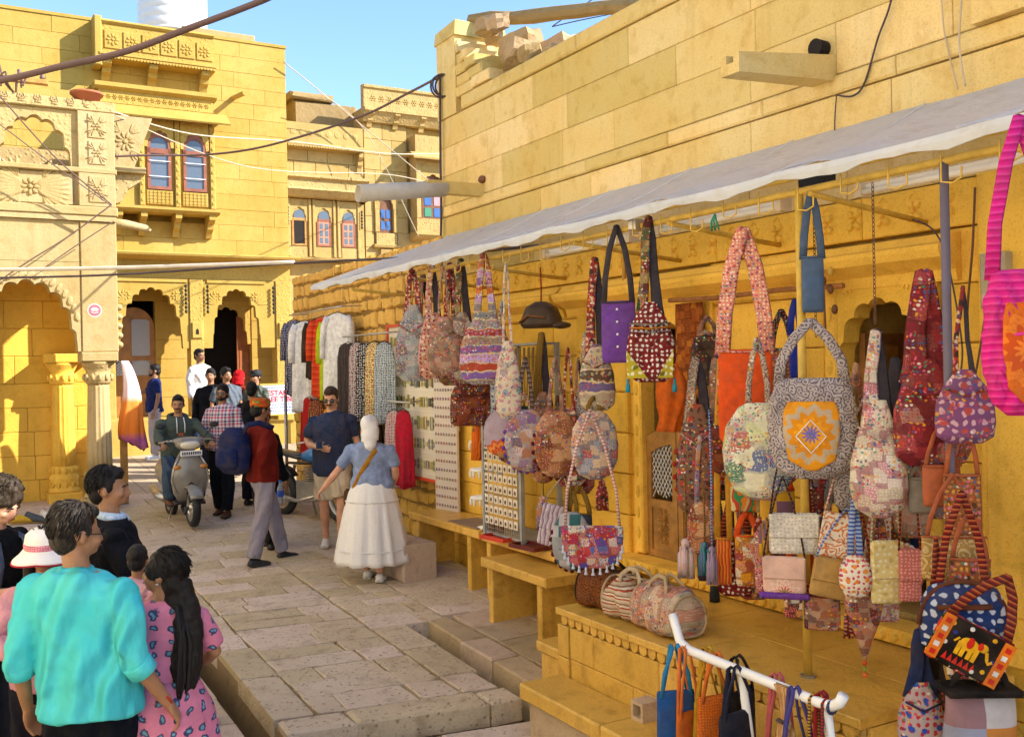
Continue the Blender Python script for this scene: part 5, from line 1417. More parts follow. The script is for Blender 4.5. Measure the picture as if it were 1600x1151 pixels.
FSPEC = {
'f_greypatch': ('patch', ['#8d8f98', '#5d4a52', '#a9a7a8', '#6e3a3c', '#9aa6b0'], .8), 'f_redprint': ('print', ['#8c2f2a', '#d8b8a0', '#3d2a2c']),
'f_pinkfloral': ('print', ['#c49282', '#8a3a3a', '#e2cdb8']), 'f_brownemb': ('patch', ['#8a7462', '#6d5647', '#a38a78', '#b27f6f'], 1.6),
'f_redgrey': ('patch', ['#9b9288', '#7b2f35', '#b9aea2', '#8a5f50'], .8), 'f_greenpatch': ('patch', ['#2f4a35', '#6b2a28', '#1f2a2a', '#a48a5a'], 1.2),
'f_stripe': ('bands', ['#7a5aa0', '#2f6f8c', '#b8662f', '#8c8478', '#b99bd0', '#a8432f'], 1.0), 'f_maroon': ('patch', ['#5a241c', '#7a3424', '#4a1a18', '#8a5030'], 1.5),
'f_creampink': ('print', ['#cfc2b0', '#c08a94', '#9aa0b0'], .7), 'f_blueprint': ('print', ['#aab4c8', '#3a4a78', '#d9d4cc'], 1.2),
'f_orange_emb': ('mandala', ['#e2c080', '#e0701c', '#c8481a', '#e89028', '#d05818', '#b0a0b8'], 1.2), 'f_purplepatch': ('patch', ['#7a5f9a', '#a9a4ae', '#b07850', '#4a3a68', '#c9bfc6'], 1.0),
'f_greybraid': ('hstripe', ['#6a5a58', '#3a3032', '#8a7a78'], 3), 'f_tanpatch': ('patch', ['#b07a5c', '#8a4a34', '#c49a78', '#6e2a24', '#a86848'], .9),
'f_blackpink': ('bands', ['#a89a86', '#8a7a90', '#c2b49a', '#5a4438', '#6a5a86'], .9), 'f_purple': ('plain', ['#6a3f98']), 'f_greydark': ('plain', ['#3a3640']),
'f_mirror': ('print', ['#7a1f22', '#e0dcd8', '#5a1418'], 1.3), 'f_darkpatch': ('patch', ['#4a3a34', '#6e4a3a', '#2e2a30', '#7a3030', '#5f5040'], 1.4),
'f_orange': ('plain', ['#d8501c']), 'f_pinkband': ('print', ['#e0907a', '#f0dcd0', '#b0506a'], 2.0), 'f_redbrown': ('print', ['#7a4a40', '#a87868'], 1.6), 'f_blackdot': ('print', ['#1c1614', '#8a7a6a'], 2.4),
'f_blue': ('plain', ['#2436a0']), 'f_denim': ('plain', ['#4a6080']), 'f_greenwhite': ('patch', ['#d9d3c0', '#1f6a55', '#c9d0a0', '#3a58a8', '#a83a34', '#e4e0d4'], .75),
'f_beigevine': ('vine', ['#b4a898', '#7a5a50', '#9a8a90']), 'f_greyvine': ('vine', ['#b4a9a8', '#5f5664', '#8f8690'], 1.1),
'f_mandala_y': ('mandala', ['#6a6ab8', '#e8a020', '#d88a18', '#b8a890', '#e0961c', '#d88a18'], 1.0), 'f_creamemb': ('patch', ['#c9bca6', '#b8a890', '#d8cfc0', '#c2b29a', '#bfae98', '#c07a8a'], 1.3),
'f_redlong': ('patch', ['#8a2a30', '#a84a4c', '#6a2024', '#b07a70', '#7a2030'], 1.0), 'f_purplefloral': ('print', ['#7a4a78', '#c8a0b0', '#b04a48'], 1.0),
'f_mandala_o': ('mandala', ['#e88030', '#c8501c', '#e07a28', '#d06820', '#d8601c', '#c85018'], .8), 'f_magenta': ('hstripe', ['#d81f8a', '#c01878', '#e0409a'], 4),
'f_brownruffle': ('print', ['#7a5648', '#4a342e', '#a83a30'], .8), 'f_tanround': ('patch', ['#c09a80', '#a0a4b0', '#d0b49a', '#b04a48', '#8a90a4'], 1.3), 'f_chain': ('print', ['#8a6a28', '#3a2a14'], 3),
'f_triangles': ('patch', ['#d8c8b0', '#b8282c', '#2a4aa8', '#e0d4c4', '#c84a30'], 1.3), 'f_pinkcord': ('hstripe', ['#d8a8a0', '#b87a78', '#e8d8d0'], 5),
'f_tealdiamond': ('check', ['#9a98a8', '#2f6870', '#c8c4c8'], 1.6), 'f_whiteemb': ('print', ['#d4ccc0', '#b8b0aa', '#e4dcd0'], 2.2), 'f_blackcord': ('hstripe', ['#2a1c1c', '#6a4a48', '#1a1414'], 5),
'f_pinkdiamond': ('mandala', ['#3a9a58', '#d0402c', '#e8c8b8', '#d8a898', '#e4c4b4', '#d8b0a0'], 2.4), 'f_zigzag': ('vine', ['#e0d4c8', '#d07a40', '#8a4a50'], .7), 'f_bluecord': ('hstripe', ['#3a5ab0', '#a0b4d8'], 6),
'f_straw': ('plain', ['#b08a50']), 'f_floralwhite': ('print', ['#ddd2c4', '#c0485a', '#d88a30'], 1.6), 'f_darkfloral': ('patch', ['#5a2a2c', '#3a2a38', '#a86a50', '#7a3a34', '#c8a890'], 1.8),
'f_redcord': ('hstripe', ['#7a1a1c', '#a85a30', '#4a1014'], 5), 'f_yellowcream': ('print', ['#d8c88a', '#e4dcc0', '#c8b070'], 1.4), 'f_creamcord': ('hstripe', ['#d0c4a8', '#a08a68'], 6), 'f_pinkbrocade': ('print', ['#b86a6c', '#d89a90'], 2.4),
'f_greenyellow': ('stripe', ['#3a8a5a', '#d87a28', '#c8b88a', '#b8402c'], .5), 'f_patchyellow': ('patch', ['#d89a20', '#e0d8c8', '#8a2a3c', '#c87a1c'], 1.3), 'f_pinklattice': ('vine', ['#c88a8c', '#8a2a3a', '#e0b8a8'], 1.5),
'f_yellowpurple': ('check', ['#d8a828', '#7a5a78', '#b8863a'], 1.2), 'f_pastel': ('stripe', ['#d8a0b8', '#c8c0d8', '#e0a070', '#b8d0d0'], 2), 'f_tealtassel': ('stripe', ['#2a8a9a', '#6a4a98', '#3aa0a8'], 2),
'f_greyplum': ('plain', ['#5a4a5c']), 'f_orangestripe': ('stripe', ['#d8601c', '#b84018', '#e09040'], 2), 'f_yellowcord': ('plain', ['#c8902c']), 'f_lilac': ('stripe', ['#a898b8', '#8a7a9c'], 4), 'f_wine': ('print', ['#6a1c28', '#b08050'], 2),
'f_bluepr': ('print', ['#1f3468', '#b8c0d4'], .95), 'f_elephant': ('print', ['#14100f', '#d8a020', '#c8301c'], .7), 'f_orangeborder': ('patch', ['#d8861c', '#a81f1c', '#e0d8d0', '#2a1a18'], 2.2),
'f_leather': ('plain', ['#a85a3a']), 'f_copper': ('print', ['#8a5430', '#b87a48', '#5a3420'], 1.5), 'f_tanscroll': ('vine', ['#a8844a', '#c8b080', '#8a6434'], .8), 'f_greycloth': ('plain', ['#8a8480']),
'f_floralblue': ('print', ['#a8989c', '#a82c38', '#2a4aa8'], 1.3), 'f_denimdark': ('plain', ['#1a2850']), 'f_quilt': ('check', ['#b8b4b8', '#b87a3c', '#3a5a98'], .8), 'f_black': ('plain', ['#161414']),
'f_lilacstripe': ('stripe', ['#b8a8bc', '#8a7494', '#d0c4cc'], 1.2), 'f_bluedark': ('plain', ['#24344c']),
}
POMS = {'purple': '#6a3a98', 'maroon': '#5a1420', 'rust': '#9a2c18', 'white': '#d8d8e4'}

# ================================================================== BAGS
BAG_N = 0
def pillow(prof, N=26, ph=0.0, wob=.06):
    """body lofted from (half width, half depth, z) rings with soft wrinkles"""
    rings = []; m = len(prof)
    for i, (w, d, z) in enumerate(prof):
        ring = []
        for k in range(N):
            a = 2*pi*k/N
            ca, sa = cos(a), sin(a)
            x = w*abs(ca)**.75*(1 if ca >= 0 else -1); y = d*abs(sa)**.9*(1 if sa >= 0 else -1)
            q = noise.noise(Vector((x*9+ph*3.1, y*9, z*7+ph)))
            y += wob*min(w, .2)*q*1.5; x *= 1+wob*.5*q
            ring.append((x, y, z))
        rings.append(ring)
    return MB().rings(rings)
def strap_band(pts, w, th=.005):
    return MB().tube(pts, [w/2 if not isinstance(w, list) else w[i]/2 for i in range(len(pts))], 8, ry=[th]*len(pts), up=(0, 1, 0))
def tassel(parent, x, y, z, L, mat, r=.014):
    MB().lathe([(r*.3, 0), (r*.6, -.01), (r*.7, -.022), (r*.5, -.028), (r*1.05, -.045), (r*1.25, -L), (r*.2, -L+.004)], n=10, mod=lambda a, zz: 1+.12*sin(5*a)).build('tassel', mat, parent, True, (x, y, z))
def smooth_prof(pts, n):
    out = []
    for i in range(n+1):
        t = i/n*(len(pts)-1); k = min(int(t), len(pts)-2); f = t-k; f = f*f*(3-2*f)
        out.append(tuple(pts[k][j]+(pts[k+1][j]-pts[k][j])*f for j in range(3)))
    return out
def make_bag(typ, u, n, zt, zb, ze, w, fab, sfab, label, ex):
    global BAG_N
    BAG_N += 1; r = random.Random(BAG_N*13)
    m, ms = FB(fab), FB(sfab); h = zb-ze; hw = w*(.58 if typ in ('sling', 'round', 'backpack') else .53); dep = .04+.06*min(w, .3)
    yaw = radians(-12+r.uniform(-14, 12))
    nm = {'sling': 'sling_bag', 'backpack': 'backpack', 'round': 'round_bag', 'flat': 'shoulder_bag', 'gather': 'gathered_bag', 'half': 'half_moon_bag', 'clutch': 'clutch_bag', 'point': 'pointed_bag', 'tassel': 'tassel_bunch', 'tote': 'tote_bag'}[typ]
    t = empty(nm, PR(u, n, ze), yaw, label, 'tassels' if typ == 'tassel' else 'bag', 'bags hung for sale at the shop')
    if 'tilt2' in ex: t.rotation_euler = (0, radians(28), yaw)
    elif 'tilt' in ex: t.rotation_euler = (0, radians(r.uniform(10, 16)), yaw)
    S_ = zt-ze     # height of the strap top
    ph = r.uniform(0, 9)
    top = .0
    body = None
    sw = {'sling': .055, 'flat': .038, 'round': .03, 'gather': .05, 'backpack': .03, 'half': .018, 'clutch': .010, 'point': .012, 'tassel': .008, 'tote': .03}[typ]
    if 'thin' in ex: sw = .02
    if 'wide' in ex: sw = .085
    if typ == 'sling':
        nk = .42 if 'drop' not in ex else .3
        P = [(hw*.55, dep*.35, 0), (hw*.92, dep*.9, h*.10), (hw*1.0, dep, h*.32), (hw*.95, dep*.95, h*.6), (hw*.72, dep*.75, h*.85), (hw*nk, dep*.5, h*1.02), (max(sw*.55, hw*nk*.6), dep*.3, h*1.12)]
        if 'drop' in ex: P = [(hw*.3, dep*.5, 0), (hw*.8, dep*1.2, h*.08), (hw, dep*1.4, h*.28), (hw*.95, dep*1.2, h*.5), (hw*.7, dep*.8, h*.75), (hw*.4, dep*.5, h), (hw*.3, dep*.3, h*1.08)]
        body = pillow(smooth_prof(P, 22), 28, ph).build('bag_body', m, t, True)
        z0 = h*1.06
        for s in (-1, 1):
            x = s*hw*nk*.7
            MB_ = strap_band([(x*1.2, 0, h*.86), (x, s*.008, z0), (x*.7+r.uniform(-.01, .01), s*.012, z0+(S_-z0)*.4), (x*.4, s*.012, z0+(S_-z0)*.75), (0, s*.006, S_), (-x*.1, 0, S_+.004)], [sw*1.5, sw*1.25, sw, sw, sw*.9, sw*.5])
            MB_.build('strap', ms if s < 0 or BAG_N % 2 else FB('f_greydark'), t, True)
        MB().tube([(-hw*.72, -dep*.8, h*.84), (0, -dep*1.12, h*.72), (hw*.72, -dep*.8, h*.84)], .005, 6).build('top_seam', ms, t, True)
    elif typ == 'flat' or typ == 'tote':
        d2 = dep*.6 if typ == 'flat' else .07
        P = [(hw*.86, d2*.4, 0), (hw*.98, d2*.8, h*.05), (hw, d2, h*.3), (hw*.99, d2*.9, h*.7), (hw*.97, d2*.4, h*.98), (hw*.9, d2*.15, h)]
        body = pillow(smooth_prof(P, 16), 28, ph, .05).build('bag_body', m, t, True)
        if typ == 'tote':
            MB().cham(-hw*1.02, hw*1.02, -.085, .085, h*.93, h*1.02, .02, .01).build('flap', FB('f_black'), t)
        MB().tube([(-hw*.97, -d2*.5, h*.985), (0, -d2*.62, h*.97), (hw*.97, -d2*.5, h*.985)], .005, 6).build('top_hem', ms, t, True)
        for s in (-1, 1):
            x = s*hw*.82
            strap_band([(x, 0, h*.94), (x*.85, s*.01, h+(S_-h)*.3), (x*.5, s*.012, h+(S_-h)*.7), (0, s*.006, S_), (-x*.05, 0, S_+.003)], [sw, sw, sw, sw*.9, sw*.5]).build('strap', ms, t, True)
        if 'buttons' in ex:
            for k in range(4): MB().ball((0, -d2*1.05, h*(.86-.2*k)), (.008, .005, .008), 8, 6).build('button', M_white, t, True)
        if fab == 'f_elephant': elephant_panel(t, hw, h, d2)
    elif typ in ('round', 'gather', 'half', 'point'):
        if typ == 'round': P = [(hw*.25, dep*.4, 0), (hw*.7, dep*.9, h*.08), (hw*.95, dep*1.1, h*.28), (hw, dep*1.1, h*.5), (hw*.9, dep*.9, h*.75), (hw*.55, dep*.55, h*.95), (hw*.3, dep*.3, h)]
        if typ == 'gather': P = [(hw*.4, dep*.5, 0), (hw*.8, dep*1.0, h*.08), (hw*.98, dep*1.2, h*.3), (hw, dep*1.2, h*.55), (hw*.95, dep*1.0, h*.8), (hw*.75, dep*.7, h*.97), (hw*.5, dep*.3, h)]
        if typ == 'half': P = [(hw*.45, .015, 0), (hw*.75, .025, h*.12), (hw*.93, .03, h*.4), (hw, .03, h*.75), (hw*1.0, .022, h*.95), (hw*.97, .01, h)]
        if typ == 'point': P = [(.008, .01, 0), (hw*.35, .03, h*.25), (hw*.75, .05, h*.55), (hw, .055, h*.85), (hw*.95, .03, h), (hw*.6, .015, h*1.03)]
        if typ == 'gather':
            body = pillow(smooth_prof(P, 22), 48, ph, .05)
            body.v = [(x*(1+.03*sin(20*atan2(z-h*.5, x))), y*(1+.25*sin(24*atan2(z-h*.5, x))), z) for x, y, z in body.v]
            body = body.build('bag_body', FB('f_greyvine') if fab == 'f_mandala_y' else FB('f_magenta'), t, True)
            # quilted front panel, object space centred on its own middle
            q = pillow(smooth_prof([(.02, .004, -h*.36), (hw*.5, .014, -h*.26), (hw*.62, .02, 0), (hw*.60, .016, h*.22), (hw*.5, .004, h*.32)], 14), 26, ph, .03)
            q.build('front_panel', m, t, True, (0, -dep*1.12, h*.45))
            if fab == 'f_mandala_y':
                d = .068; MB().tube([(-d, -.022, -.01), (0, -.024, d), (d, -.022, -.01), (0, -.024, -d-.02), (-d, -.022, -.01)], .003, 5).build('panel_stitch', M_white, t, True, (0, -dep*1.12-.004, h*.45))
        else: body = pillow(smooth_prof(P, 20), 30, ph, .05).build('bag_body', m, t, True)
        for s in (-1, 1):
            x = s*P[-1][0]*(.9 if typ != 'gather' else 1.45)
            strap_band([(x, 0, h*.93), (x*.9, s*.01, h+(S_-h)*.3), (x*.5, s*.012, h+(S_-h)*.7), (0, s*.006, S_), (-x*.05, 0, S_+.003)], [sw*1.1, sw, sw, sw*.9, sw*.5]).build('strap', ms, t, True)
        if typ == 'half':
            MB().prism([(-.05, h*.25), (.05, h*.25), (0, h*.85)], -.034, -.030).build('front_triangle', FB('f_pinklattice'), t)
            for k in range(13):
                a = pi+pi*(k+.5)/13; tassel(t, hw*.95*cos(a), -.012, h*.62+h*.6*sin(a), .05, fabric('white_tassel', 'plain', [H('#d8dcf0')]), .011)
        if 'tasseltip' in ex:
            for k, c in enumerate(('#c8502c', '#8a9a40', '#d86a3a')): MB().ball((0, 0, -.02-.028*k), .012, 8, 6).build('bead', fabric('bead_%d' % k, 'plain', [H(c)]), t, True)
    elif typ == 'clutch':
        P = [(hw*.93, .008, 0), (hw, .018, h*.08), (hw, .022, h*.5), (hw, .016, h*.95), (hw*.95, .006, h)]
        body = pillow(smooth_prof(P, 10), 24, ph, .03).build('bag_body', m, t, True)
        MB().cham(-hw*.985, hw*.985, -.030, -.018, h*.40, h*.985, .006).build('flap', m, t)
        for s in (-1, 1):
            x = s*hw*.95
            MB().tube([(x, 0, h*.95), (x*.8, s*.01, h+(S_-h)*.3), (x*.4, s*.01, h+(S_-h)*.7), (0, 0, S_)], .005, 6).build('cord', ms, t, True)
    elif typ == 'backpack':
        P = [(hw*.8, dep*.9, 0), (hw*.98, dep*1.3, h*.06), (hw, dep*1.4, h*.4), (hw*.95, dep*1.2, h*.7), (hw*.75, dep*.9, h*.92), (hw*.35, dep*.4, h)]
        body = pillow(smooth_prof(P, 16), 28, ph, .05).build('bag_body', m, t, True)
        if 'zip' in ex:
            MB().tube([(-hw*.6, -dep*1.38, h*.66), (0, -dep*1.46, h*.69), (hw*.6, -dep*1.38, h*.72)], .012, 8).build('zip_band', fabric('brown_zip', 'plain', [H('#5a3020')]), t, True)
            pts = [(hw*cos(pi*k/16)*(1.0), -dep*.5, h*.35+h*.68*sin(pi*k/16)) for k in range(17)]
            MB().tube(pts, .010, 8).build('piping', FAB['brown_zip'], t, True)
        else:
            pillow(smooth_prof([(hw*.5, .012, 0), (hw*.62, .03, h*.08), (hw*.62, .03, h*.3), (hw*.55, .012, h*.38)], 8), 20, ph).build('front_pocket', m, t, True, (0, -dep*1.25, h*.08))
            MB().cham(-hw*.7, hw*.7, -dep*1.5, -dep*1.0, h*.62, h*.86, .03, .012).build('flap', m, t)
            MB().tube([(-hw*.5, -dep*.5, h*.95), (-hw*.1, -dep*.6, h*1.03), (hw*.3, -dep*.5, h*.97)], [.012, .02, .012], 8).build('drawstring', ms, t, True)
        for s in (-1, 1):
            x = s*hw*.5
            strap_band([(x, dep*.4, h*.5), (x*1.1, dep*.6, h*.8), (x*.7, dep*.3, h+(S_-h)*.5), (0, s*.006, S_), (-x*.05, 0, S_+.003)], [sw, sw, sw, sw*.9, sw*.5]).build('strap', ms, t, True)
    elif typ == 'tassel':
        MB().tube([(0, 0, h*.7), (.004, 0, S_*.6), (0, 0, S_)], .005, 6).build('cord', ms, t, True)
        for k in range(4):
            a = 2*pi*k/4; tassel(t, hw*.45*cos(a), hw*.45*sin(a), h*(.75+.08*(k % 2)), h*.7, m, hw*.35)
        MB().ball((0, 0, h*.82), hw*.5, 10, 8).build('knot', m, t, True)
    if 'tassel2' in ex:
        tq = fabric('turquoise_tassel', 'plain', [H('#1f9ab8')])
        for s in (-1, 1): tassel(t, s*hw*.95, -.01, h*.06, .085, tq, .012)
        MB().prism([(-hw*.92, h*.06), (-hw*.1, h*.06), (-hw*.95, h*.45)], -dep*1.05, -dep*.85).build('corner_patch', fabric('yellow_round_print', 'print', [H('#b8a82c'), H('#e0dcc0'), H('#6a6a1c')]), t)
        MB().prism([(hw*.92, h*.06), (hw*.95, h*.45), (hw*.3, h*.06)], -dep*1.05, -dep*.85).build('corner_patch', FAB['yellow_round_print'], t)
        for k, c in enumerate(('#8a8478', '#d88a20', '#a8a8b0')):
            MB().tube([(-hw*.86+.01*k, -dep*.8, h*(.82-.055*k)), (0, -dep*1.16, h*(.80-.055*k)), (hw*.86, -dep*.8, h*(.82-.055*k))], .012, 6, ry=.004).build('ribbon', fabric('ribbon_%d' % k, 'print', [H(c), H('#3a2a28')], 2), t, True)
    if ex == 'tassel':
        for k in range(3): tassel(t, hw*(-.6+.6*k), 0, .0, .05, FB('f_straw'), .01)
    if ex.startswith('pom:'):
        pm = fabric('pom_'+ex[4:], 'plain', [H(POMS[ex[4:]])])
        nP = 15
        for k in range(nP):
            a = pi*.82+pi*1.36*(k+.5)/nP
            if typ == 'clutch': x = hw*1.02*(-1+2*k/(nP-1)); z = -.012
            else: x = hw*1.03*cos(a); z = h*.45+h*.46*sin(a)
            MB().ball((x, -.01, z), .017, 8, 6).build('pompom', pm, t, True)
    return t
def elephant_panel(t, hw, h, d):
    """embroidered elephant (flat stitching), mirrors and border stripes on the flap"""
    y = -d*1.02-.006
    fl = MB().cham(-hw*.98, hw*.98, y, -d*.6, h*.06, h*.98, .006).build('flap', fabric('black_flap', 'plain', [H('#171110')]), t)
    yel, red, wht, org, blu = (fabric('stitch_'+n_, 'plain', [H(c)]) for n_, c in (('yellow', '#dba31c'), ('red', '#c0281c'), ('white', '#d8d4d0'), ('orange', '#d8721c'), ('blue', '#1f2f88')))
    for s in (-1, 1):
        b_ = MB().box(s*hw*.86-.022, s*hw*.86+.022, y-.004, y, h*.06, h*.98).build('border_band', org, fl)
        for k in range(5): MB().box(s*hw*.86-.010, s*hw*.86+.010, y-.007, y-.004, h*(.12+.17*k), h*(.22+.17*k)).build('mirror', wht if k % 2 else red, b_)
    s = h*.55; cx, cz = -.01, h*.60
    mb = MB()
    mb.dome(cx, cz, s*.42, s*.30, y, .005, 14); mb.dome(cx+s*.45, cz+s*.12, s*.22, s*.2, y, .005, 12)
    for k in (-.3, -.12, .12, .3): mb.prism([(cx+s*k-s*.07, cz-s*.5), (cx+s*k+s*.07, cz-s*.5), (cx+s*k+s*.08, cz-.0), (cx+s*k-s*.08, cz)], y-.004, y)
    mb.tube([(cx+s*.6, y-.002, cz+s*.05), (cx+s*.72, y-.002, cz-s*.2), (cx+s*.8, y-.002, cz-s*.3), (cx+s*.9, y-.002, cz-s*.18)], .007, 6, ry=.003)
    mb.tube([(cx-s*.4, y-.002, cz+s*.1), (cx-s*.52, y-.002, cz-s*.1)], .004, 5)
    mb.build('elephant_motif', yel, fl)
    mb = MB(); mb.dome(cx, cz+s*.05, s*.16, s*.24, y-.004, .004, 10); mb.dome(cx+s*.36, cz+s*.12, s*.11, s*.16, y-.004, .004, 10); mb.build('saddle_cloth', red, fl)
    mb = MB()
    for k in range(6): mb.prism([(-hw*.6+.022*k, h*.14), (-hw*.6+.022*k+.02, h*.14), (-hw*.6+.022*k+.01, h*.30)], y-.003, y)
    mb.build('red_zigzag', red, fl)
    for x, z, m in ((-.7, .85, yel), (-.55, .7, blu), (.55, .25, yel), (.65, .5, blu), (.3, .16, wht), (-.68, .45, wht), (-.2, .9, wht), (.45, .9, yel)):
        q = MB(); q.dome(hw*x, h*z, .012, .012, y, .004, 10); q.build('mirror_dot', m, fl)
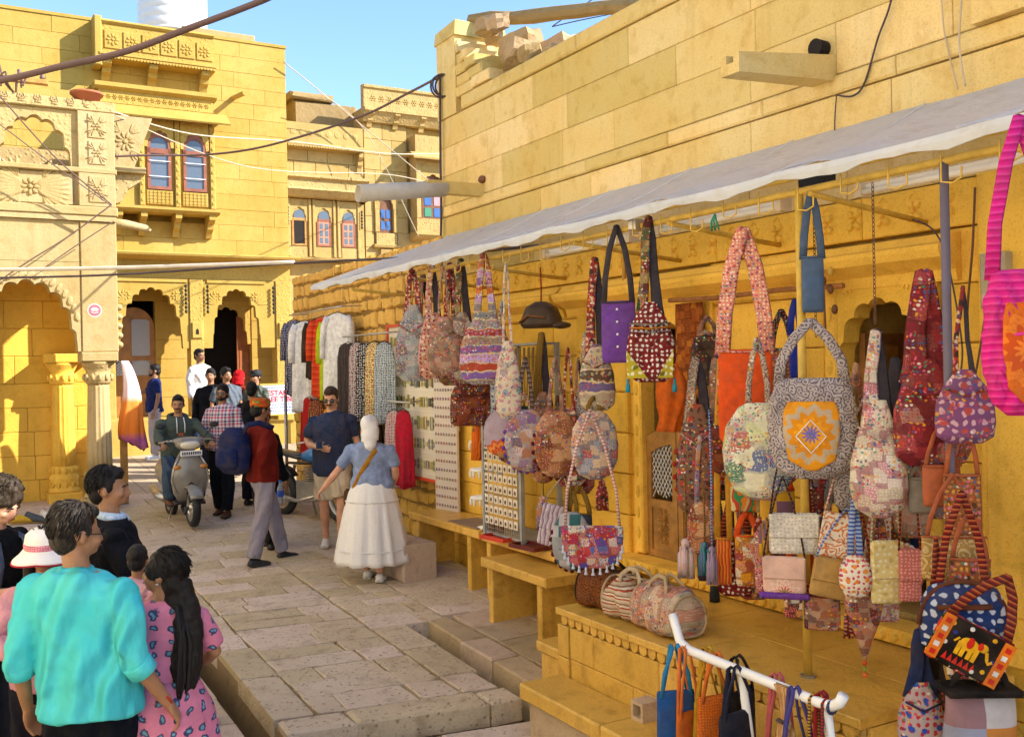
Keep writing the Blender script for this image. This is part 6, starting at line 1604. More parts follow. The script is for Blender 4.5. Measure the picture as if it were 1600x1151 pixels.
BAGS = [
('sling', -2.04, 1.0, 3.22, 2.82, 2.2, 0.316, 'f_greypatch', 'f_redprint', 'grey patchwork sling bag with pale blue diamond panel, far end of the awning rail', ''),
('sling', -1.62, 1.0, 3.21, 2.74, 2.22, 0.236, 'f_pinkfloral', 'f_pinkfloral', 'pink floral sling bag with dark lining, second on the awning rail', ''),
('sling', -1.15, 1.12, 3.16, 2.69, 2.25, 0.266, 'f_brownemb', 'f_brownemb', 'faded brown sling bag with pink embroidered base, hanging by thin straps', 'thin'),
('sling', -1.06, 1.0, 3.21, 2.71, 2.18, 0.244, 'f_redgrey', 'f_greenpatch', 'sling bag of red and grey patches with green patterned strap', ''),
('sling', -0.57, 1.05, 3.2, 2.69, 2.18, 0.371, 'f_stripe', 'f_stripe', 'wide sling bag with purple, blue and orange elephant bands', ''),
('backpack', -1.09, 0.9, 2.31, 2.2, 1.83, 0.332, 'f_maroon', 'f_maroon', 'maroon embroidered backpack below the banded sling bag', 'tassel'),
('sling', -0.31, 1.0, 3.11, 2.45, 1.92, 0.186, 'f_creampink', 'f_creampink', 'limp cream and pink cloth bag with narrow straps', 'thin'),
('sling', -0.92, 0.7, 2.86, 2.38, 1.64, 0.213, 'f_blueprint', 'f_blueprint', 'blue and white printed sling bag behind the limp cream bag', 'thin'),
('round', -0.87, 0.75, 2.07, 1.96, 1.58, 0.274, 'f_orange_emb', 'f_redprint', 'small round orange embroidered bag low beside the jewellery rack', ''),
('round', -0.22, 0.9, 2.38, 1.99, 1.52, 0.302, 'f_purplepatch', 'f_greybraid', 'round purple and silver patch bag with pompom edge', 'pom:purple'),
('round', 0.28, 0.95, 2.37, 2.0, 1.52, 0.283, 'f_tanpatch', 'f_brownemb', 'round tan patchwork bag with dark red scalloped edge', 'pom:maroon'),
('sling', 0.87, 1.0, 3.02, 2.41, 2.02, 0.211, 'f_blackpink', 'f_redprint', 'narrow black lined sling bag with lilac stamped panel, left of the purple bag', ''),
('flat', 1.19, 1.05, 3.19, 2.72, 2.33, 0.21, 'f_purple', 'f_greydark', 'plain purple flat bag with four white buttons', 'buttons'),
('sling', 1.51, 1.05, 3.2, 2.64, 2.21, 0.254, 'f_mirror', 'f_greenpatch', 'sling bag with maroon mirror dots, yellow corners and turquoise tassels', 'tassel2'),
('backpack', 1.28, 0.4, 2.62, 2.51, 2.17, 0.201, 'f_darkpatch', 'f_brownemb', 'dark patchwork backpack hung on the bamboo rail by the doorway', ''),
('flat', 2.21, 0.95, 3.04, 2.39, 1.88, 0.279, 'f_orange', 'f_pinkband', 'large plain orange bag with pink embroidered strap', 'wide'),
('flat', 1.84, 0.3, 2.63, 2.4, 2.17, 0.141, 'f_redbrown', 'f_blackdot', 'small red brown bag with black dotted handle near the wall', ''),
('flat', 2.0, 0.35, 2.68, 2.49, 2.22, 0.068, 'f_blue', 'f_blue', 'thin royal blue bag behind the dotted handle bag', ''),
('flat', 2.75, 1.0, 3.16, 2.84, 2.56, 0.102, 'f_denim', 'f_denim', 'narrow blue denim bag hung high on the yellow pole', ''),
('round', 2.46, 1.1, 2.44, 2.11, 1.62, 0.324, 'f_greenwhite', 'f_beigevine', 'round cream bag with green leaf patches and a blue bird', ''),
('gather', 2.87, 1.15, 2.51, 2.24, 1.76, 0.398, 'f_mandala_y', 'f_greyvine', 'big gathered grey vine bag with yellow square mandala front', ''),
('sling', 3.21, 1.1, 2.45, 2.1, 1.61, 0.219, 'f_creamemb', 'f_creamemb', 'long cream embroidered bag with pink and teal flowers', 'drop'),
('sling', 3.39, 1.0, 2.7, 2.27, 1.85, 0.242, 'f_redlong', 'f_redlong', 'long red patch sling bag with open dark red lining', 'wide'),
('sling', 3.58, 1.0, 2.62, 2.24, 1.96, 0.211, 'f_purplefloral', 'f_redprint', 'purple floral drawstring bag beside the pilaster', 'thin'),
('gather', 4.07, 1.35, 3.19, 2.64, 2.11, 0.26, 'f_mandala_o', 'f_magenta', 'hot pink ruffled bag with orange mandala at the frame edge', ''),
('sling', 1.63, 0.8, 2.35, 2.0, 1.4, 0.239, 'f_brownruffle', 'f_beigevine', 'brown drawstring bag with rust red ruffle before the lattice door', 'pom:rust'),
('round', 0.9, 1.05, 2.11, 2.02, 1.57, 0.268, 'f_tanround', 'f_chain', 'round tan and grey patch bag on a brass chain above the tassel bag', ''),
('half', 1.0, 1.15, 2.03, 1.29, 1.02, 0.378, 'f_triangles', 'f_pinkcord', 'half moon bag with red blue triangles and white tassel fringe', 'fringe'),
('round', 0.53, 1.0, 1.48, 1.31, 0.91, 0.247, 'f_tealdiamond', 'f_chain', 'grey and teal diamond patch bag with maroon pompoms behind the tassel bag', 'pom:maroon'),
('clutch', 2.74, 1.15, 2.08, 1.58, 1.38, 0.225, 'f_whiteemb', 'f_blackcord', 'plain white stitched clutch hanging on black cord', ''),
('clutch', 2.72, 1.2, 1.76, 1.37, 1.19, 0.194, 'f_pinkdiamond', 'f_blackcord', 'pale pink clutch with green and red diamond motif', 'pom:purple'),
('clutch', 2.91, 1.05, 2.15, 1.59, 1.37, 0.172, 'f_zigzag', 'f_pinkcord', 'white clutch with orange zigzag stitching on pink cord', 'tilt'),
('clutch', 2.92, 1.1, 1.63, 1.38, 1.19, 0.201, 'f_straw', 'f_bluecord', 'straw coloured clutch below the zigzag clutch', 'tilt'),
('round', 3.07, 1.1, 1.68, 1.42, 1.22, 0.13, 'f_floralwhite', 'f_bluecord', 'small white floral pouch on blue twisted cord', ''),
('point', 3.07, 1.05, 1.61, 1.23, 0.93, 0.167, 'f_darkfloral', 'f_redcord', 'pointed dark floral bag with shell tipped corner', 'tasseltip'),
('clutch', 3.16, 1.0, 2.09, 1.49, 1.2, 0.136, 'f_yellowcream', 'f_creamcord', 'cream and yellow clutch with violet splash, hanging tall', ''),
('clutch', 3.25, 0.95, 2.09, 1.46, 1.22, 0.093, 'f_pinkbrocade', 'f_redcord', 'narrow pink brocade clutch beside the cream yellow one', ''),
('flat', 2.04, 0.8, 1.83, 1.67, 1.47, 0.167, 'f_greenyellow', 'f_orange', 'small bag with green and orange stripes and khaki flap', ''),
('flat', 2.04, 0.8, 1.47, 1.34, 1.05, 0.131, 'f_patchyellow', 'f_orange', 'hanging patch strip in yellow, white and wine', ''),
('flat', 2.26, 0.85, 1.53, 1.41, 1.06, 0.147, 'f_pinklattice', 'f_redprint', 'long pink lattice embroidered bag behind the pale pink clutch', ''),
('flat', 2.33, 0.85, 1.71, 1.63, 1.47, 0.173, 'f_yellowpurple', 'f_orange', 'little yellow and purple patch bag above the white clutch', ''),
('tassel', 1.62, 0.9, 1.66, 1.29, 1.02, 0.115, 'f_pastel', 'f_chain', 'bunch of pastel tassels on a chain before the lattice door', ''),
('tassel', 1.73, 0.85, 1.59, 1.28, 1.05, 0.083, 'f_tealtassel', 'f_chain', 'teal and lilac tassel bunch right of the pastel tassels', ''),
('flat', 1.61, 0.7, 1.6, 1.39, 0.99, 0.156, 'f_greyplum', 'f_bluecord', 'plum grey cloth bag low by the threshold', ''),
('flat', 1.9, 0.85, 2.34, 1.31, 1.04, 0.081, 'f_orangestripe', 'f_yellowcord', 'narrow orange striped pouch on a long yellow strap', ''),
('tassel', 1.91, 0.95, 2.05, 1.3, 1.04, 0.073, 'f_lilac', 'f_bluecord', 'single lilac tassel on blue cord over the platform edge', ''),
('flat', 2.54, 0.8, 1.86, 1.66, 1.49, 0.101, 'f_wine', 'f_wine', 'wine red embroidered pouch behind the vine bag', ''),
('backpack', 3.7, 1.2, 1.78, 1.42, 1.15, 0.289, 'f_bluepr', 'f_redcord', 'blue block printed backpack with brown zip band', 'zip'),
('flat', 3.75, 1.33, 1.52, 1.3, 1.1, 0.261, 'f_elephant', 'f_redcord', 'black flap bag with yellow elephant, mirror border, hanging tilted', 'tilt2'),
('flat', 3.75, 1.2, 1.3, 1.24, 1.04, 0.204, 'f_orangeborder', 'f_redcord', 'second mirror bordered orange bag behind the elephant bag', ''),
('flat', 3.46, 1.0, 2.04, 1.86, 1.68, 0.156, 'f_leather', 'f_leather', 'smooth terracotta leather bag hung by the grey pole', 'thin'),
('flat', 3.56, 1.0, 2.1, 1.83, 1.56, 0.142, 'f_copper', 'f_leather', 'embossed copper coloured bag behind the hanging straps', 'thin'),
('flat', 3.55, 1.05, 1.83, 1.57, 1.38, 0.249, 'f_tanscroll', 'f_leather', 'tan scroll printed bag above the blue backpack', 'thin'),
('flat', 3.32, 0.95, 1.86, 1.79, 1.63, 0.115, 'f_greycloth', 'f_greycloth', 'small grey cloth bag beside the terracotta leather bag', 'thin'),
('sling', 3.57, 1.3, 1.21, 0.97, 0.71, 0.162, 'f_floralblue', 'f_denimdark', 'floral sling bag with deep blue lining below the elephant bag', ''),
('tote', 3.8, 1.25, 1.17, 1.03, 0.74, 0.26, 'f_quilt', 'f_black', 'square quilted tote of white, orange and blue patches with black flap', ''),
('clutch', 0.23, 1.0, 1.55, 1.33, 1.03, 0.183, 'f_lilacstripe', 'f_creamcord', 'lilac striped clutch hung on the grey rack', 'tilt'),
('flat', 0.55, 0.95, 1.48, 1.3, 1.17, 0.177, 'f_bluedark', 'f_chain', 'dark blue flap bag half hidden above the tassel bag', ''),
('sling', -1.56, 0.85, 3.23, 2.62, 2.16, 0.225, 'f_greenpatch', 'f_redprint', 'dark green patch sling bag half hidden behind the grey red one', ''),
('sling', -2.24, 0.8, 3.2, 2.74, 2.23, 0.241, 'f_tanround', 'f_brownemb', 'tan and grey sling bag behind the first two on the rail', ''),
('round', -0.87, 0.65, 2.17, 1.91, 1.51, 0.255, 'f_darkfloral', 'f_chain', 'small dark floral round bag behind the purple pompom bag', ''),
('sling', -0.3, 0.7, 2.57, 2.05, 1.5, 0.219, 'f_brownemb', 'f_chain', 'dusty brown embroidered bag with chain straps behind the tan patchwork one', ''),
('sling', 0.3, 0.85, 2.44, 1.96, 1.45, 0.211, 'f_orangeborder', 'f_redprint', 'orange mirror work bag left of the pilaster', 'thin'),
('sling', 0.28, 0.75, 2.37, 1.88, 1.39, 0.185, 'f_redlong', 'f_brownemb', 'deep red patch bag in shade against the pilaster', 'thin'),
('tassel', 0.13, 0.98, 1.56, 1.4, 1.12, 0.121, 'f_purplepatch', 'f_chain', 'purple bead tassels under the pompom bag', ''),
('tassel', 0.83, 0.95, 1.76, 1.57, 1.34, 0.094, 'f_redprint', 'f_chain', 'dark red bead tassels under the round tan patch bag', ''),
('sling', 0.32, 0.7, 2.55, 2.13, 1.76, 0.204, 'f_greyvine', 'f_beigevine', 'grey vine printed bag behind the lilac stamped one', ''),
('sling', 1.69, 0.7, 2.34, 1.96, 1.49, 0.201, 'f_darkpatch', 'f_brownemb', 'dark patch sling bag behind the orange bag', ''),
('round', 1.75, 0.65, 2.04, 1.84, 1.57, 0.192, 'f_floralwhite', 'f_redcord', 'white floral round bag low behind the green leaf bag', ''),
('sling', 2.29, 0.8, 2.23, 1.99, 1.64, 0.175, 'f_pinklattice', 'f_redprint', 'pink lattice sling bag between the green leaf and vine bags', ''),
('tassel', 2.29, 0.9, 1.61, 1.51, 1.26, 0.083, 'f_yellowpurple', 'f_yellowcord', 'yellow and plum tassels behind the white clutch', ''),
('flat', 1.89, 0.75, 1.56, 1.31, 0.96, 0.164, 'f_mirror', 'f_redcord', 'maroon mirror dotted bag hanging low near the threshold', ''),
('flat', 2.63, 1.0, 1.46, 1.23, 1.02, 0.156, 'f_orangeborder', 'f_orange', 'pointed orange mirror work bag under the pale pink clutch', ''),
('flat', 2.77, 1.0, 1.26, 1.16, 0.99, 0.164, 'f_darkfloral', 'f_redcord', 'dark floral bag under the straw coloured clutch', ''),
('sling', 2.84, 0.85, 2.2, 1.88, 1.57, 0.152, 'f_greyvine', 'f_greyvine', 'grey vine pouch hung in the second doorway', 'thin'),
('tassel', 3.02, 1.08, 1.37, 1.22, 1.01, 0.078, 'f_wine', 'f_redcord', 'wine red tassels beside the pointed floral bag', ''),
('sling', 3.03, 0.75, 2.32, 1.98, 1.61, 0.161, 'f_greypatch', 'f_greydark', 'grey patchwork bag in the dark doorway behind the cream one', ''),
('sling', 3.15, 0.8, 2.08, 1.81, 1.48, 0.151, 'f_brownemb', 'f_leather', 'brown embroidered bag in the shade below the long red one', 'thin'),
('round', 3.42, 0.9, 2.32, 2.09, 1.84, 0.17, 'f_tanpatch', 'f_brownemb', 'round tan patch bag between the red sling and the grey pole', ''),
('flat', 3.66, 1.1, 1.69, 1.5, 1.26, 0.153, 'f_copper', 'f_leather', 'copper brown bag tucked behind the blue backpack', 'thin'),
('sling', 3.54, 1.15, 1.57, 1.33, 1.08, 0.134, 'f_redprint', 'f_redcord', 'red printed bag hanging left of the blue backpack', 'thin'),
('sling', 3.56, 1.2, 1.15, 0.94, 0.7, 0.122, 'f_darkpatch', 'f_black', 'dark patch bag beside the quilted tote', ''),
]
for a in BAGS: make_bag(*a)
# crowded back rows of small pouches that the photo does not let one tell apart
_r = random.Random(31)
_f = ['f_redlong', 'f_tanpatch', 'f_darkpatch', 'f_pinklattice', 'f_patchyellow', 'f_greypatch', 'f_orangeborder', 'f_purplepatch', 'f_brownemb', 'f_floralwhite', 'f_maroon', 'f_creamemb']
_d = {'f_redlong': 'dark red', 'f_tanpatch': 'tan patchwork', 'f_darkpatch': 'dark brown', 'f_pinklattice': 'pink lattice', 'f_patchyellow': 'yellow and wine', 'f_greypatch': 'grey patchwork', 'f_orangeborder': 'orange and red', 'f_purplepatch': 'purple patchwork', 'f_brownemb': 'dusty brown', 'f_floralwhite': 'white floral', 'f_maroon': 'maroon', 'f_creamemb': 'cream embroidered'}
_seen = {}
for i in range(26):
    u = 1.62+1.6*((i*.618) % 1); z = _r.uniform(1.15, 2.0); n = _r.uniform(.5, .85)
    if i >= 20: u = -1.0+.9*((i*.618) % 1); z = _r.uniform(1.5, 1.9); n = _r.uniform(.45, .7)
    typ = ('sling', 'round', 'flat')[i % 3]; f = _f[i % 12]
    near = 'behind the tan patchwork bags by the jewellery rack' if u < 0 else 'behind the green leaf bag' if u < 2.0 else 'behind the big vine bag' if u < 2.4 else 'behind the long cream bag' if u < 2.8 else 'behind the long red sling bag'
    lab = 'small %s %s, %s %s' % (_d[f], {'sling': 'sling pouch', 'round': 'round pouch', 'flat': 'flat pouch'}[typ], 'low' if z < 1.58 else 'high', near)
    if lab in _seen: lab += ', nearer the wall'
    _seen[lab] = 1
    make_bag(typ, u, n, z+_r.uniform(.28, .45), z, z-_r.uniform(.20, .32), _r.uniform(.15, .21), f, _f[(i*5+2) % 12], lab, 'thin' if i % 3 == 0 else '')['group'] = 'small pouches in the crowded back rows'
# ---- clothes along the rubble wall
def cl(name, kind, cols, s=1.0): return fabric(name, kind, [H(c) for c in cols], s)
CL = [
 (-7.75, 3.06, 1.05, .34, cl('c_navydot', 'print', ['#2a3054', '#c8c8d4'], 1.6), 'navy white dotted kurta at the far end of the upper rail', True),
 (-7.27, 3.02, 1.25, .36, cl('c_white', 'plain', ['#eeeceb']), 'long white tunic next to the dotted navy kurta', True),
 (-6.85, 3.02, .75, .30, cl('c_umber', 'plain', ['#3a2a20']), 'dark brown top between the white tunic and the red kurta', True),
 (-6.50, 3.04, 1.02, .36, cl('c_red', 'hstripe', ['#e0401c', '#d03818', '#e85a30'], 1.4), 'bright orange red kurta on the upper rail', True),
 (-6.25, 3.00, 1.00, .32, cl('c_lime', 'plain', ['#b8cc14']), 'lime yellow kurta on the upper rail', True),
 (-5.93, 3.06, 1.00, .40, cl('c_white2', 'plain', ['#f0eeec']), 'white embroidered kurta at the near end of the upper rail', True),
 (-5.57, 2.66, .88, .30, cl('c_char', 'stripe', ['#3c3434', '#4a4040'], 1), 'charcoal loose trousers below the upper rail', False),
 (-5.24, 2.66, .90, .28, cl('c_pinkpr', 'print', ['#c8b8b8', '#4a2a38', '#8a4a58'], 1.4), 'pale trousers printed with dark plum flowers', False),
 (-4.97, 2.65, .86, .28, cl('c_blackfl', 'print', ['#22242e', '#e0dcd8', '#8a8a94'], 1.3), 'black trousers with white flowers', False),
 (-4.69, 2.65, .95, .28, cl('c_yelfl', 'print', ['#e0cc94', '#7a3a1c', '#b86a28'], 1.3), 'cream yellow trousers with brown flowers', False),
 (-4.40, 2.64, .88, .26, cl('c_bluefl', 'print', ['#b8c4d0', '#2a3a58'], 1.4), 'pale blue trousers with navy print beside the red board', False),
 (-7.20, 1.95, .80, .26, cl('c_redl', 'plain', ['#b82020']), 'red skirt on the low rail behind the man in shorts', False),
 (-6.85, 1.93, .80, .26, cl('c_mar', 'print', ['#6a1c2c', '#c89a50'], 1.4), 'maroon gold spotted skirt on the low rail', False),
 (-6.20, 1.85, .60, .28, cl('c_saff', 'plain', ['#e09a18']), 'saffron yellow skirt on the low rail', False),
 (-5.95, 1.85, .62, .24, cl('c_magd', 'print', ['#8a1c48', '#d89ab0'], 1.2), 'magenta printed skirt on the low rail', False),
 (-5.56, 1.84, .85, .34, cl('c_white3', 'plain', ['#f0f0ec']), 'plain white trousers on the low rail', False),
 (-5.24, 1.84, .80, .30, cl('c_bottle', 'plain', ['#16302a']), 'bottle green trousers on the low rail', False),
 (-4.95, 1.84, .75, .22, cl('c_teal', 'hstripe', ['#1f8a9c', '#d87a2c', '#1a6a84'], .7), 'turquoise and orange skirt on the low rail', False),
 (-4.74, 1.84, .80, .24, cl('c_blk', 'plain', ['#1a1818']), 'black trousers on the low rail', False),
 (-4.15, 1.86, .82, .24, cl('c_rosew', 'print', ['#d0b8b8', '#b05a6a'], 1.2), 'white trousers with rose print on the low rail', False),
 (-3.90, 1.87, .80, .20, cl('c_crim', 'plain', ['#c01f3c']), 'crimson skirt at the near end of the low rail', False),
]
for i, (u, z, L, w, m, lab, sl) in enumerate(CL): garment(u, .30, z, L, w, m, lab, sl, 'kurta' if sl else ('skirt' if 'skirt' in lab else 'trousers'), seed=i+1)
for u0, u1, z, lab in ((-7.95, -5.75, 3.12, 'upper steel clothes rail on the rubble wall'), (-5.75, -4.25, 2.73, 'middle steel clothes rail on the rubble wall'), (-7.4, -3.7, 1.94, 'low steel clothes rail on the rubble wall')):
    t = empty('clothes_rail', PR((u0+u1)/2, .30, z), TH_R, lab, 'rail'); h = (u1-u0)/2
    MB().tube([(-h, 0, 0), (h, 0, 0)], .012, 8).build('rail_pipe', M_steel, t, True)
    for s in (-1, 1): MB().tube([(s*h*.95, 0, 0), (s*h*.95, .32, .02)], .008, 6).build('wall_bracket', M_steel, t)
t = empty('rail_stand', PR(-7.9, .4, gz(13.8)), TH_R, 'grey steel stand post carrying the clothes beside the restaurant board', 'stand')
MB().tube([(0, 0, 0), (0, 0, 1.5)], .025, 10).build('post', M_steel, t, True); MB().box(-.2, .2, -.2, .2, 0, .02).build('post_base', M_steel, t)

# ---- brown hat, wall hanging, orange scarf
t = empty('leather_hat', PR(-.70, .45, 2.63), TH_R+radians(30), 'dark brown leather helmet shaped bag hanging by a red cord', 'bag')
lm = plain('dark_leather', (.05, .028, .018), .4, var=.4, scale=8, bump=.4)
pillow(smooth_prof([(.16, .10, 0), (.185, .12, .03), (.17, .12, .09), (.13, .10, .17), (.05, .05, .215)], 12), 24, 2).build('crown', lm, t, True)
MB().ball((.20, -.03, .015), (.08, .08, .03), 14, 8).build('brim', lm, t, True)
MB().tube([(-.16, -.08, .05), (-.06, -.125, .10), (.10, -.12, .08)], .012, 6).build('band', M_wood_dark, t, True)
MB().tube([(0, 0, .2), (.004, 0, .35), (0, 0, .50)], .006, 6).build('cord', fabric('red_cord_plain', 'plain', [H('#8a1c1c')]), t)
o = pillow([(.15, .006, 0), (.155, .010, .05), (.15, .008, .3), (.155, .01, .6), (.15, .006, .68)], 20, 3, .02).build('wall_hanging', fabric('f_hanging', 'patch', [H('#a8581c'), H('#7a3414'), H('#c87a2c'), H('#8a4018')], 1.4), None, True, PR(.72, .08, 2.07), TH_R)
tag(o, 'rust orange patchwork hanging on the wall over the lattice door', 'wall hanging')
t = empty('orange_scarf', PR(1.0, .5, 1.86), TH_R, 'knotted orange scarf hanging before the first doorway', 'scarf')
om = fabric('f_scarf', 'plain', [H('#d86820')])
mb = MB(); rings = []
for i in range(16):
    v = i/15; z = .50*(1-v); ring = []
    for k in range(28):
        a = 2*pi*k/28; w = .05+.05*sin(pi*min(1, v*1.2))+.03*v; f = 1+.25*sin(6*a+4*v)
        ring.append((w*f*cos(a)+.06*sin(v*3)-.03, w*.7*f*sin(a), z))
    rings.append(ring)
mb.rings(rings).build('scarf_drape', om, t, True)
MB().ball((0, -.02, .40), (.09, .07, .07), 14, 10).build('scarf_knot', om, t, True)
t = empty('orange_tassel', PR(-1.75, .5, 1.45), TH_R, 'bright orange wool tassel hanging left of the wire rack', 'tassel')
tassel(t, 0, 0, .35, .33, fabric('f_orwool', 'stripe', [H('#d8601c'), H('#e8842c'), H('#b84410')], 3), .06)
MB().tube([(0, 0, .35), (0, 0, .75)], .005, 6).build('cord', M_wire, t)

# ---- bags standing on the platform corner
def duffel(u, n, z, L, Hh, D, rot, mat, trim, label, name='duffel_bag', slump=0.0):
    t = empty(name, PR(u, n, z), TH_R+rot, label, 'bag', 'bags standing on the platform')
    rings = []
    for i in range(15):
        v = -1+2*i/14; k = (1-abs(v)**6)**.5*.12+.88 if abs(v) < .999 else .86; ring = []
        for q in range(24):
            a = 2*pi*q/24; ca, sa = cos(a), sin(a)
            y = D/2*abs(ca)**.6*(1 if ca > 0 else -1)*k; zz = Hh/2+Hh/2*abs(sa)**.6*(1 if sa > 0 else -1)*k
            if sa > 0: y *= 1-.45*sa
            w_ = .03*noise.noise(Vector((v*4, y*9, zz*9)))
            zz -= slump*Hh*max(0, sa)*(.5+.5*sin(v*5+1))
            ring.append((v*L/2, y+w_, max(0.003, zz+w_*.6)))
        rings.append(ring)
    b_ = MB().rings(rings).build('bag_body', mat, t, True)
    for s in (-1, 1):
        MB().tube([(-L*.22, s*D*.28, Hh*.72), (-L*.2, s*D*.22, Hh*1.05), (-L*.08, s*D*.12, Hh*1.22), (L*.08, s*D*.12, Hh*1.2), (L*.2, s*D*.22, Hh*1.02), (L*.22, s*D*.28, Hh*.7)], .016, 8, ry=.007).build('handle', trim, t, True)
        pts = [(s*L*.5, D/2*.86*(abs(cos(a))**.6)*(1 if cos(a) > 0 else -1)*(1-.45*max(0, sin(a))), Hh/2+Hh/2*.88*(abs(sin(a))**.6)*(1 if sin(a) > 0 else -1)) for a in [2*pi*q/24 for q in range(25)]]
        MB().tube(pts, .008, 6).build('piping', trim, t, True)
    MB().tube([(-L*.4, -.01, Hh*.97), (0, 0, Hh*.985), (L*.4, .01, Hh*.97)], .008, 6).build('zip', trim, t)
    return t
br = fabric('f_duffel', 'vine', [H('#7a4522'), H('#4a2412'), H('#a8642c')], 1.2)
duffel(.98, 1.0, .737, .42, .25, .24, .3, br, fabric('f_dk', 'plain', [H('#2a1810')]), 'brown embossed leather duffel bag at the far corner of the platform')
duffel(1.30, 1.03, .737, .40, .26, .26, .15, fabric('f_totea', 'hstripe', [H('#c8b49c'), H('#a84a30'), H('#d8cbb8'), H('#8a6a50'), H('#c0a890')], 2.4), fabric('f_cord1', 'plain', [H('#b8a488')]), 'slumped beige striped cloth tote between two bags on the platform', 'tote_bag', .35)
duffel(1.62, 1.05, .737, .44, .27, .28, -.1, fabric('f_toteb', 'patch', [H('#c89a88'), H('#b87a6a'), H('#cbb49c'), H('#a8a090'), H('#c4907c')], 1.1), fabric('f_cord2', 'plain', [H('#b09a78')]), 'pink patchwork holdall with beige handles nearest on the platform edge', 'holdall')

# ---- white pipe rail in the foreground with bags
t = empty('display_rail', PR(2.9, 1.62, 0), TH_R, 'white bent pipe rail on legs in the foreground, loaded with bags', 'rail')
MB().tube([(-.56, .03, 1.06), (-.53, .02, 1.02), (-.47, 0, .95), (-.40, 0, .925), (0, 0, .915), (.42, 0, .905), (.49, 0, .91), (.53, 0, .935), (.55, 0, .97)], .023, 12).build('pipe', M_white, t, True)
for x in (-.05, .45): MB().tube([(x, .01, .90), (x+.03, .05, .45), (x+.06, .1, -.12)], .02, 10).build('leg', M_white, t, True)
RB = [
 (2.45, .50, .20, .34, '#1f4f8c', '#2a86b8', 'blue canvas bag at the far end of the white rail', .05),
 (2.50, .62, .16, .30, '#c8641c', '#e07a3c', 'orange strapped bag second on the white rail', .02),
 (2.57, .52, .20, .33, '#a8861c', '#c89a30', 'mustard yellow bag with long straps on the white rail', -.06),
 (2.66, .48, .22, .36, '#c0601c', '#d8702c', 'orange net bag in the middle of the white rail', -.03),
 (2.76, .44, .26, .40, '#14161c', '#1c1a20', 'big black flat bag on the white rail', -.08),
 (2.87, .50, .24, .38, '#1a2032', '#20263c', 'dark navy bag behind the black bag on the white rail', .04),
 (3.05, .56, .18, .30, '#8a2630', '#b85a60', 'dark red tassel bag right of the black bag', -.04),
 (3.22, .55, .18, .34, '#2a2450', '#4a4488', 'purple and navy strapped bag on the white rail', .03),
 (3.33, .60, .16, .30, '#a82c60', '#8a1c28', 'magenta pouch with beaded red strap near the rail end', -.02),
]
for i, (u, drop, w, h, c, c2, lab, dn) in enumerate(RB):
    drop *= .66
    q = empty('rail_bag', PR(u, 1.62+dn, .92-drop-h*.6), TH_R+radians(70+((i*29) % 40)), lab, 'bag', 'bags on the white rail')
    kind = 'print' if 'net' in lab or 'tassel' in lab else 'plain'
    m = fabric('railbag_%d' % i, kind, [H(c), sc(H(c), 1.6)], 3 if 'net' in lab else 1); m2 = fabric('railstrap_%d' % i, 'plain', [H(c2)])
    pillow(smooth_prof([(w*.46, .012, 0), (w*.5, .028, h*.06), (w*.5, .03, h*.5), (w*.48, .02, h*.95), (w*.46, .008, h)], 12), 24, i, .04).build('bag_body', m, q, True)
    T = drop+h*.6+.022
    for s in (-1, 1):
        x = s*w*.38
        strap_band([(x, -.012, h*.92), (x*.8, -.012, h+(T-h)*.4), (x*.35, -.01, h+(T-h)*.8), (x*.2, -.005, T-.006), (x*.2, .012, T+.004), (x*.2, .03, T-.012), (x*.4, .03, h+(T-h)*.5), (x*.9, .012, h*.9)], [.02]*8).build('strap', m2, q, True)
    if 'tassel' in lab: tassel(q, 0, -.04, h*1.2, .22, fabric('rose_tassel', 'stripe', [H('#d8a0a0'), H('#a84a50')], 4), .03)
t = empty('tan_scarf', PR(3.14, 1.62, .50), TH_R, 'tan silky scarf with tied waist hanging over the white rail', 'scarf')
sm_ = fabric('f_tan', 'stripe', [H('#b88a58'), H('#d0a878'), H('#a87848')], 2)
mb = MB(); rings = []
for i in range(14):
    v = i/13; z = .43-.62*v; w = .045-.025*sin(pi*min(1, v*3))+.05*max(0, v-.25); ring = []
    for k in range(24):
        a = 2*pi*k/24; f = 1+.2*sin(7*a+2*v); ring.append((w*f*cos(a)+.03*v, w*.6*f*sin(a)-.02, z))
    rings.append(ring)
mb.rings(rings).build('scarf_drape', sm_, t, True)
MB().tube([(-.02, -.03, .28), (.02, -.035, .28)], .02, 8, ry=.008).build('tie', M_wire, t)
for k, (u, c, lab) in enumerate(((3.36, '#a82030', 'red bead string wound on the white rail end'), (3.29, '#c8902c', 'yellow and black braided cord over the white rail'), (3.39, '#2a4a9a', 'blue and green bangles on the white rail end'))):
    q = empty('bead_cord', PR(u, 1.62, .905), TH_R, lab, 'cord')
    m = fabric('cord_%d' % k, 'hstripe', [H(c), (.03, .025, .03)], 8)
    MB().tube([(0, -.03, -.5), (0, -.028, -.1), (0, -.024, .01), (0, 0, .028), (0, .024, .01), (0, .028, -.1), (0, .03, -.45)] if k < 2 else [(0, .026*cos(a), .026*sin(a)) for a in [2*pi*i/12 for i in range(13)]], .007, 6).build('cord_loop', m, q, True)

# hanging dried flowers on the wall rail and small wall ornaments
t = empty('dried_flowers', PR(2.05, .16, 2.62), TH_R, 'bunch of dried flowers tied at the end of the bamboo rail', 'dried flowers')
r = random.Random(2)
for k in range(9):
    a = r.uniform(0, 6.28); MB().ball((.07*cos(a), .05*sin(a), .1+r.uniform(-.12, .14)), (.022, .018, .03), 7, 5).build('petal', M_wood_dark if k % 3 else M_yel, t, True)
MB().tube([(0, 0, .16), (.01, 0, -.15)], .006, 5).build('stem', M_wood_dark, t)
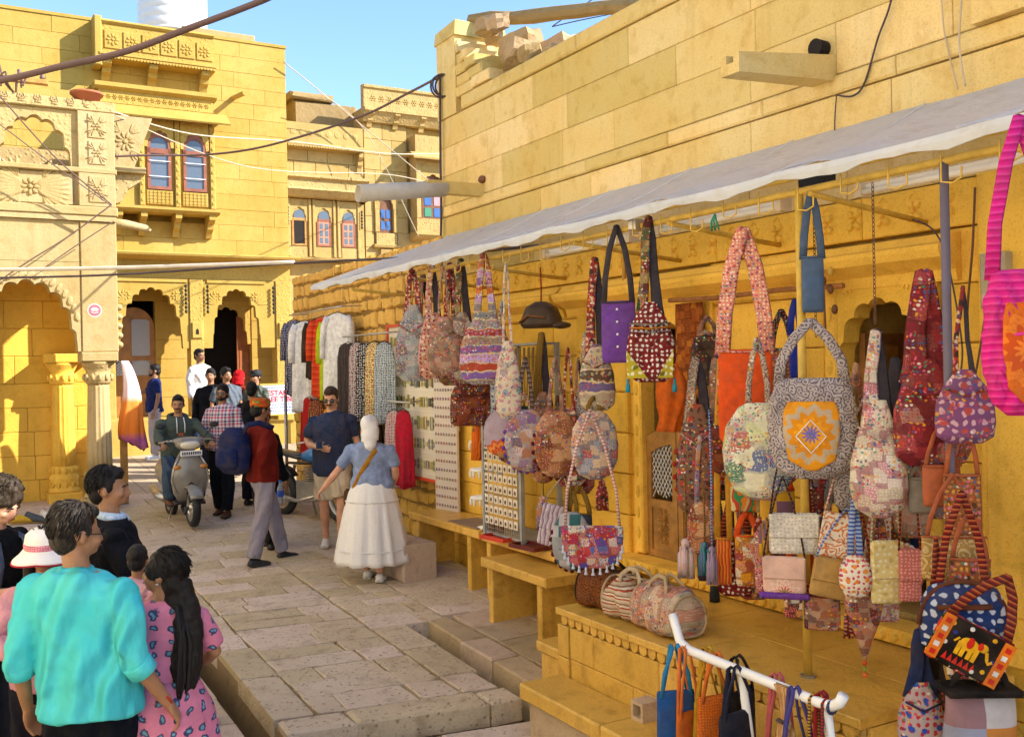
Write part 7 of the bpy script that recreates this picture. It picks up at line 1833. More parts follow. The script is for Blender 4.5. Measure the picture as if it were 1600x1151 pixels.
# cloth hung on the post beside the pillared house
t = empty('hung_sari', PA(.42, -.3, 0), TH_B, 'pink and orange sari cloth hung on a post beside the pillar', 'cloth')
tt = NT('sari_cloth'); zz = tt.n('SeparateXYZ', {0: tt.co()}).outputs[2]
cc = tt.ramp(tt.math('MULTIPLY', tt.math('SUBTRACT', zz, 1.2), .7), [(0, H('#c87a98')), (.12, H('#b05a90')), (.2, H('#e07a28')), (.5, H('#e88a3c')), (.56, H('#e8c8c8')), (1, H('#e8d0d4'))])
tt.bump(tt.noise(12, 3), .4, .02); sm2 = tt.fin(cc, .8, .2)
mb = MB(); rings = []
for i in range(18):
    v = i/17; w = .05+.12*v**.7; ring = []
    for k in range(32):
        a = 2*pi*k/32; f = 1+.22*sin(6*a+4*v)*v+.1*sin(11*a)*v; z = 2.5-1.18*v-.10*v*v*cos(a)-.03*v*sin(5*a); ring.append((w*(1+f*cos(a))-.10+.03*sin(5*v), w*.40*f*sin(a), z))
    rings.append(ring)
mb.rings(rings).build('cloth_drape', sm2, t, True)
MB().box(-.12, -.03, .02, .12, gz(13.8), 1.5).build('carved_post', M_wood, t)
# ================================================================== PEOPLE
def skin_mat(name, col):
    if name in MATS: return MATS[name]
    t = NT(name)
    c = t.mix(t.ramp(t.noise(18, 3), [(.35, (0,)*3), (.7, (1,)*3)]), sc(col, .86), sc(col, 1.1))
    t.bump(t.noise(160, 2), .12, .003)
    MATS[name] = t.fin(c, .5, .35, Subsurface_Weight=.06, Subsurface_Radius=(.01, .004, .002)); return MATS[name]
SK_BR = skin_mat('skin_brown', (.36, .18, .095)); SK_DK = skin_mat('skin_deep_brown', (.27, .125, .065)); SK_FR = skin_mat('skin_fair', (.62, .33, .22))
def hair_mat(name, col, grey=None):
    if name in MATS: return MATS[name]
    t = NT(name); v = t.mapped((60, 60, 5))
    c = t.mix(t.ramp(t.noise(1, 3, .6, v), [(.4, (0,)*3), (.7, (1,)*3)]), col, grey or sc(col, 1.6))
    t.bump(t.noise(1.5, 3, .7, v), .7, .008)
    MATS[name] = t.fin(c, .55, .2); return MATS[name]
HR_BK = hair_mat('hair_black', (.010, .008, .008)); HR_GR = hair_mat('hair_greying', (.012, .009, .008), (.05, .038, .028)); HR_BR = hair_mat('hair_brown', (.04, .022, .014)); HR_CU = hair_mat('hair_curly', (.022, .015, .010), (.07, .048, .03))
CLOUD = bpy.data.textures.new('cloth_folds', 'CLOUDS'); CLOUD.noise_scale = .16; CLOUD.noise_depth = 1
MARB = bpy.data.textures.new('cloth_creases', 'MARBLE'); MARB.noise_scale = .22; MARB.turbulence = 9; MARB.noise_depth = 2; MARB.marble_type = 'SOFT'
CLOUDH = bpy.data.textures.new('hair_lumps', 'CLOUDS'); CLOUDH.noise_scale = .045; CLOUDH.noise_depth = 2

def organic(mb, name, mat, parent, voxel=.011, smooth=3, fold=0.0, tex=None):
    o = mb.build(name, mat, parent, True)
    m = o.modifiers.new('remesh', 'REMESH'); m.mode = 'VOXEL'; m.voxel_size = voxel; m.use_smooth_shade = True
    if fold:
        d = o.modifiers.new('folds', 'DISPLACE'); d.texture = tex or CLOUD; d.strength = fold; d.mid_level = .5 if tex is not MARB else .25; d.texture_coords = 'LOCAL'
    if smooth:
        s = o.modifiers.new('smooth', 'SMOOTH'); s.iterations = smooth; s.factor = .5
    return o

def hand_mb(mb, w, d, s, curl=.35, k=1.0, thumb=1):
    """palm, four unequal bent fingers and a thumb leaving the palm's side; w wrist, d direction, s across the palm towards the thumb"""
    w, d, s = Vector(w), Vector(d).normalized(), Vector(s)
    s = (s-d*s.dot(d)).normalized(); p = d.cross(s)*thumb     # p: palm normal
    r = .0095*k
    M = Matrix((s*1.0, d, p)).transposed()
    mb.ball(w+d*.052*k, (.040*k, .056*k, .017*k), 10, 8, M)
    mb.tube([w-d*.02*k, w+d*.02*k], [.027*k, .027*k], 8, ry=[.022*k]*2)
    for i, (off, L) in enumerate(((.030, .074), (.010, .084), (-.010, .078), (-.029, .060))):
        q = w+d*.085*k+s*off*k; a = .12; pts = [q-d*.02*k, q]
        for j in range(3):
            a += curl*(1+.15*j); q = q+(d*cos(a)+p*sin(a))*(L*k*(.45, .32, .25)[j])+s*off*.12*k; pts.append(q)
        mb.tube(pts, [r, r, r*.95, r*.88, r*.75], 7)
    q = w+d*.03*k+s*.028*k
    t1 = q+(s*.75+d*.7+p*.25).normalized()*.045*k; t2 = t1+(s*.35+d*.9+p*.35).normalized()*.034*k
    mb.tube([q-s*.01*k, q, t1, t2], [r*1.2, r*1.25, r*1.05, r*.8], 7)

STD = dict(elR=(-.25, .03, 1.14), wrR=(-.26, -.05, .88), elL=(.25, .03, 1.14), wrL=(.26, -.05, .88),
           knR=(-.10, -.015, .49), anR=(-.105, .015, .085), knL=(.10, -.015, .49), anL=(.105, .015, .085),
           hipR=(-.09, 0, .90), hipL=(.09, 0, .90), lean=(0, 0), head=(0, 0), toeR=0, toeL=0, curlR=.35, curlL=.35, drop=0.0)
def person(label, loc, yaw, h, skin=None, pose=None, top=None, bottom=None, shoes=None, hair=None, bulk=1.0, fem=False, voxel=.011, zoff=0.0, eyes=True, group=None, beard=None, face=True):
    skin = skin or SK_BR
    q = dict(STD); q.update(pose or {}); k = h/1.75
    t = empty('person', (loc[0], loc[1], gz(loc[1])+zoff), radians(yaw), label, 'person', group)
    t.scale = (k, k, k)
    lx, ly = q['lean']; dz = q['drop']
    def L(p):   # lean everything above the hips
        p = Vector(p); f = max(0, (p.z-.95)/.5); return Vector((p.x+lx*f, p.y+ly*f, p.z-abs(ly)*.10*f*f-dz))
    bw = bulk*(.93 if fem else 1.0)
    TOR = [(.80, .13, .10, .0), (.88, .165, .118, .005), (.96, .168 if not fem else .18, .12, .005), (1.05, .155*bulk, .112*bulk, .0), (1.13, .150*bulk if not fem else .135*bulk, .108*bulk, -.005), (1.22, .162, .112, -.005), (1.31, .178, .115, -.002), (1.385, .178, .10, .006), (1.435, .145, .082, .010), (1.475, .085, .066, .012)]
    def torso(mb, inf, z0, z1, N=22, flare=0.0):
        rings = []
        for z, rx, ry, y in TOR:
            if z < z0-.001 or z > z1+.001: continue
            c = L((0, y, z)); e = inf+flare*max(0, (1.05-z))
            rings.append([c+Vector(((rx*bw+e)*cos(2*pi*i/N), (ry*bw+e)*sin(2*pi*i/N), 0)) for i in range(N)])
        mb.rings(rings)
    SHR, SHL = L((-.175*bw, .012, 1.405)), L((.175*bw, .012, 1.405))
    ELR, ELL, WRR, WRL = L(q['elR']), L(q['elL']), L(q['wrR']), L(q['wrL'])
    down = Vector((0, 0, -dz))
    HR, HL, KR, KL, AR, AL = (Vector(q[n_])+(down if n_[:3] == 'hip' else Vector()) for n_ in ('hipR', 'hipL', 'knR', 'knL', 'anR', 'anL'))
    def arm(mb, S_, E_, W_, inf, upto=1.0, taper=0.0):
        pts = [S_, S_.lerp(E_, .35), E_.lerp(S_, .12), E_.lerp(W_, .25), W_.lerp(E_, .12), W_]
        R_ = [.054, .049, .040, .041, .030, .027]
        n_ = 6
        if upto < 1: # sleeve ends above the elbow
            pts = [S_, S_.lerp(E_, .35), S_.lerp(E_, upto)]; R_ = R_[:3]
        elif 1 < upto < 2:
            pts = pts[:4]+[E_.lerp(W_, upto-1)]; R_ = R_[:4]+[.036]
        mb.tube(pts, [(r_*bulk**.5+inf)*1.0 for r_ in R_[:len(pts)]], 12)
    def leg(mb, Hh, K_, A_, inf, upto=2.0, flare=0):
        pts = [Hh+Vector((0, 0, .03)), Hh.lerp(K_, .3), Hh.lerp(K_, .7), K_, K_.lerp(A_, .3), K_.lerp(A_, .75), A_]
        R_ = [.088, .083, .066, .057, .057, .042, .038]
        if upto < 1: pts = pts[:2]+[Hh.lerp(K_, upto)]; R_ = [.09, .086, .078]
        mb.tube(pts, [r_*bulk**.5+inf+flare*i/6 for i, r_ in enumerate(R_[:len(pts)])], 14)
    # ---- body: one continuous skin surface
    mb = MB()
    torso(mb, -.012, .80, 1.475)
    hy, hp = radians(q['head'][0]), radians(q['head'][1])
    NB = L((0, .012, 1.47)); HC = L((0, .012, 1.545))
    HM = Matrix.Rotation(hy, 3, 'Z') @ Matrix.Rotation(hp, 3, 'X')
    def Hd(x, y, z): return HC+HM @ Vector((x, y, z))
    mb.tube([L((0, .012, 1.42)), NB, Hd(0, .012, .02), Hd(0, 0, .06)], [.058, .055, .052, .05], 14)
    mb.ball(Hd(0, .012, .115), (.074, .092, .098), 18, 14, HM)            # skull
    mb.ball(Hd(0, -.030, .066), (.060, .062, .078), 16, 12, HM)           # face
    mb.ball(Hd(0, -.055, .022), (.036, .036, .026), 12, 8, HM)            # chin
    mb.ball(Hd(0, -.080, .098), (.046, .014, .012), 12, 8, HM)            # brow
    mb.tube([Hd(0, -.084, .095), Hd(0, -.101, .072), Hd(0, -.104, .062), Hd(0, -.085, .054)], [.009, .012, .015, .010], 8)
    mb.ball(Hd(0, -.089, .035), (.022, .010, .008), 10, 6, HM)            # lips
    for s in (-1, 1):
        mb.ball(Hd(s*.042, -.060, .060), (.022, .025, .022), 10, 8, HM)   # cheek
        mb.ball(Hd(s*.078, .012, .080), (.010, .018, .031), 10, 8, HM)    # ear
    for S_, E_, W_, c_, sd_ in ((SHR, ELR, WRR, q['curlR'], -1), (SHL, ELL, WRL, q['curlL'], 1)):
        arm(mb, S_, E_, W_, -.004)
        d_ = (W_-E_)
        th = Vector(q.get('thumbR' if sd_ < 0 else 'thumbL', (0, -1, .15)))
        hd = Vector(q.get('handR' if sd_ < 0 else 'handL', d_))
        hand_mb(mb, W_, hd, th, c_, 1.0, sd_)
    for Hh, K_, A_ in ((HR, KR, AR), (HL, KL, AL)): leg(mb, Hh, K_, A_, -.006)
    body = organic(mb, 'body', skin, t, voxel, 2)
    # ---- clothes
    if bottom:
        kind, bm_ = bottom[0], bottom[1]
        mb = MB()
        if kind in ('pants', 'shorts'):
            torso(mb, .012, .80, 1.05)
            for Hh, K_, A_ in ((HR, KR, AR), (HL, KL, AL)): leg(mb, Hh, K_, A_, .019, 2.0 if kind == 'pants' else .86, .018 if kind == 'pants' else .03)
            organic(mb, 'trousers' if kind == 'pants' else 'shorts', bm_, t, voxel*1.1, 3, .028)
        else:
            z1, z0, r0, r1 = (1.10, bottom[2], .15, bottom[3])
            rings = []; N = 72
            for i in range(20):
                v = i/19; z = z1+(z0-z1)*v; c = L((0, .0, z)) if z > .95 else Vector((0, 0, z-dz))
                rr = r0+(r1-r0)*v**.75+(.045 if .02 < v else 0)*min(1, v*6)
                ring = []
                for j in range(N):
                    a = 2*pi*j/N; f = 1+(.055*sin(11*a+1.5*sin(3*a)+1)+.03*sin(23*a))*min(1, v*1.3)
                    ring.append(c+Vector((rr*f*cos(a)*1.05, rr*f*sin(a)*.95, -.006*sin(11*a)*v)))
                rings.append(ring)
            sk_ = MB().rings(rings).build('skirt', bm_, t, True)
            if len(bottom) > 4:
                for zz in (.86, .35):
                    v = (zz-z1)/(z0-z1); rr = r0+(r1-r0)*v**.75+.05
                    MB().tube([(rr*1.06*cos(2*pi*j/48), rr*.96*sin(2*pi*j/48), zz) for j in range(49)], .006, 5).build('tier_seam', bm_, sk_, True)
    if top:
        tm, slv = top[0], top[1]; hem = top[2] if len(top) > 2 else .88
        mb = MB()
        torso(mb, .021, hem, 1.475, flare=top[3] if len(top) > 3 else .03)
        up = {'long': 1.93, 'short': .72, 'roll': 1.25, 'none': 0}[slv]
        if up:
            for S_, E_, W_ in ((SHR, ELR, WRR), (SHL, ELL, WRL)): arm(mb, S_, E_, W_, .012 if up < 1 else .014, up)
            for S_ in (SHR, SHL): mb.ball(S_+Vector((0, 0, -.012)), .062*bulk**.5, 12, 8)
        mb.tube([L((0, .012, 1.44)), L((0, .010, 1.492))], [.082, .066], 14)
        sh = organic(mb, 'shirt' if 'sweater' not in label else 'sweater', tm, t, voxel*1.05, 4, .020, MARB)
        if slv == 'roll':
            for S_, E_, W_ in ((SHR, ELR, WRR), (SHL, ELL, WRL)):
                c_ = E_.lerp(W_, .25); d_ = (W_-E_).normalized()
                MB().tube([c_-d_*.035, c_-d_*.028, c_+d_*.028, c_+d_*.035], [.052, .063, .061, .050], 14).build('rolled_cuff', tm, sh, True)
        if slv == 'long':
            for E_, W_ in ((ELR, WRR), (ELL, WRL)):
                c_ = E_.lerp(W_, .93); d_ = (W_-E_).normalized()
                MB().tube([c_-d_*.022, c_-d_*.014, c_+d_*.014, c_+d_*.02], [.040, .046, .045, .038], 12).build('cuff', tm, sh, True)
    if shoes:
        for A_, toe in ((AR, q['toeR']), (AL, q['toeL'])):
            mb = MB(); M = Matrix.Rotation(radians(toe), 3, 'Z'); b0 = A_-Vector((0, 0, .085))
            pr = [(.055, .030, .05), (.03, .042, .085), (-.03, .044, .075), (-.10, .046, .052), (-.155, .042, .040), (-.185, .026, .026)]
            rings = []
            for y, w_, hh in pr:
                rings.append([b0+M @ Vector((w_*cos(a)*1.0, y, max(.004, hh*.5+hh*.55*sin(a)))) for a in [2*pi*i/14 for i in range(14)]])
            mb.rings(rings)
            so = mb.build('shoe', shoes[0], t, True)
            if len(shoes) > 1:
                mb = MB(); n_ = 14
                out = [(w_*1.05, y) for y, w_, _ in pr]+[(-w_*1.05, y) for y, w_, _ in reversed(pr)]
                P_ = [b0+M @ Vector((x, y, 0)) for x, y in out]
                mb.add([(p_.x, p_.y, p_.z+.024) for p_ in P_]+[(p_.x, p_.y, p_.z+.001) for p_ in P_], [tuple(range(12)), tuple(range(23, 11, -1))]+[(i, i+12, (i+1) % 12+12, (i+1) % 12) for i in range(12)])
                mb.build('sole', shoes[1], so)
    # ---- hair, eyes, facial hair
    if hair:
        style, hm = hair
        mb = MB()
        if style in ('short', 'curly', 'bald', 'fade'):
            if style == 'bald':
                for s in (-1, 1): mb.ball(Hd(s*.040, .045, .085), (.046, .066, .062), 12, 10, HM)
                mb.ball(Hd(0, .055, .10), (.066, .062, .075), 14, 10, HM)
                mb.ball(Hd(0, .02, .155), (.060, .075, .060), 14, 10, HM)
            else:
                e = .018 if style == 'curly' else (.001 if style == 'fade' else .005)
                mb.ball(Hd(0, .022, .135), (.078+e, .095+e, .090+e), 18, 14, HM)
                mb.ball(Hd(0, .055, .075), (.066+e, .060+e, .070), 14, 10, HM)
                mb.ball(Hd(0, -.040, .178), (.058, .045, .035+e), 12, 10, HM)
                for s in (-1, 1): mb.ball(Hd(s*.071, -.005, .105), (.012+e*.6, .022, .030), 8, 6, HM)
            organic(mb, 'hair', hm, t, .009, 1, .05 if style == 'curly' else .014, CLOUDH)
        elif style in ('long', 'bun'):
            mb.ball(Hd(0, .022, .125), (.087, .104, .102), 18, 14, HM); mb.ball(Hd(0, .06, .06), (.080, .062, .09), 14, 10, HM)
            for s in (-1, 1): mb.ball(Hd(s*.066, -.012, .12), (.028, .058, .058), 10, 8, HM)
            if style == 'long':
                mb.tube([Hd(0, .075, .05), Hd(.0, .115, -.06), Hd(.01, .14, -.20), Hd(.02, .15, -.36), Hd(.03, .145, -.50), Hd(.03, .13, -.60)], [.070, .082, .088, .085, .065, .02], 14, ry=[.05, .05, .052, .05, .04, .015])
            else: mb.ball(Hd(0, .10, .05), .045, 12, 8)
            ho = organic(mb, 'hair', hm, t, .009, 1, .022, CLOUDH)
            if style == 'long':
                rr = random.Random(3); mb = MB()
                for i in range(26):
                    a = rr.uniform(-1, 1); x0 = a*.075
                    mb.tube([Hd(x0, .115, -.05), Hd(x0*1.15+rr.uniform(-.01, .01), .185-.04*a*a, -.22), Hd(x0*1.2+rr.uniform(-.02, .03), .195-.04*a*a, -.42), Hd(x0+.03+rr.uniform(-.04, .04), .165, -.56-rr.uniform(0, .09))], [.012, .014, .011, .002], 6)
                mb.build('hair_strands', hm, ho, True)['kind'] = 'stuff'
                MB().ball(Hd(0, .12, .0), (.03, .03, .018), 10, 6).build('hair_tie', plain('green_band', (.03, .12, .06), .6), ho, True)
    if hair and voxel < .0098 and hair[0] in ('short', 'fade', 'curly', 'long', 'bun'):
        rr = random.Random(int(h*100)); mb = MB(); cur = hair[0] == 'curly'
        lng = hair[0] in ('long', 'bun')
        for i in range(420):
            th_ = rr.uniform(0, 2*pi); u_ = rr.uniform(-.25 if lng else -.35, 1)
            d_ = Vector((sqrt(1-u_*u_)*cos(th_), sqrt(1-u_*u_)*sin(th_), u_))
            if d_.y < -.55+.5*max(0, -u_)+(.45 if u_ < .45 else 0) and u_ < .8: continue
            e_ = .016 if cur else (.006 if not lng else .003)
            p0 = Vector((d_.x*(.080+e_), .022+d_.y*(.097+e_), .130+d_.z*(.093+e_)))
            tg = Vector((d_.x*.5, .35+d_.y*.4, -.8)) if not lng else Vector((d_.x*.35, .7, -.5))
            tg = (tg-d_*tg.dot(d_)).normalized(); L_ = rr.uniform(.025, .05)*(1.6 if lng else 1)
            sd2 = d_.cross(tg)*rr.uniform(-.3, .3)
            if cur:
                R0 = rr.uniform(.008, .014); pts_ = [p0+tg*R0*cos(q*.9)+d_*(R0*sin(q*.9)+.004)+sd2*.01*q for q in range(7)]
                mb.tube([Hd(*p_) for p_ in pts_], .0032, 4)
            else: mb.tube([Hd(*p_) for p_ in (p0, p0+(tg+sd2)*L_*.5+d_*.004, p0+(tg+sd2)*L_-d_*.001)], [.0028, .0034, .0012], 4)
        mb.build('hair_strands', hair[1], t, True)['kind'] = 'stuff'
    if face and eyes:
        wm = plain('eye_white', (.45, .42, .40), .25, var=.02); im = plain('eye_iris', (.02, .012, .01), .2)
        for s in (-1, 1):
            e_ = MB().ball(Hd(s*.031, -.0735, .084), (.0105, .009, .0045), 10, 8, HM).build('eye', wm, t, True)
            MB().ball(Hd(s*.031, -.0815, .084), (.0058, .003, .0048), 8, 6, HM).build('iris', im, e_, True)
            MB().tube([Hd(s*.012, -.090, .102), Hd(s*.030, -.090, .108), Hd(s*.050, -.078, .101)], [.004, .0055, .003], 6).build('eyebrow', HR_BK, t, True)
        MB().tube([Hd(-.022, -.094, .037), Hd(0, -.099, .038), Hd(.022, -.094, .037)], [.003, .0055, .003], 6).build('lips', plain('lip', (.28, .10, .08), .5), t, True)
    if beard == 'moustache': MB().tube([Hd(-.034, -.086, .042), Hd(-.015, -.101, .050), Hd(.015, -.101, .050), Hd(.034, -.086, .042)], [.004, .008, .008, .004], 8).build('moustache', HR_BK, t, True)
    if beard == 'beard':
        mb = MB(); mb.ball(Hd(0, -.052, .018), (.045, .046, .032), 12, 8, HM)
        for s in (-1, 1): mb.tube([Hd(s*.066, -.01, .07), Hd(s*.058, -.035, .03), Hd(s*.03, -.07, .01)], [.012, .016, .016], 8)
        mb.tube([Hd(-.03, -.088, .046), Hd(0, -.103, .052), Hd(.03, -.088, .046)], [.006, .008, .006], 6)
        organic(mb, 'beard', HR_BK, t, .008, 1, .006, CLOUDH)
    t['_'] = 0; del t['_']
    return t, Hd, L
def shades(t, Hd):
    m = plain('dark_lens', (.012, .012, .015), .1, spec=.7)
    g = MB().tube([Hd(-.085, .0, .092), Hd(-.072, -.075, .092), Hd(0, -.100, .093), Hd(.072, -.075, .092), Hd(.085, .0, .092)], .0028, 6).build('sunglasses', M_black, t)
    for s in (-1, 1):
        mb = MB(); mb.ball(Hd(s*.033, -.094, .083), (.026, .006, .019), 12, 8); mb.build('lens', m, g, True)
def cap_hat(t, Hd, mat, band=None, z=.150):
    mb = MB()
    rings = []
    for r_, zz in ((.100, z-.035), (.104, z-.01), (.106, z+.03), (.098, z+.055), (.06, z+.068), (.01, z+.070)):
        rings.append([Hd(r_*.93*cos(2*pi*i/24), .012+r_*1.08*sin(2*pi*i/24), zz) for i in range(24)])
    MB().rings(rings).build('cap', mat, t, True)

def W_(n_, c):
    if n_ in MATS: return MATS[n_]
    c = H(c) if isinstance(c, str) else c; t = NT(n_)
    wv = t.n('TexWave', {'Vector': t.mapped((1.0, 1.0, .6), (.2, .6, 0)), 'Scale': 2.8, 'Distortion': 8.0, 'Detail': 2.0}).outputs[1]
    t.bump(t.math('ADD', t.math('MULTIPLY', wv, .8), t.noise(9, 3, .6)), .75, .035)
    MATS[n_] = t.fin(t.mix(t.noise(9, 3), sc(c, .82), sc(c, 1.14)), .88, .12); return MATS[n_]
SHOE_BK = plain('black_shoe', (.02, .02, .022), .5); SOLE_BK = plain('dark_sole', (.03, .03, .03), .7); SHOE_WH = plain('white_sneaker', (.72, .70, .68), .6); SHOE_BR = plain('brown_boot', (.10, .04, .02), .5)
turq = NT('turquoise_cotton')
g_ = turq.noise(4, 3, .6)
wv_ = turq.n('TexWave', {'Vector': turq.mapped((1.0, 1.0, .55), (0, .5, .2)), 'Scale': 2.6, 'Distortion': 9.0, 'Detail': 2.0, 'Detail Scale': .9}).outputs[1]
turq.bump(turq.math('ADD', turq.math('ADD', turq.math('MULTIPLY', wv_, .8), turq.noise(6, 3, .55, turq.mapped((1, 1, .5)))), turq.math('MULTIPLY', turq.noise(150, 2), .03)), .85, .05)
turq = turq.fin(turq.mix(g_, H('#27b4c2'), H('#5fd0d2')), .75, .2)

def near_people():
    # man in turquoise shirt, back to the camera
    t, Hd, L = person('man in turquoise kurta shirt seen from behind, turning his head right', (-1.84, 4.25), 172, 1.77, SK_BR, dict(elR=(-.24, .07, 1.14), wrR=(-.32, -.06, .90), elL=(.26, .08, 1.13), wrL=(.30, -.02, .88), head=(-32, 4), lean=(.02, .02), curlR=.45, thumbR=(.3, -.9, .1)),
        (turq, 'roll', .88, .10), ('pants', W_('navy_trousers', '#10131c')), (SHOE_BK, SOLE_BK), ('fade', HR_GR), 1.12, voxel=.0085)
    MB().tube([Hd(-.088, .01, .095), Hd(-.078, -.07, .09), Hd(-.05, -.1, .085)], .0025, 5).build('glasses', M_black, t)
    # thread bracelet on the right wrist
    p_ = L((-.32, -.06, .90)).lerp(L((-.24, .07, 1.14)), .1)
    MB().tube([p_+Vector((.033*cos(a), .02*sin(a), .028*sin(a+.6))) for a in [2*pi*i/14 for i in range(15)]], .005, 6).build('bracelet', fabric('thread_red', 'plain', [H('#b83018')]), t, True)
    # woman in pink print dress with long hair, carrying a child
    pk = fabric('pink_flower_dress', 'motif', [H('#d8809c'), H('#3a4468'), H('#6a9ab0')], .75)
    t, Hd, L = person('woman in pink flowered dress with long black hair, holding a small child', (-1.59, 4.45), 205, 1.53, SK_BR, dict(head=(58, -4), elL=(.25, -.06, 1.16), wrL=(.06, -.25, 1.12), elR=(-.27, -.02, 1.16), wrR=(-.10, -.26, 1.10), thumbL=(0, 0, 1), thumbR=(0, 0, 1)),
        (pk, 'short', .80, .10), ('dress', pk, .10, .30), (SHOE_BK,), ('long', HR_BK), 1.02, True, voxel=.009)
    for s in (-1, 1): MB().ball(Hd(s*.086, .012, .052), .008, 8, 6).build('earring', M_steel, t, True)
    # child on her arm, seen from behind
    t, Hd, L = person('small child with dark hair in pale pink shirt, carried by the woman in pink', (-1.80, 4.74), 150, 1.0, SK_BR, dict(elR=(-.24, -.10, 1.22), wrR=(-.12, -.30, 1.28), elL=(.24, -.08, 1.20), wrL=(.12, -.30, 1.22), knR=(-.12, -.32, .78), anR=(-.10, -.22, .40), knL=(.12, -.32, .78), anL=(.10, -.22, .40), head=(35, 0)),
        (W_('pale_pink_cotton', '#d8a0a8'), 'short'), ('pants', W_('rose_leggings', '#b06a70')), (SHOE_WH,), ('short', HR_BK), 1.05, voxel=.012, zoff=.50)
    # woman in white sun hat
    t, Hd, L = person('woman in white sun hat with pink band and pink shawl behind the turquoise shirt', (-2.35, 4.95), 20, 1.55, SK_BR, dict(head=(-12, 6), elR=(-.26, -.05, 1.15), wrR=(-.14, -.24, 1.15), elL=(.26, -.05, 1.12), wrL=(.10, -.26, 1.14)),
        (W_('pink_shawl', '#c890a0'), 'long'), ('pants', W_('dark_leggings', '#1c1a24')), (SHOE_BK,), ('bun', HR_BK), 1.0, True, voxel=.009)
    hw = NT('white_hat_cloth'); zc = hw.n('SeparateXYZ', {0: hw.co()}).outputs[2]
    hw.bump(hw.noise(30, 3), .3, .01); hw = hw.fin(hw.mix(hw.noise(8, 3), (.78, .72, .68), (.84, .8, .78)), .8, .2)
    N = 32; prof = [(.175, .060), (.172, .072), (.14, .098), (.108, .115), (.106, .150), (.098, .19), (.07, .215), (.01, .222)]
    hat = MB().rings([[Hd(r_*cos(2*pi*i/N), .015+r_*1.1*sin(2*pi*i/N), z_-.02*abs(cos(2*pi*i/N))*(r_ > .12)) for i in range(N)] for r_, z_ in prof]).build('sun_hat', hw, t, True)
    MB().rings([[Hd(r_*cos(2*pi*i/N), .015+r_*1.1*sin(2*pi*i/N), z_) for i in range(N)] for r_, z_ in ((.109, .112), (.111, .118), (.110, .142), (.107, .147))]).build('hat_band', fabric('hat_pink', 'print', [H('#d87a90'), H('#e8b8c0')], 3), hat, True)
    MB().tube([Hd(.176*cos(2*pi*i/N), .015+.1936*sin(2*pi*i/N), .059-.02*abs(cos(2*pi*i/N))) for i in range(N+1)], .005, 6).build('hat_piping', fabric('hat_red', 'plain', [H('#b02a3c')]), hat, True)
    for s in (-1, 1): MB().tube([Hd(s*.06, .02, .10), Hd(s*.085, .0, .0), Hd(s*.09, -.01, -.12), Hd(s*.085, -.02, -.20)], [.03, .035, .03, .01], 8, ry=[.03, .03, .025, .01]).build('hair_side', HR_BK, t, True)
    # her smartphone
    ph = empty('smartphone', (-2.13, 4.70, 1.36), radians(190), 'smartphone with bright blue screen held by the woman in the sun hat', 'phone'); ph.rotation_euler = (radians(-35), 0, radians(195))
    MB().cham(-.04, .04, -.005, .005, -.08, .08, .003).build('phone_case', M_black, ph); 
    tt = NT('phone_screen'); e_ = tt.mix(tt.noise(25, 3), (.05, .15, .5), (.4, .6, .9)); tt.t.links.new(e_, tt.b.inputs['Emission Color']); tt.b.inputs['Emission Strength'].default_value = .35
    MB().box(-.035, .035, -.0065, -.0052, -.073, .073).build('screen', tt.fin((.01, .01, .02), .1), ph)
    # man in dark blazer with arms folded
    t, Hd, L = person('balding man in black jacket and light blue collar, arms folded, looking right', (-2.27, 5.6), 115, 1.76, SK_BR, dict(head=(-14, -2), elR=(-.28, -.10, 1.14), wrR=(.06, -.24, 1.16), elL=(.28, -.10, 1.12), wrL=(-.06, -.26, 1.12), thumbR=(0, 0, 1), thumbL=(0, 0, 1)),
        (W_('black_jacket', '#12131a'), 'long', .80, .02), ('pants', W_('black_trousers', '#121216')), (SHOE_BK,), ('fade', HR_BK), 1.14, voxel=.0095)
    cm = fabric('collar_blue', 'stripe', [H('#a8c4e0'), H('#c8d8ea')], 3)
    mb = MB(); mb.tube([L((.072*cos(a), .012+.066*sin(a), 1.485+.012*sin(a))) for a in [2*pi*i/18 for i in range(19)]], .018, 8, ry=.026); mb.build('collar', cm, t, True)
    for s in (-1, 1): MB().prism([(0, 0), (s*.06, .0), (s*.01, -.09)], -.008, .0).build('collar_point', cm, t, loc=L((s*.015, -.075, 1.475)))
    MB().tube([L((.072*cos(a), .012+.068*sin(a), 1.455)) for a in [2*pi*i/18 for i in range(19)]], .014, 8).build('lapel', MATS['black_jacket'], t, True)
    # person half hidden behind the hat
    person('short person with black hair mostly hidden behind the white sun hat', (-2.98, 6.55), 160, 1.40, SK_BR, {}, (W_('brown_shirt', '#5a3a28'), 'short'), ('pants', W_('grey_trousers2', '#3a3a40')), (SHOE_BK,), ('short', HR_BK), eyes=False)
    # curly haired man at the frame edge
    t, Hd, L = person('curly haired man in black shirt looking down at his phone, at the left edge', (-2.90, 5.45), 75, 1.74, SK_FR, dict(head=(0, 26), lean=(0, -.06), elR=(-.24, -.02, 1.14), wrR=(-.05, -.30, 1.16), elL=(.26, -.04, 1.14), wrL=(.06, -.32, 1.18), thumbR=(0, 0, 1), thumbL=(0, 0, 1)),
        (W_('black_tshirt', '#141416'), 'short'), ('pants', W_('slate_trousers', '#2a2e3a')), (SHOE_BK,), ('curly', HR_CU), 1.0, voxel=.0095)
    for s in (-1, 1): strap_band([L((s*.11, -.13, 1.12)), L((s*.11, -.145, 1.3)), L((s*.10, -.10, 1.42)), L((s*.10, .03, 1.47)), L((s*.11, .13, 1.36))], .05, .008).build('backpack_strap', W_('grey_strap', '#5a6270'), t, True)
near_people()

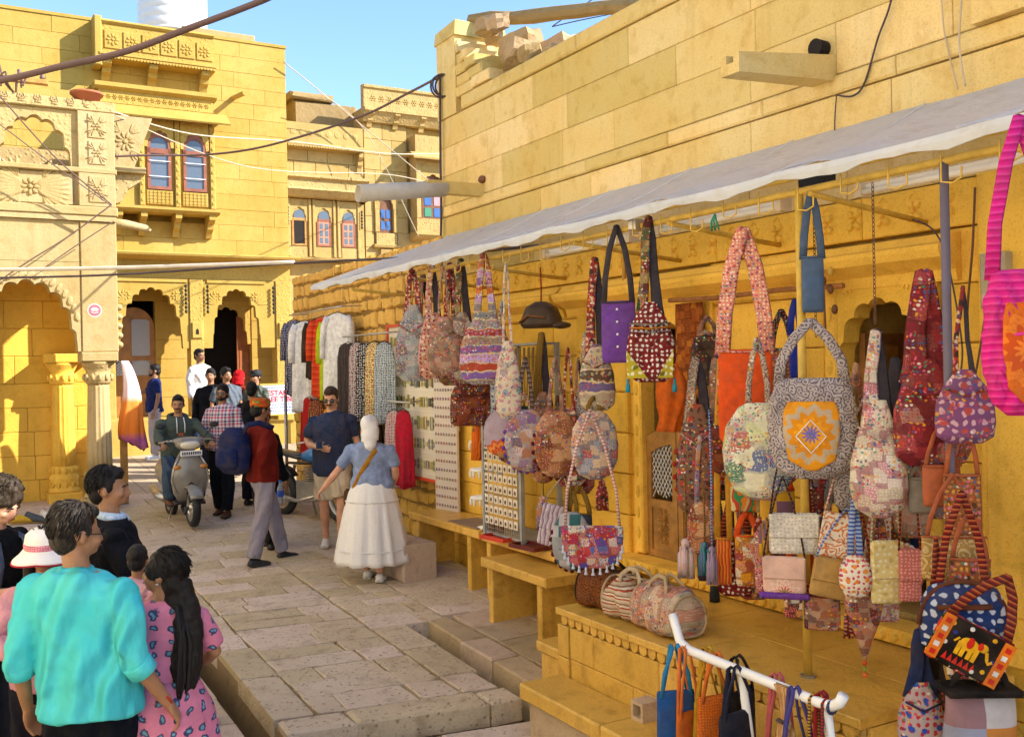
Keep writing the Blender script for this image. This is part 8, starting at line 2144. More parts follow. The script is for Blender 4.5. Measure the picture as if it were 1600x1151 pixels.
def caps_mat():
    return fabric('patchwork_cap', 'patch', [H('#d8641c'), H('#c8341c'), H('#4a8a3c'), H('#e0a028'), H('#d8501c')], 3.0)
def mid_people():
    # man in red sweater with big navy bag
    t, Hd, L = person('man in dark red sweater and patchwork cap, hand on hip, grey trousers', (-2.66, 10.5), 128, 1.74, SK_DK, dict(elR=(-.33, .16, 1.16), wrR=(-.16, .04, .98), elL=(.25, .04, 1.14), wrL=(.25, -.02, .90), anR=(-.08, .16, .085), knR=(-.09, .06, .49), anL=(.12, -.26, .085), knL=(.11, -.16, .50), head=(10, 4), thumbR=(.3, .2, 1), handR=(.8, -.2, -.5)),
        (W_('dark_red_knit', '#6a1c14'), 'long', .88, .02), ('pants', W_('grey_chinos', '#8a8490')), (SHOE_BK, SOLE_BK), ('short', HR_BK), 1.05, voxel=.011)
    cap_hat(t, Hd, caps_mat())
    b = empty('messenger_bag', (-2.93, 10.40, gz(10.4)+.97), radians(-35), 'big navy blue bag slung on the back of the man in the red sweater', 'bag')
    nv = fabric('navy_nylon', 'plain', [H('#141f4a')])
    pillow(smooth_prof([(.15, .06, 0), (.19, .11, .05), (.20, .12, .22), (.18, .11, .40), (.10, .05, .48)], 14), 28, 3, .06).build('bag_body', nv, b, True)
    pillow(smooth_prof([(.13, .02, 0), (.16, .05, .03), (.16, .05, .18), (.12, .02, .22)], 8), 20, 1, .05).build('front_pocket', nv, b, True, (0, -.10, .06))
    strap_band([(.16, -.02, .42), (.32, -.08, .52), (.42, -.02, .54), (.50, .10, .48)], .06, .008).build('strap', nv, b, True)
    # person in black behind him
    t, Hd, L = person('person in black with orange cap carrying a water bottle, behind the red sweater', (-2.80, 11.15), 150, 1.58, SK_BR, dict(elR=(-.26, .03, 1.12), wrR=(-.27, -.06, .86), elL=(.26, .02, 1.12), wrL=(.30, -.08, .86), head=(20, 0), anL=(.1, -.12, .085)),
        (W_('black_knit', '#141414'), 'long'), ('pants', W_('black_trousers2', '#131214')), (SHOE_BK,), ('short', HR_BK), 1.0, voxel=.012)
    cap_hat(t, Hd, caps_mat())
    bt = empty('water_bottle', (-2.58, 10.93, gz(11)+.54), 0, 'clear water bottle with blue label carried beside the red sweater', 'bottle')
    cw = NT('clear_plastic'); cw = cw.fin((.75, .80, .85), .15, .5, Transmission_Weight=.7)
    MB().lathe([(.03, 0), (.036, .01), (.036, .16), (.030, .19), (.014, .215), (.014, .24)], n=16).build('bottle_body', cw, bt, True)
    MB().lathe([(.0365, .08), (.0375, .081), (.0375, .15), (.0365, .151)], n=16).build('label_band', plain('blue_label', (.03, .10, .50), .4), bt, True)
    MB().lathe([(.016, .238), (.016, .258), (.003, .26)], n=12).build('bottle_cap', plain('blue_cap', (.05, .2, .6), .4), bt, True)
    # man in shorts looking at his phone
    t, Hd, L = person('man in navy patterned shirt and cream shorts looking at his phone', (-2.03, 11.1), 5, 1.80, SK_FR, dict(head=(-8, 14), elR=(-.28, .0, 1.15), wrR=(-.10, -.26, 1.12), elL=(.27, .05, 1.14), wrL=(.30, -.06, .90), anR=(-.10, .14, .10), knR=(-.10, .0, .48), anL=(.09, -.20, .085), knL=(.10, -.14, .50), thumbR=(-.2, -.2, 1)),
        (fabric('navy_leaf_shirt', 'vine', [H('#161c38'), H('#4a5a80'), H('#0e1226')], 1.6), 'short', .80, .06), ('shorts', W_('cream_shorts', '#c8b8a0')), (SHOE_WH, SHOE_WH), ('fade', HR_BR), 1.08, voxel=.010, beard='moustache')
    shades(t, Hd)
    ph = empty('smartphone', (0, 0, 0), 0, 'dark smartphone in the hand of the man in shorts', 'phone'); ph.location = (-2.10, 10.72, gz(10.8)+1.20); ph.rotation_euler = (radians(-60), 0, .2)
    MB().cham(-.037, .037, -.005, .005, -.075, .075, .003).build('phone_case', plain('tan_case', (.30, .18, .10), .4), ph); MB().box(-.032, .032, -.0065, -.0052, -.068, .068).build('screen', plain('off_screen', (.012, .012, .015), .1), ph)
    # woman in white skirt
    wh = NT('white_eyelet_cotton'); vv = wh.vor(30, wh.mapped((1, 1, 1)), 'F1', .5)
    wh.bump(wh.math('ADD', wh.noise(14, 3, .5, wh.mapped((1, 1, .25))), wh.math('MULTIPLY', wh.ramp(vv, [(.1, (0,)*3), (.25, (1,)*3)]), .3)), .5, .015)
    wh = wh.fin(wh.mix(wh.ramp(vv, [(.10, (1,)*3), (.16, (0,)*3)]), (.74, .72, .72), (.55, .52, .52)), .85, .15)
    t, Hd, L = person('woman in pale blue top, long white skirt and white headscarf walking away', (-1.40, 9.75), 176, 1.60, SK_FR, dict(elR=(-.27, .02, 1.15), wrR=(-.20, -.14, 1.0), elL=(.38, .02, 1.16), wrL=(.55, -.06, .98), head=(8, 0), anR=(-.09, .12, .095), anL=(.09, -.1, .085)),
        (fabric('pale_blue_knit', 'plain', [H('#8a9cc4')]), 'short', .96, .0), ('skirt', wh, .20, .34, 1), (SHOE_WH, SHOE_WH), None, 1.22, True, voxel=.010)
    sc_ = plain('white_scarf', (.74, .72, .74), .85, var=.06, scale=8, bump=.4)
    mb = MB(); mb.ball(Hd(0, .02, .125), (.090, .108, .103), 18, 14); mb.tube([Hd(0, .07, .10), Hd(0, .10, .0), Hd(0, .115, -.10), Hd(0, .11, -.17)], [.088, .080, .045, .008], 14, ry=[.06, .04, .022, .006])
    mb.tube([Hd(0, .02, .05), Hd(0, .03, -.05)], [.085, .095], 14)
    for s in (-1, 1): mb.tube([Hd(s*.07, -.02, .11), Hd(s*.075, -.02, .03), Hd(s*.03, -.04, -.03)], [.02, .024, .015], 8)
    organic(mb, 'headscarf', sc_, t, .009, 1, .030, MARB)
    st = [L((-.12, .02, 1.46)), L((-.07, .13, 1.40)), L((.05, .155, 1.22)), L((.16, .13, 1.02)), L((.20, .04, .88))]
    bg_ = empty('crossbody_bag', (0, 0, 0), 0, 'small brown crossbody bag with mustard strap on the woman in white skirt', 'bag')
    strap_band([t.matrix_basis @ p_ for p_ in st], .05, .006).build('strap', fabric('mustard_strap', 'plain', [H('#b07c28')]), bg_, True)
    c_ = t.matrix_basis @ L((.22, .02, .80)); pillow(smooth_prof([(.07, .03, 0), (.08, .04, .05), (.075, .03, .14), (.05, .01, .17)], 8), 18, 2).build('bag_body', fabric('brown_bag', 'plain', [H('#4a3020')]), bg_, True, c_)
    # man in plaid shirt
    pl = NT('plaid_cotton'); sp = pl.n('SeparateXYZ', {0: pl.co()}); X_, Z_ = sp.outputs[0], sp.outputs[2]
    fx = pl.math('FRACT', pl.math('MULTIPLY', X_, 11.0)); fz = pl.math('FRACT', pl.math('MULTIPLY', Z_, 11.0))
    a_ = pl.ramp(fx, [(0, (.60, .55, .62)), (.3, (.45, .03, .08)), (.55, (.60, .55, .62)), (.75, (.03, .03, .10))], 'CONSTANT'); b_ = pl.ramp(fz, [(0, (.62, .56, .60)), (.35, (.48, .04, .10)), (.6, (.62, .56, .6)), (.78, (.03, .03, .12))], 'CONSTANT')
    pl.bump(pl.noise(12, 3), .4, .02); pl = pl.fin(pl.mix(.5, a_, b_), .85, .15)
    t, Hd, L = person('man in red white plaid shirt and sunglasses walking behind the scooter', (-3.85, 13.15), -4, 1.72, SK_BR, dict(elR=(-.25, .0, 1.14), wrR=(-.16, -.2, .98), elL=(.25, .0, 1.14), wrL=(.20, -.16, .94), anR=(-.09, .08, .09), anL=(.10, -.16, .085), knL=(.10, -.12, .49)),
        (pl, 'long', .84, .03), ('pants', W_('dark_jeans', '#16181f')), (SHOE_BR, SOLE_BK), ('short', HR_BK), 1.0, voxel=.013, beard='beard')
    shades(t, Hd)
mid_people()
def far_people():
    g = None
    t, Hd, L = person('man in navy shirt pointing left before the lattice door', (-6.72, 18.6), -62, 1.76, SK_BR, dict(elR=(-.26, -.12, 1.22), wrR=(-.20, -.38, 1.26), elL=(.25, .04, 1.14), wrL=(.26, -.04, .88), head=(-6, 0)),
        (W_('navy_tee', '#232c58'), 'short', .86, .04), ('pants', W_('light_grey_chinos', '#a8a0a0')), (SHOE_WH, SHOE_WH), ('short', HR_BK), 1.05, voxel=.014, beard='beard')
    person('man in white shirt and jeans standing on the step, looking right', (-5.75, 18.3), 62, 1.78, SK_DK, dict(head=(0, 0)), (W_('white_shirt', '#d4d0cc'), 'long', .84, .05), ('pants', W_('blue_jeans', '#3a4a68')), (SHOE_BK,), ('fade', HR_BK), 1.05, voxel=.014, zoff=.26)
    person('young man in black jacket beside the dark doorway', (-5.05, 16.6), 8, 1.76, SK_BR, {}, (W_('black_hoodie', '#15161a'), 'long'), ('pants', W_('dark_jeans2', '#1c222e')), (SHOE_BK,), ('short', HR_BK), 1.0, voxel=.014)
    person('young man in grey blue shirt with black hair behind the plaid shirt', (-4.72, 16.4), 40, 1.78, SK_BR, dict(head=(10, 0)), (W_('grey_blue_shirt', '#5a626c'), 'short'), ('pants', W_('dark_jeans3', '#1a1d26')), (SHOE_BK,), ('short', HR_BK), 1.0, voxel=.014)
    t, Hd, L = person('person wearing a bright red headscarf in front of the dark doorway', (-4.80, 17.5), 150, 1.68, SK_BR, {}, (W_('rust_shawl', '#8a3020'), 'long'), ('skirt', W_('maroon_skirt', '#5a1c20'), .1, .26), (SHOE_BK,), None, 1.0, True, voxel=.014)
    mb = MB(); mb.ball(Hd(0, .015, .115), (.098, .112, .112), 16, 12); mb.tube([Hd(0, .04, .08), Hd(0, .05, -.06)], [.10, .12], 14); organic(mb, 'headscarf', W_('red_scarf', '#c0181c'), t, .012, 2, .012)
    t, Hd, L = person('man in olive shirt and black cap right of the red headscarf', (-4.38, 16.9), -20, 1.70, SK_BR, {}, (W_('olive_tee', '#5a6258'), 'short'), ('pants', W_('dark_jeans4', '#20242c')), (SHOE_BK,), ('short', HR_BK), 1.0, voxel=.014)
    cap_hat(t, Hd, plain('black_cap', (.015, .015, .018), .7)); MB().ball(Hd(0, -.125, .13), (.06, .06, .010), 12, 6).build('cap_peak', MATS['black_cap'], t, True)
    person('dark haired man seen from behind, left of the restaurant board', (-3.62, 13.8), 165, 1.70, SK_BR, dict(head=(20, 0)), (W_('charcoal_tee', '#1c1e22'), 'short'), ('pants', W_('dark_jeans5', '#1c1c22')), (SHOE_BK,), ('short', HR_BK), 1.0, voxel=.013, eyes=False)
far_people()
# ================================================================== SCOOTER, MOTORCYCLE, SIGN
def wheel(parent, y, R_, w, rimmat, z=None, spokes=0):
    z = R_ if z is None else z
    n = 36; ring = lambda r_, x: [(x, y+r_*cos(2*pi*i/n), z+r_*sin(2*pi*i/n)) for i in range(n)]
    tb = MB().rings([ring(R_*.70, -w*.42), ring(R_*.86, -w*.5), ring(R_*.96, -w*.36), ring(R_, -w*.1), ring(R_, w*.1), ring(R_*.96, w*.36), ring(R_*.86, w*.5), ring(R_*.70, w*.42)], cap=False, closed=True)
    wh = empty('wheel', (0, 0, 0), 0, parent=parent)
    ty = tb.build('tyre', M_black, wh, True)
    mb = MB().rings([ring(R_*.72, -w*.40), ring(R_*.72, w*.40), ring(R_*.62, w*.36), ring(R_*.62, -w*.36)], cap=False, closed=True)
    if spokes:
        for i in range(spokes):
            a = 2*pi*i/spokes; s = 1 if i % 2 else -1
            mb.tube([(s*.03, y+.03*cos(a), z+.03*sin(a)), (0, y+R_*.64*cos(a+.25*s), z+R_*.64*sin(a+.25*s))], .0022, 4)
    else:
        for i in range(5):
            a = 2*pi*i/5; mb.tube([(0, y, z), (0, y+R_*.66*cos(a), z+R_*.66*sin(a))], [.035, .025], 6, ry=[.02, .015])
    mb.lathe([(.045, -w*.5), (.045, w*.5)], y, z, 14, axis='x')
    mb.build('rim', rimmat, wh, True)
    return wh
def scooter(loc, yaw):
    t = empty('scooter', (loc[0], loc[1], gz(loc[1])), radians(yaw), 'grey motor scooter ridden towards the camera, leaning slightly', 'scooter')
    gm = plain('scooter_grey_paint', (.26, .24, .21), .34, spec=.5, metal=.25, var=.22, scale=7); dk = plain('scooter_dark_plastic', (.03, .03, .032), .45)
    wheel(t, -.62, .245, .10, M_steel); wheel(t, .60, .245, .10, M_steel)
    org = lambda mb, nm, m, v=.016: organic(mb, nm, m, t, v, 3)
    # front mudguard
    mb = MB(); n = 14
    mb.rings([[(x, -.62+(.285+.02*abs(x)*0)*cos(a)*1.0, .245+.29*sin(a)*(1-.18*(abs(x)/.08)**2)) for x in (-.085, -.06, 0, .06, .085)]+[(x, -.62+.262*cos(a), .245+.265*sin(a)) for x in (.08, 0, -.08)] for a in [radians(-5+155*i/n) for i in range(n+1)]])
    mb.build('front_mudguard', gm, t, True)
    MB().tube([(-.075, -.36, .23), (-.07, -.5, .16), (-.07, -.62, .245)], .022, 8).build('fork', dk, t, True); MB().tube([(.075, -.36, .23), (.07, -.5, .16), (.07, -.62, .245)], .022, 8).build('fork', dk, t, True)
    MB().tube([(0, -.60, .30), (0, -.50, .62), (0, -.42, .98)], .04, 10).build('steering_column', dk, t, True)
    # leg shield
    mb = MB()
    prof = [(.30, .13, -.40, .05), (.42, .20, -.46, .06), (.58, .235, -.50, .07), (.72, .215, -.50, .07), (.84, .16, -.47, .07), (.92, .11, -.44, .06)]
    mb.rings([[(w*cos(a), y-d*sin(a) if sin(a) > 0 else y-.3*d*sin(a), z) for a in [2*pi*i/24 for i in range(24)]] for z, w, y, d in prof])
    mb.build('leg_shield', gm, t, True)
    for s in (-1, 1):
        MB().tube([(s*.16, -.50, .42), (s*.225, -.52, .58), (s*.19, -.53, .76), (s*.12, -.51, .88)], .012, 8).build('shield_trim', M_steel, t, True)
        MB().ball((s*.16, -.545, .74), (.05, .02, .03), 12, 8).build('indicator', plain('amber_lens', (.5, .2, .03), .2, spec=.6), t, True)
    # headlamp cowl and handlebars
    mb = MB(); mb.ball((0, -.47, 1.02), (.17, .12, .085), 18, 12); mb.ball((0, -.42, 1.06), (.20, .08, .05), 16, 10); org(mb, 'headlamp_cowl', gm, .012)
    MB().ball((0, -.555, 1.01), (.125, .045, .055), 18, 10).build('headlamp', plain('lamp_glass', (.62, .56, .42), .12, spec=.7), t, True)
    MB().tube([(-.34, -.33, 1.05), (-.20, -.40, 1.06), (.20, -.40, 1.06), (.34, -.33, 1.05)], .016, 8).build('handlebar', M_steel, t, True)
    for s in (-1, 1):
        MB().tube([(s*.25, -.375, 1.056), (s*.36, -.32, 1.048)], .020, 10).build('grip', M_black, t, True)
        MB().tube([(s*.22, -.41, 1.07), (s*.26, -.50, 1.07), (s*.36, -.44, 1.05)], .007, 6).build('brake_lever', M_steel, t)
        mm = MB().tube([(s*.20, -.40, 1.08), (s*.27, -.42, 1.18), (s*.30, -.42, 1.22)], .006, 6).build('mirror_stalk', M_black, t)
        MB().ball((s*.33, -.42, 1.25), (.06, .014, .04), 14, 8).build('mirror', dk, mm, True)
    # number plate with its dark characters
    pl_ = MB().cham(-.13, .13, -.60, -.59, .88, .945, .004).build('number_plate', M_white, t)
    rr = random.Random(4)
    for i in range(9):
        x = -.105+.0262*i
        MB().box(x-.008, x+.008, -.603, -.600, .895, .93).build('plate_character', M_black, pl_)
    # floor, underbody, seat, tail
    MB().cham(-.17, .17, -.42, .12, .26, .31, .02).build('footboard', dk, t)
    mb = MB(); mb.rings([[(w*cos(a), y, zc+h_*sin(a)) for a in [2*pi*i/20 for i in range(20)]] for y, w, zc, h_ in ((.08, .14, .50, .20), (.18, .20, .52, .20), (.40, .23, .57, .18), (.65, .20, .63, .14), (.90, .11, .70, .07))])
    org(mb, 'rear_body', gm)
    mb = MB(); mb.rings([[(w*cos(a), y, zc+h_*sin(a)) for a in [2*pi*i/18 for i in range(18)]] for y, w, zc, h_ in ((-.02, .10, .74, .04), (.08, .135, .77, .055), (.35, .14, .79, .055), (.62, .13, .81, .05), (.80, .07, .81, .03))])
    mb.build('seat', M_black, t, True)
    MB().tube([(-.16, .25, .28), (-.18, .55, .30), (-.18, .92, .36)], [.05, .06, .045], 12).build('exhaust', M_steel, t, True)
    MB().tube([(.10, .2, .28), (.12, .6, .25)], .07, 10).build('engine_case', M_steel, t, True)
    MB().tube([(-.13, .55, .84), (-.12, .88, .86), (.12, .88, .86), (.13, .55, .84)], .014, 8).build('grab_rail', M_steel, t, True)
    MB().tube([(-.06, .15, .24), (-.14, .05, .05), (-.16, .0, .02)], .012, 6).build('stand', M_steel, t, True)
    return t
scooter((-4.30, 12.80), 31)
def rider():
    dz = .13; a = .90
    hm = NT('green_hoodie_cloth'); hm.bump(hm.noise(14, 3), .4, .02); hm = hm.fin(hm.mix(hm.noise(5, 3), H('#3c443c'), H('#4c5650')), .85, .15)
    X, Y_ = -4.30+.12*sin(radians(31))*-1, 12.80+.12*cos(radians(31))
    t, Hd, L = person('moustached scooter rider in dark green hooded sweatshirt and jeans', (X, Y_), 31, 1.74, SK_BR,
        dict(drop=dz, elR=(-.31, -.20, 1.22), wrR=(-.30, -.49, 1.16), elL=(.31, -.20, 1.22), wrL=(.30, -.49, 1.16), knR=(-.20, -.36, .66), anR=(-.19, -.28, .32), knL=(.20, -.36, .66), anL=(.19, -.28, .32), hipR=(-.10, 0, .92), hipL=(.10, 0, .92), lean=(0, -.04), head=(-18, 4), curlR=.9, curlL=.9, thumbR=(.9, 0, -.3), thumbL=(-.9, 0, -.3)),
        (hm, 'long', .88, .02), ('pants', W_('rider_jeans', '#3c4c62')), (SHOE_BR, SOLE_BK), ('fade', HR_BK), 1.12, voxel=.012, beard='moustache')
    for s in (-1, 1): MB().tube([L((s*.045, -.09, 1.47)), L((s*.05, -.145, 1.38)), L((s*.048, -.155, 1.27))], .006, 6).build('hood_cord', M_white, t, True)
    mb = MB(); mb.tube([L((.11*cos(a_), .05+.09*sin(a_), 1.475+.03*sin(a_))) for a_ in [2*pi*i/18 for i in range(19)]], .032, 8); mb.build('hood', hm, t, True)
    rd = plain('orange_print', (.45, .09, .03), .8)
    for i in range(6):
        MB().box(-.012, .012, -.004, .004, -.02, .02).build('printed_letter', rd, t, loc=L((-.085+.034*i, -.152+.012*abs(i-2.5), 1.25)))
rider()
def motorcycle(loc, yaw):
    t = empty('motorcycle', (loc[0], loc[1], gz(loc[1])), radians(yaw), 'parked dark motorcycle with spoked wheels behind the man in shorts', 'motorcycle')
    bk = plain('motorcycle_black', (.02, .02, .024), .3, spec=.6); bl = plain('motorcycle_blue', (.03, .16, .42), .25, spec=.6)
    wheel(t, -.62, .30, .08, plain('white_rim', (.6, .6, .6), .35), spokes=24); wheel(t, .60, .30, .10, M_steel, spokes=24)
    for s in (-1, 1):
        MB().tube([(s*.07, -.62, .30), (s*.075, -.48, .62), (s*.08, -.40, .92)], .018, 8).build('fork_leg', M_steel, t, True)
        MB().tube([(s*.11, .60, .30), (s*.12, .50, .66)], .022, 8).build('shock', M_steel, t, True)
        MB().tube([(s*.05, -.34, .95), (s*.22, -.32, 1.03), (s*.36, -.22, 1.0)], .012, 8).build('handlebar', M_steel, t, True)
        MB().ball((s*.30, -.36, 1.16), (.055, .012, .035), 12, 8).build('mirror', bk, t, True)
    mb = MB(); mb.rings([[(.05*cos(a), -.62+.33*cos(b)+.0, .30+.33*sin(b)+.012*sin(a)) for a in [2*pi*i/8 for i in range(8)]] for b in [radians(20+120*i/12) for i in range(13)]]); mb.build('front_mudguard', bk, t, True)
    mb = MB(); mb.rings([[(.06*cos(a), .60+.34*cos(b), .32+.34*sin(b)+.012*sin(a)) for a in [2*pi*i/8 for i in range(8)]] for b in [radians(10+130*i/12) for i in range(13)]]); mb.build('rear_mudguard', bk, t, True)
    mb = MB(); mb.rings([[(w*cos(a), y, zc+h_*sin(a)) for a in [2*pi*i/18 for i in range(18)]] for y, w, zc, h_ in ((-.34, .05, .82, .05), (-.26, .12, .83, .10), (-.08, .13, .83, .10), (.10, .08, .80, .06))]); mb.build('fuel_tank', bl, t, True)
    mb = MB(); mb.rings([[(w*cos(a), y, zc+h_*sin(a)) for a in [2*pi*i/16 for i in range(16)]] for y, w, zc, h_ in ((.06, .08, .80, .03), (.2, .12, .80, .045), (.5, .12, .83, .04), (.72, .08, .86, .03))]); mb.build('seat', bk, t, True)
    mb = MB(); mb.box(-.11, .11, -.24, .16, .26, .50)
    for k in range(6): mb.box(-.10, .10, -.20, .02, .51+.03*k, .523+.03*k)
    mb.build('engine', M_steel, t)
    MB().tube([(-.10, -.22, .48), (-.12, -.30, .34), (-.13, .1, .24), (-.15, .5, .28), (-.17, .86, .36)], [.02, .02, .022, .045, .04], 10).build('exhaust', M_steel, t, True)
    MB().tube([(0, -.42, .98), (0, -.2, .72), (0, .5, .70), (0, .6, .32)], .02, 8).build('frame_tube', bk, t, True)
    MB().ball((0, -.50, .95), (.09, .07, .09), 16, 10).build('headlamp', M_steel, t, True)
    MB().tube([(.08, .1, .3), (.2, .16, .02)], .012, 6).build('stand', M_steel, t)
motorcycle((-2.62, 12.75), 48)

def text_mesh(name, body, size, mat, parent, loc, bold=.004):
    cu = bpy.data.curves.new(name, 'FONT'); cu.body = body; cu.size = size; cu.extrude = .002; cu.offset = bold; cu.align_x = 'LEFT'
    o = bpy.data.objects.new(name+'_tmp', cu); COL.objects.link(o)
    dg = bpy.context.evaluated_depsgraph_get(); me = bpy.data.meshes.new_from_object(o.evaluated_get(dg)); COL.objects.unlink(o); bpy.data.objects.remove(o)
    me.materials.clear(); q = link(name, me, mat, parent, loc); q.rotation_euler = (pi/2, 0, 0); return q
def sign():
    t = empty('restaurant_sign', PB(-.33, .6, 1.42), TH_B, 'white sign board with red restaurant lettering in yellow frame', 'sign')
    MB().box(0, .86, 0, .02, 0, .60).build('board', plain('sign_white', (.74, .74, .78), .5, var=.04), t)
    fm = plain('sign_yellow_frame', (.60, .36, .05), .5)
    for x0, x1, z0, z1 in ((-.03, 0, -.03, .63), (.86, .89, -.03, .63), (0, .86, -.03, 0), (0, .86, .60, .63)): MB().cham(x0, x1, -.012, .02, z0, z1, .004).build('frame_bar', fm, t)
    red = plain('sign_red', (.50, .03, .06), .5); blu = plain('sign_blue', (.06, .12, .40), .5)
    text_mesh('lettering', 'RESTAURANT', .150, red, t, (.025, -.003, .385)); text_mesh('lettering', 'FREE TIBET', .150, red, t, (.03, -.003, .255))
    rr = random.Random(2)
    for z in (.535, .185, .125, .06):   # small script too fine to read in the photo
        x = .04
        while x < .78:
            w = rr.uniform(.02, .05); MB().box(x, x+w, -.004, -.001, z, z+.022).build('small_script', blu, t); x += w+rr.uniform(.008, .02)
    MB().box(.60, .80, -.004, -.001, .03, .04).build('underline', red, t)
    for x in (.1, .76): MB().box(x-.02, x+.02, .02, .05, -.9, .5).build('leg', M_wood, t)
sign()
# ================================================================== CABLES AND SMALL THINGS
def smooth_path(pts, n=8):
    P_ = [Vector(p) for p in pts]; out = []
    for i in range(len(P_)-1):
        p0, p1, p2, p3 = P_[max(i-1, 0)], P_[i], P_[i+1], P_[min(i+2, len(P_)-1)]
        for k in range(n):
            t = k/n; out.append(.5*((2*p1)+(p2-p0)*t+(2*p0-5*p1+4*p2-p3)*t*t+(3*p1-p0-3*p2+p3)*t**3))
    return out+[P_[-1]]
def cable(pts, r, mat, label, name='cable'):
    return tag(MB().tube(smooth_path(pts), r, 6).build(name, mat, None, True), label, 'cable')
M_rope = plain('pale_wire', (.52, .42, .30), .7); M_wbrown = plain('brown_cable', (.12, .07, .06), .6)
cable([(-6.4, 8, 4.5), (-4.39, 8, 4.66), (-3.56, 8, 4.81), (-3.04, 8, 4.92), (-2.52, 8, 5.1), (-1.93, 8, 5.31), (-.9, 8, 5.72), (1.2, 7.9, 5.6)], .028, M_wbrown, 'thick dark cable sweeping across the top left of the sky')
cable([(-8.2, 12.9, 3.7), (-6.8, 12.6, 3.67), (-4.85, 12.2, 3.62), (-2.52, 11.6, 3.58)], .024, plain('white_conduit', (.62, .55, .46), .5), 'pale conduit running level in front of both arcades', 'conduit')
cable([(-8.2, 12.93, 3.60), (-6.42, 12.55, 3.56), (-4.85, 12.22, 3.54), (-2.55, 11.62, 3.57), (-1.07, 10.6, 3.5), (.02, 9.2, 3.41), (.46, 8.4, 3.36)], .014, M_wire, 'dark cable following the conduit to the awning tip')
cable([(-5.55, 14, 5.38), (-5.16, 14.2, 5.43), (-4.35, 14.5, 5.49), (-3.37, 14, 5.49), (-1.9, 12.5, 5.47), (-1.11, 11.4, 5.48), (-.71, 10.72, 5.46)], .016, M_wbrown, 'brown cable from the cream house to the coil on the corner pier')
cable([(-5.66, 14, 6.05), (-5.08, 16, 6.15), (-3.86, 18, 6.45), (-2.49, 20, 6.64), (-1.47, 22, 7.04)], .012, M_rope, 'pale twisted wire crossing below the bay window eave')
cable([(-5.6, 14.1, 6.0), (-4.4, 17, 5.8), (-2.4, 20.5, 6.3), (-1.2, 22, 6.2)], .009, M_rope, 'thin pale wire crossing in front of the ochre houses')
cable([(-4.71, 21, 8.84), (-3.15, 22, 7.64), (-1.53, 22.5, 6.31)], .012, M_rope, 'pale wire slanting down from the golden house roof')
cable([(-4.0, 21, 8.2), (-3.1, 21.8, 7.5), (-2.0, 21.9, 5.2)], .009, M_rope, 'thin wire dropping in front of the small framed window')
cable([(-6.9, 12.3, 6.5), (-6.38, 12.5, 5.84), (-5.89, 13, 5.13), (-5.36, 13.4, 4.6)], .009, M_wbrown, 'upper wire slanting across the cream balcony carving')
cable([(-6.9, 12.3, 5.9), (-6.38, 12.5, 5.48), (-5.9, 13, 5.03), (-5.36, 13.4, 4.58)], .007, M_wbrown, 'lower wire slanting across the cream balcony carving')
cable([(-5.36, 13.4, 4.6), (-5.84, 13.15, 4.15), (-6.21, 12.9, 3.83), (-6.6, 12.7, 3.5)], .009, M_wbrown, 'wire running down left from the cream pier to the arch')
cable([(-5.33, 13.4, 4.38), (-5.75, 13.15, 4.02), (-6.1, 12.95, 3.7)], .007, M_wbrown, 'short wire below it on the cream frieze')
cable([(1.6, 14, 7.7), (1.23, 14, 7.45), (.82, 14, 7.19), (.66, 14, 7.08)], .008, M_wire, 'thin wire in the sky left of the dark tank')
cable([(.66, 14, 7.08), (1.04, 14, 7.16), (1.6, 14, 7.26)], .008, M_wire, 'second thin wire in the sky meeting the dark tank')
W = lambda pts, n=.012: [PR(u, n, z) for u, z in pts]
cable(W([(2.52, 4.7), (2.47, 4.37), (2.37, 4.17), (2.27, 3.94), (2.18, 3.885), (2.06, 3.92)], .03), .006, M_wire, 'black wire looping down the upper wall right of the stone spout')
cable(W([(2.06, 3.92), (2.045, 3.8), (2.04, 3.70)], .03), .004, M_wire, 'short black wire end dropping to the awning')
cable(W([(2.75, 4.6), (2.79, 4.26), (2.81, 4.05), (2.88, 3.75)], .03), .004, M_rope, 'thin pale wire on the upper wall near the frame edge')
cable(W([(2.96, 4.3), (2.93, 3.98), (2.96, 3.74)], .08), .005, M_rope, 'thin pale wire beside the upper pier')
cable(W([(-3.33, 5.46), (-3.34, 5.2), (-3.36, 4.6), (-3.37, 4.0), (-3.39, 3.74)], .04), .014, M_wire, 'black cable dropping down the building corner')
c0 = PR(-3.31, .06, 5.33)
tag(MB().tube([c0+Vector((.12*cos(a)*.9+.004*a, .03*sin(a*.5), .12*sin(a))) for a in [2*pi*i/20 for i in range(58)]], .011, 6).build('cable_coil', M_wire, None, True), 'loose coil of black cable hung on the corner pier', 'cable')
cable(W([(3.02, 3.2), (3.0, 2.9), (2.96, 2.5), (2.99, 2.2), (3.08, 2.62)], .10), .006, M_rust, 'rust coloured wires hanging beside the electric meter')
cable(W([(2.62, 3.1), (2.85, 2.95), (2.97, 2.4), (2.93, 2.15)], .16), .005, M_wire, 'thin dark wire drooping above the red sling bag')
cable(W([(.02, 3.2), (-.04, 3.1), (-.06, 2.9), (-.06, 2.75)], .08), .016, plain('yellow_conduit', (.55, .30, .05), .5), 'yellow conduit elbow above the pilaster', 'conduit')
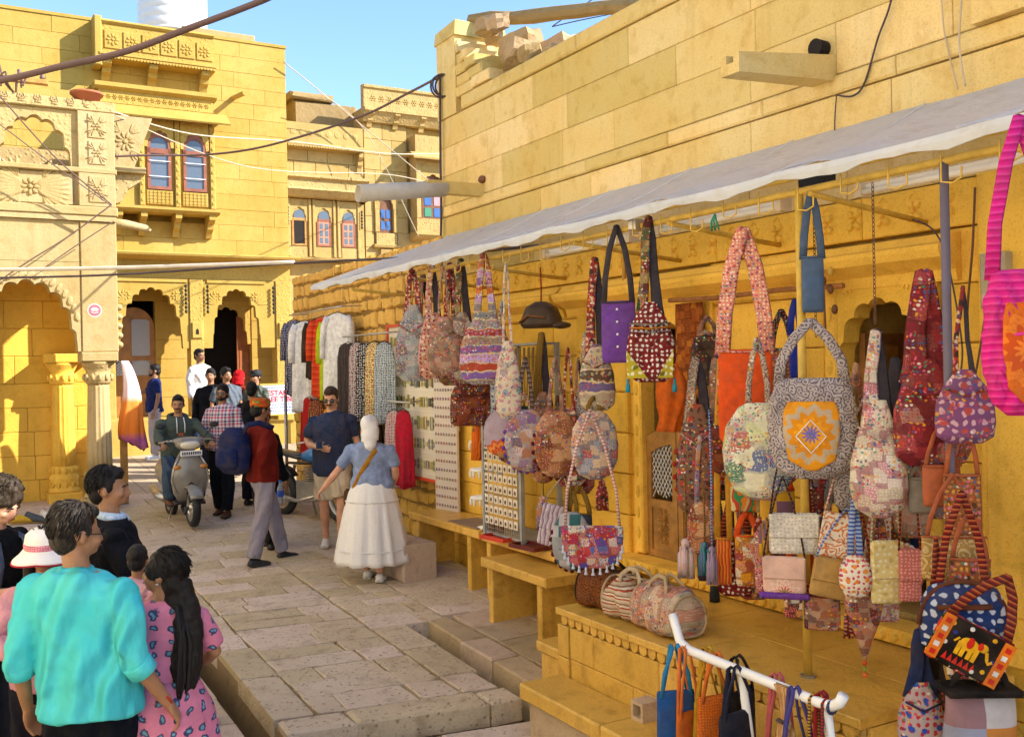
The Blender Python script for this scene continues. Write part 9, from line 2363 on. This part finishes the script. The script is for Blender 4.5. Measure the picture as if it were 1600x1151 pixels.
# cloth and shoes left on the plinth of the cream house
for i, (x, c, lab, nm) in enumerate(((-.75, '#d8d0c4', 'white shoe left on the ground by the inner pillar', 'shoe'), (-.92, '#4a5058', 'dark grey shoe left on the ground by the inner pillar', 'shoe'), (-1.1, '#c8a030', 'folded yellow cloth on the ground by the inner pillar', 'folded_cloth'))):
    mb = MB(); mb.rings([[(w*cos(a), y, max(.003, hh*.5+hh*.55*sin(a))) for a in [2*pi*k/14 for k in range(14)]] for y, w, hh in ((.06, .03, .06), (.03, .045, .10), (-.05, .046, .075), (-.14, .045, .05), (-.19, .025, .03))])
    o = mb.build(nm, fabric('left_%d' % i, 'plain', [H(c)]), None, True); p = PA(x, .35, 0); o.location = (p.x, p.y, gz(p.y)+.02); o.rotation_euler = (0, 0, .8+.6*i); o.scale = (1.3,)*3
    tag(o, lab, 'shoe' if nm == 'shoe' else 'cloth')
# tangle of twigs and a bulb box on the cream house roof edge
t = empty('dry_branches', PA(-.95, -.1, 6.05), 0, 'dry twisted branches and wires on the cream house roof edge', 'branches')
rr = random.Random(6)
for i in range(9):
    a = rr.uniform(0, 6.28); L_ = rr.uniform(.25, .6)
    MB().tube(smooth_path([(0, 0, 0), (L_*.4*cos(a), .1*sin(a), L_*.35), (L_*.8*cos(a)+rr.uniform(-.1, .1), .12*sin(a), L_*rr.uniform(.3, .8)), (L_*cos(a), .15*sin(a), L_*rr.uniform(.1, .7))], 5), .012, 5).build('branch', M_wbrown, t, True)
t = empty('junction_box', PA(-.9, -.2, 6.25), TH_B, 'weathered timber plank and insulators above the cream balcony', 'plank')
MB().cham(-.4, .35, -.04, .04, .0, .07, .01).build('plank', M_wood, t)
for x in (-.3, 0, .28): MB().lathe([(.03, .07), (.035, .1), (.02, .13), (.03, .16), (.005, .18)], x, 0, 10).build('insulator', plain('brown_insulator', (.15, .09, .07), .4), t, True)
o = MB().cham(-.035, .035, -.04, .04, 0, .07, .01).build('utility_box', M_steel, None, False, PR(1.35, 1.02, 3.14), TH_R); tag(o, 'small metal clamp box on the awning rail above the mirror dot bag', 'box')
o = MB().cham(-.09, .09, -.05, .05, 0, .08, .015).build('speaker_box', M_black, None, False, PR(2.55, .75, 3.22), TH_R); tag(o, 'black box fixed under the awning right of the yellow post', 'box')
# green twine knot
t = empty('green_twine', PR(2.08, 1.03, 3.14), TH_R, 'scrap of green twine tied on the awning hook above the orange bag', 'twine')
for k in range(3): MB().tube([(0, 0, .0), (.02*(k-1), -.01, -.04), (.03*(k-1), 0, -.09)], .006, 5).build('strand', plain('green_twine_fibre', (.03, .22, .15), .8), t, True)
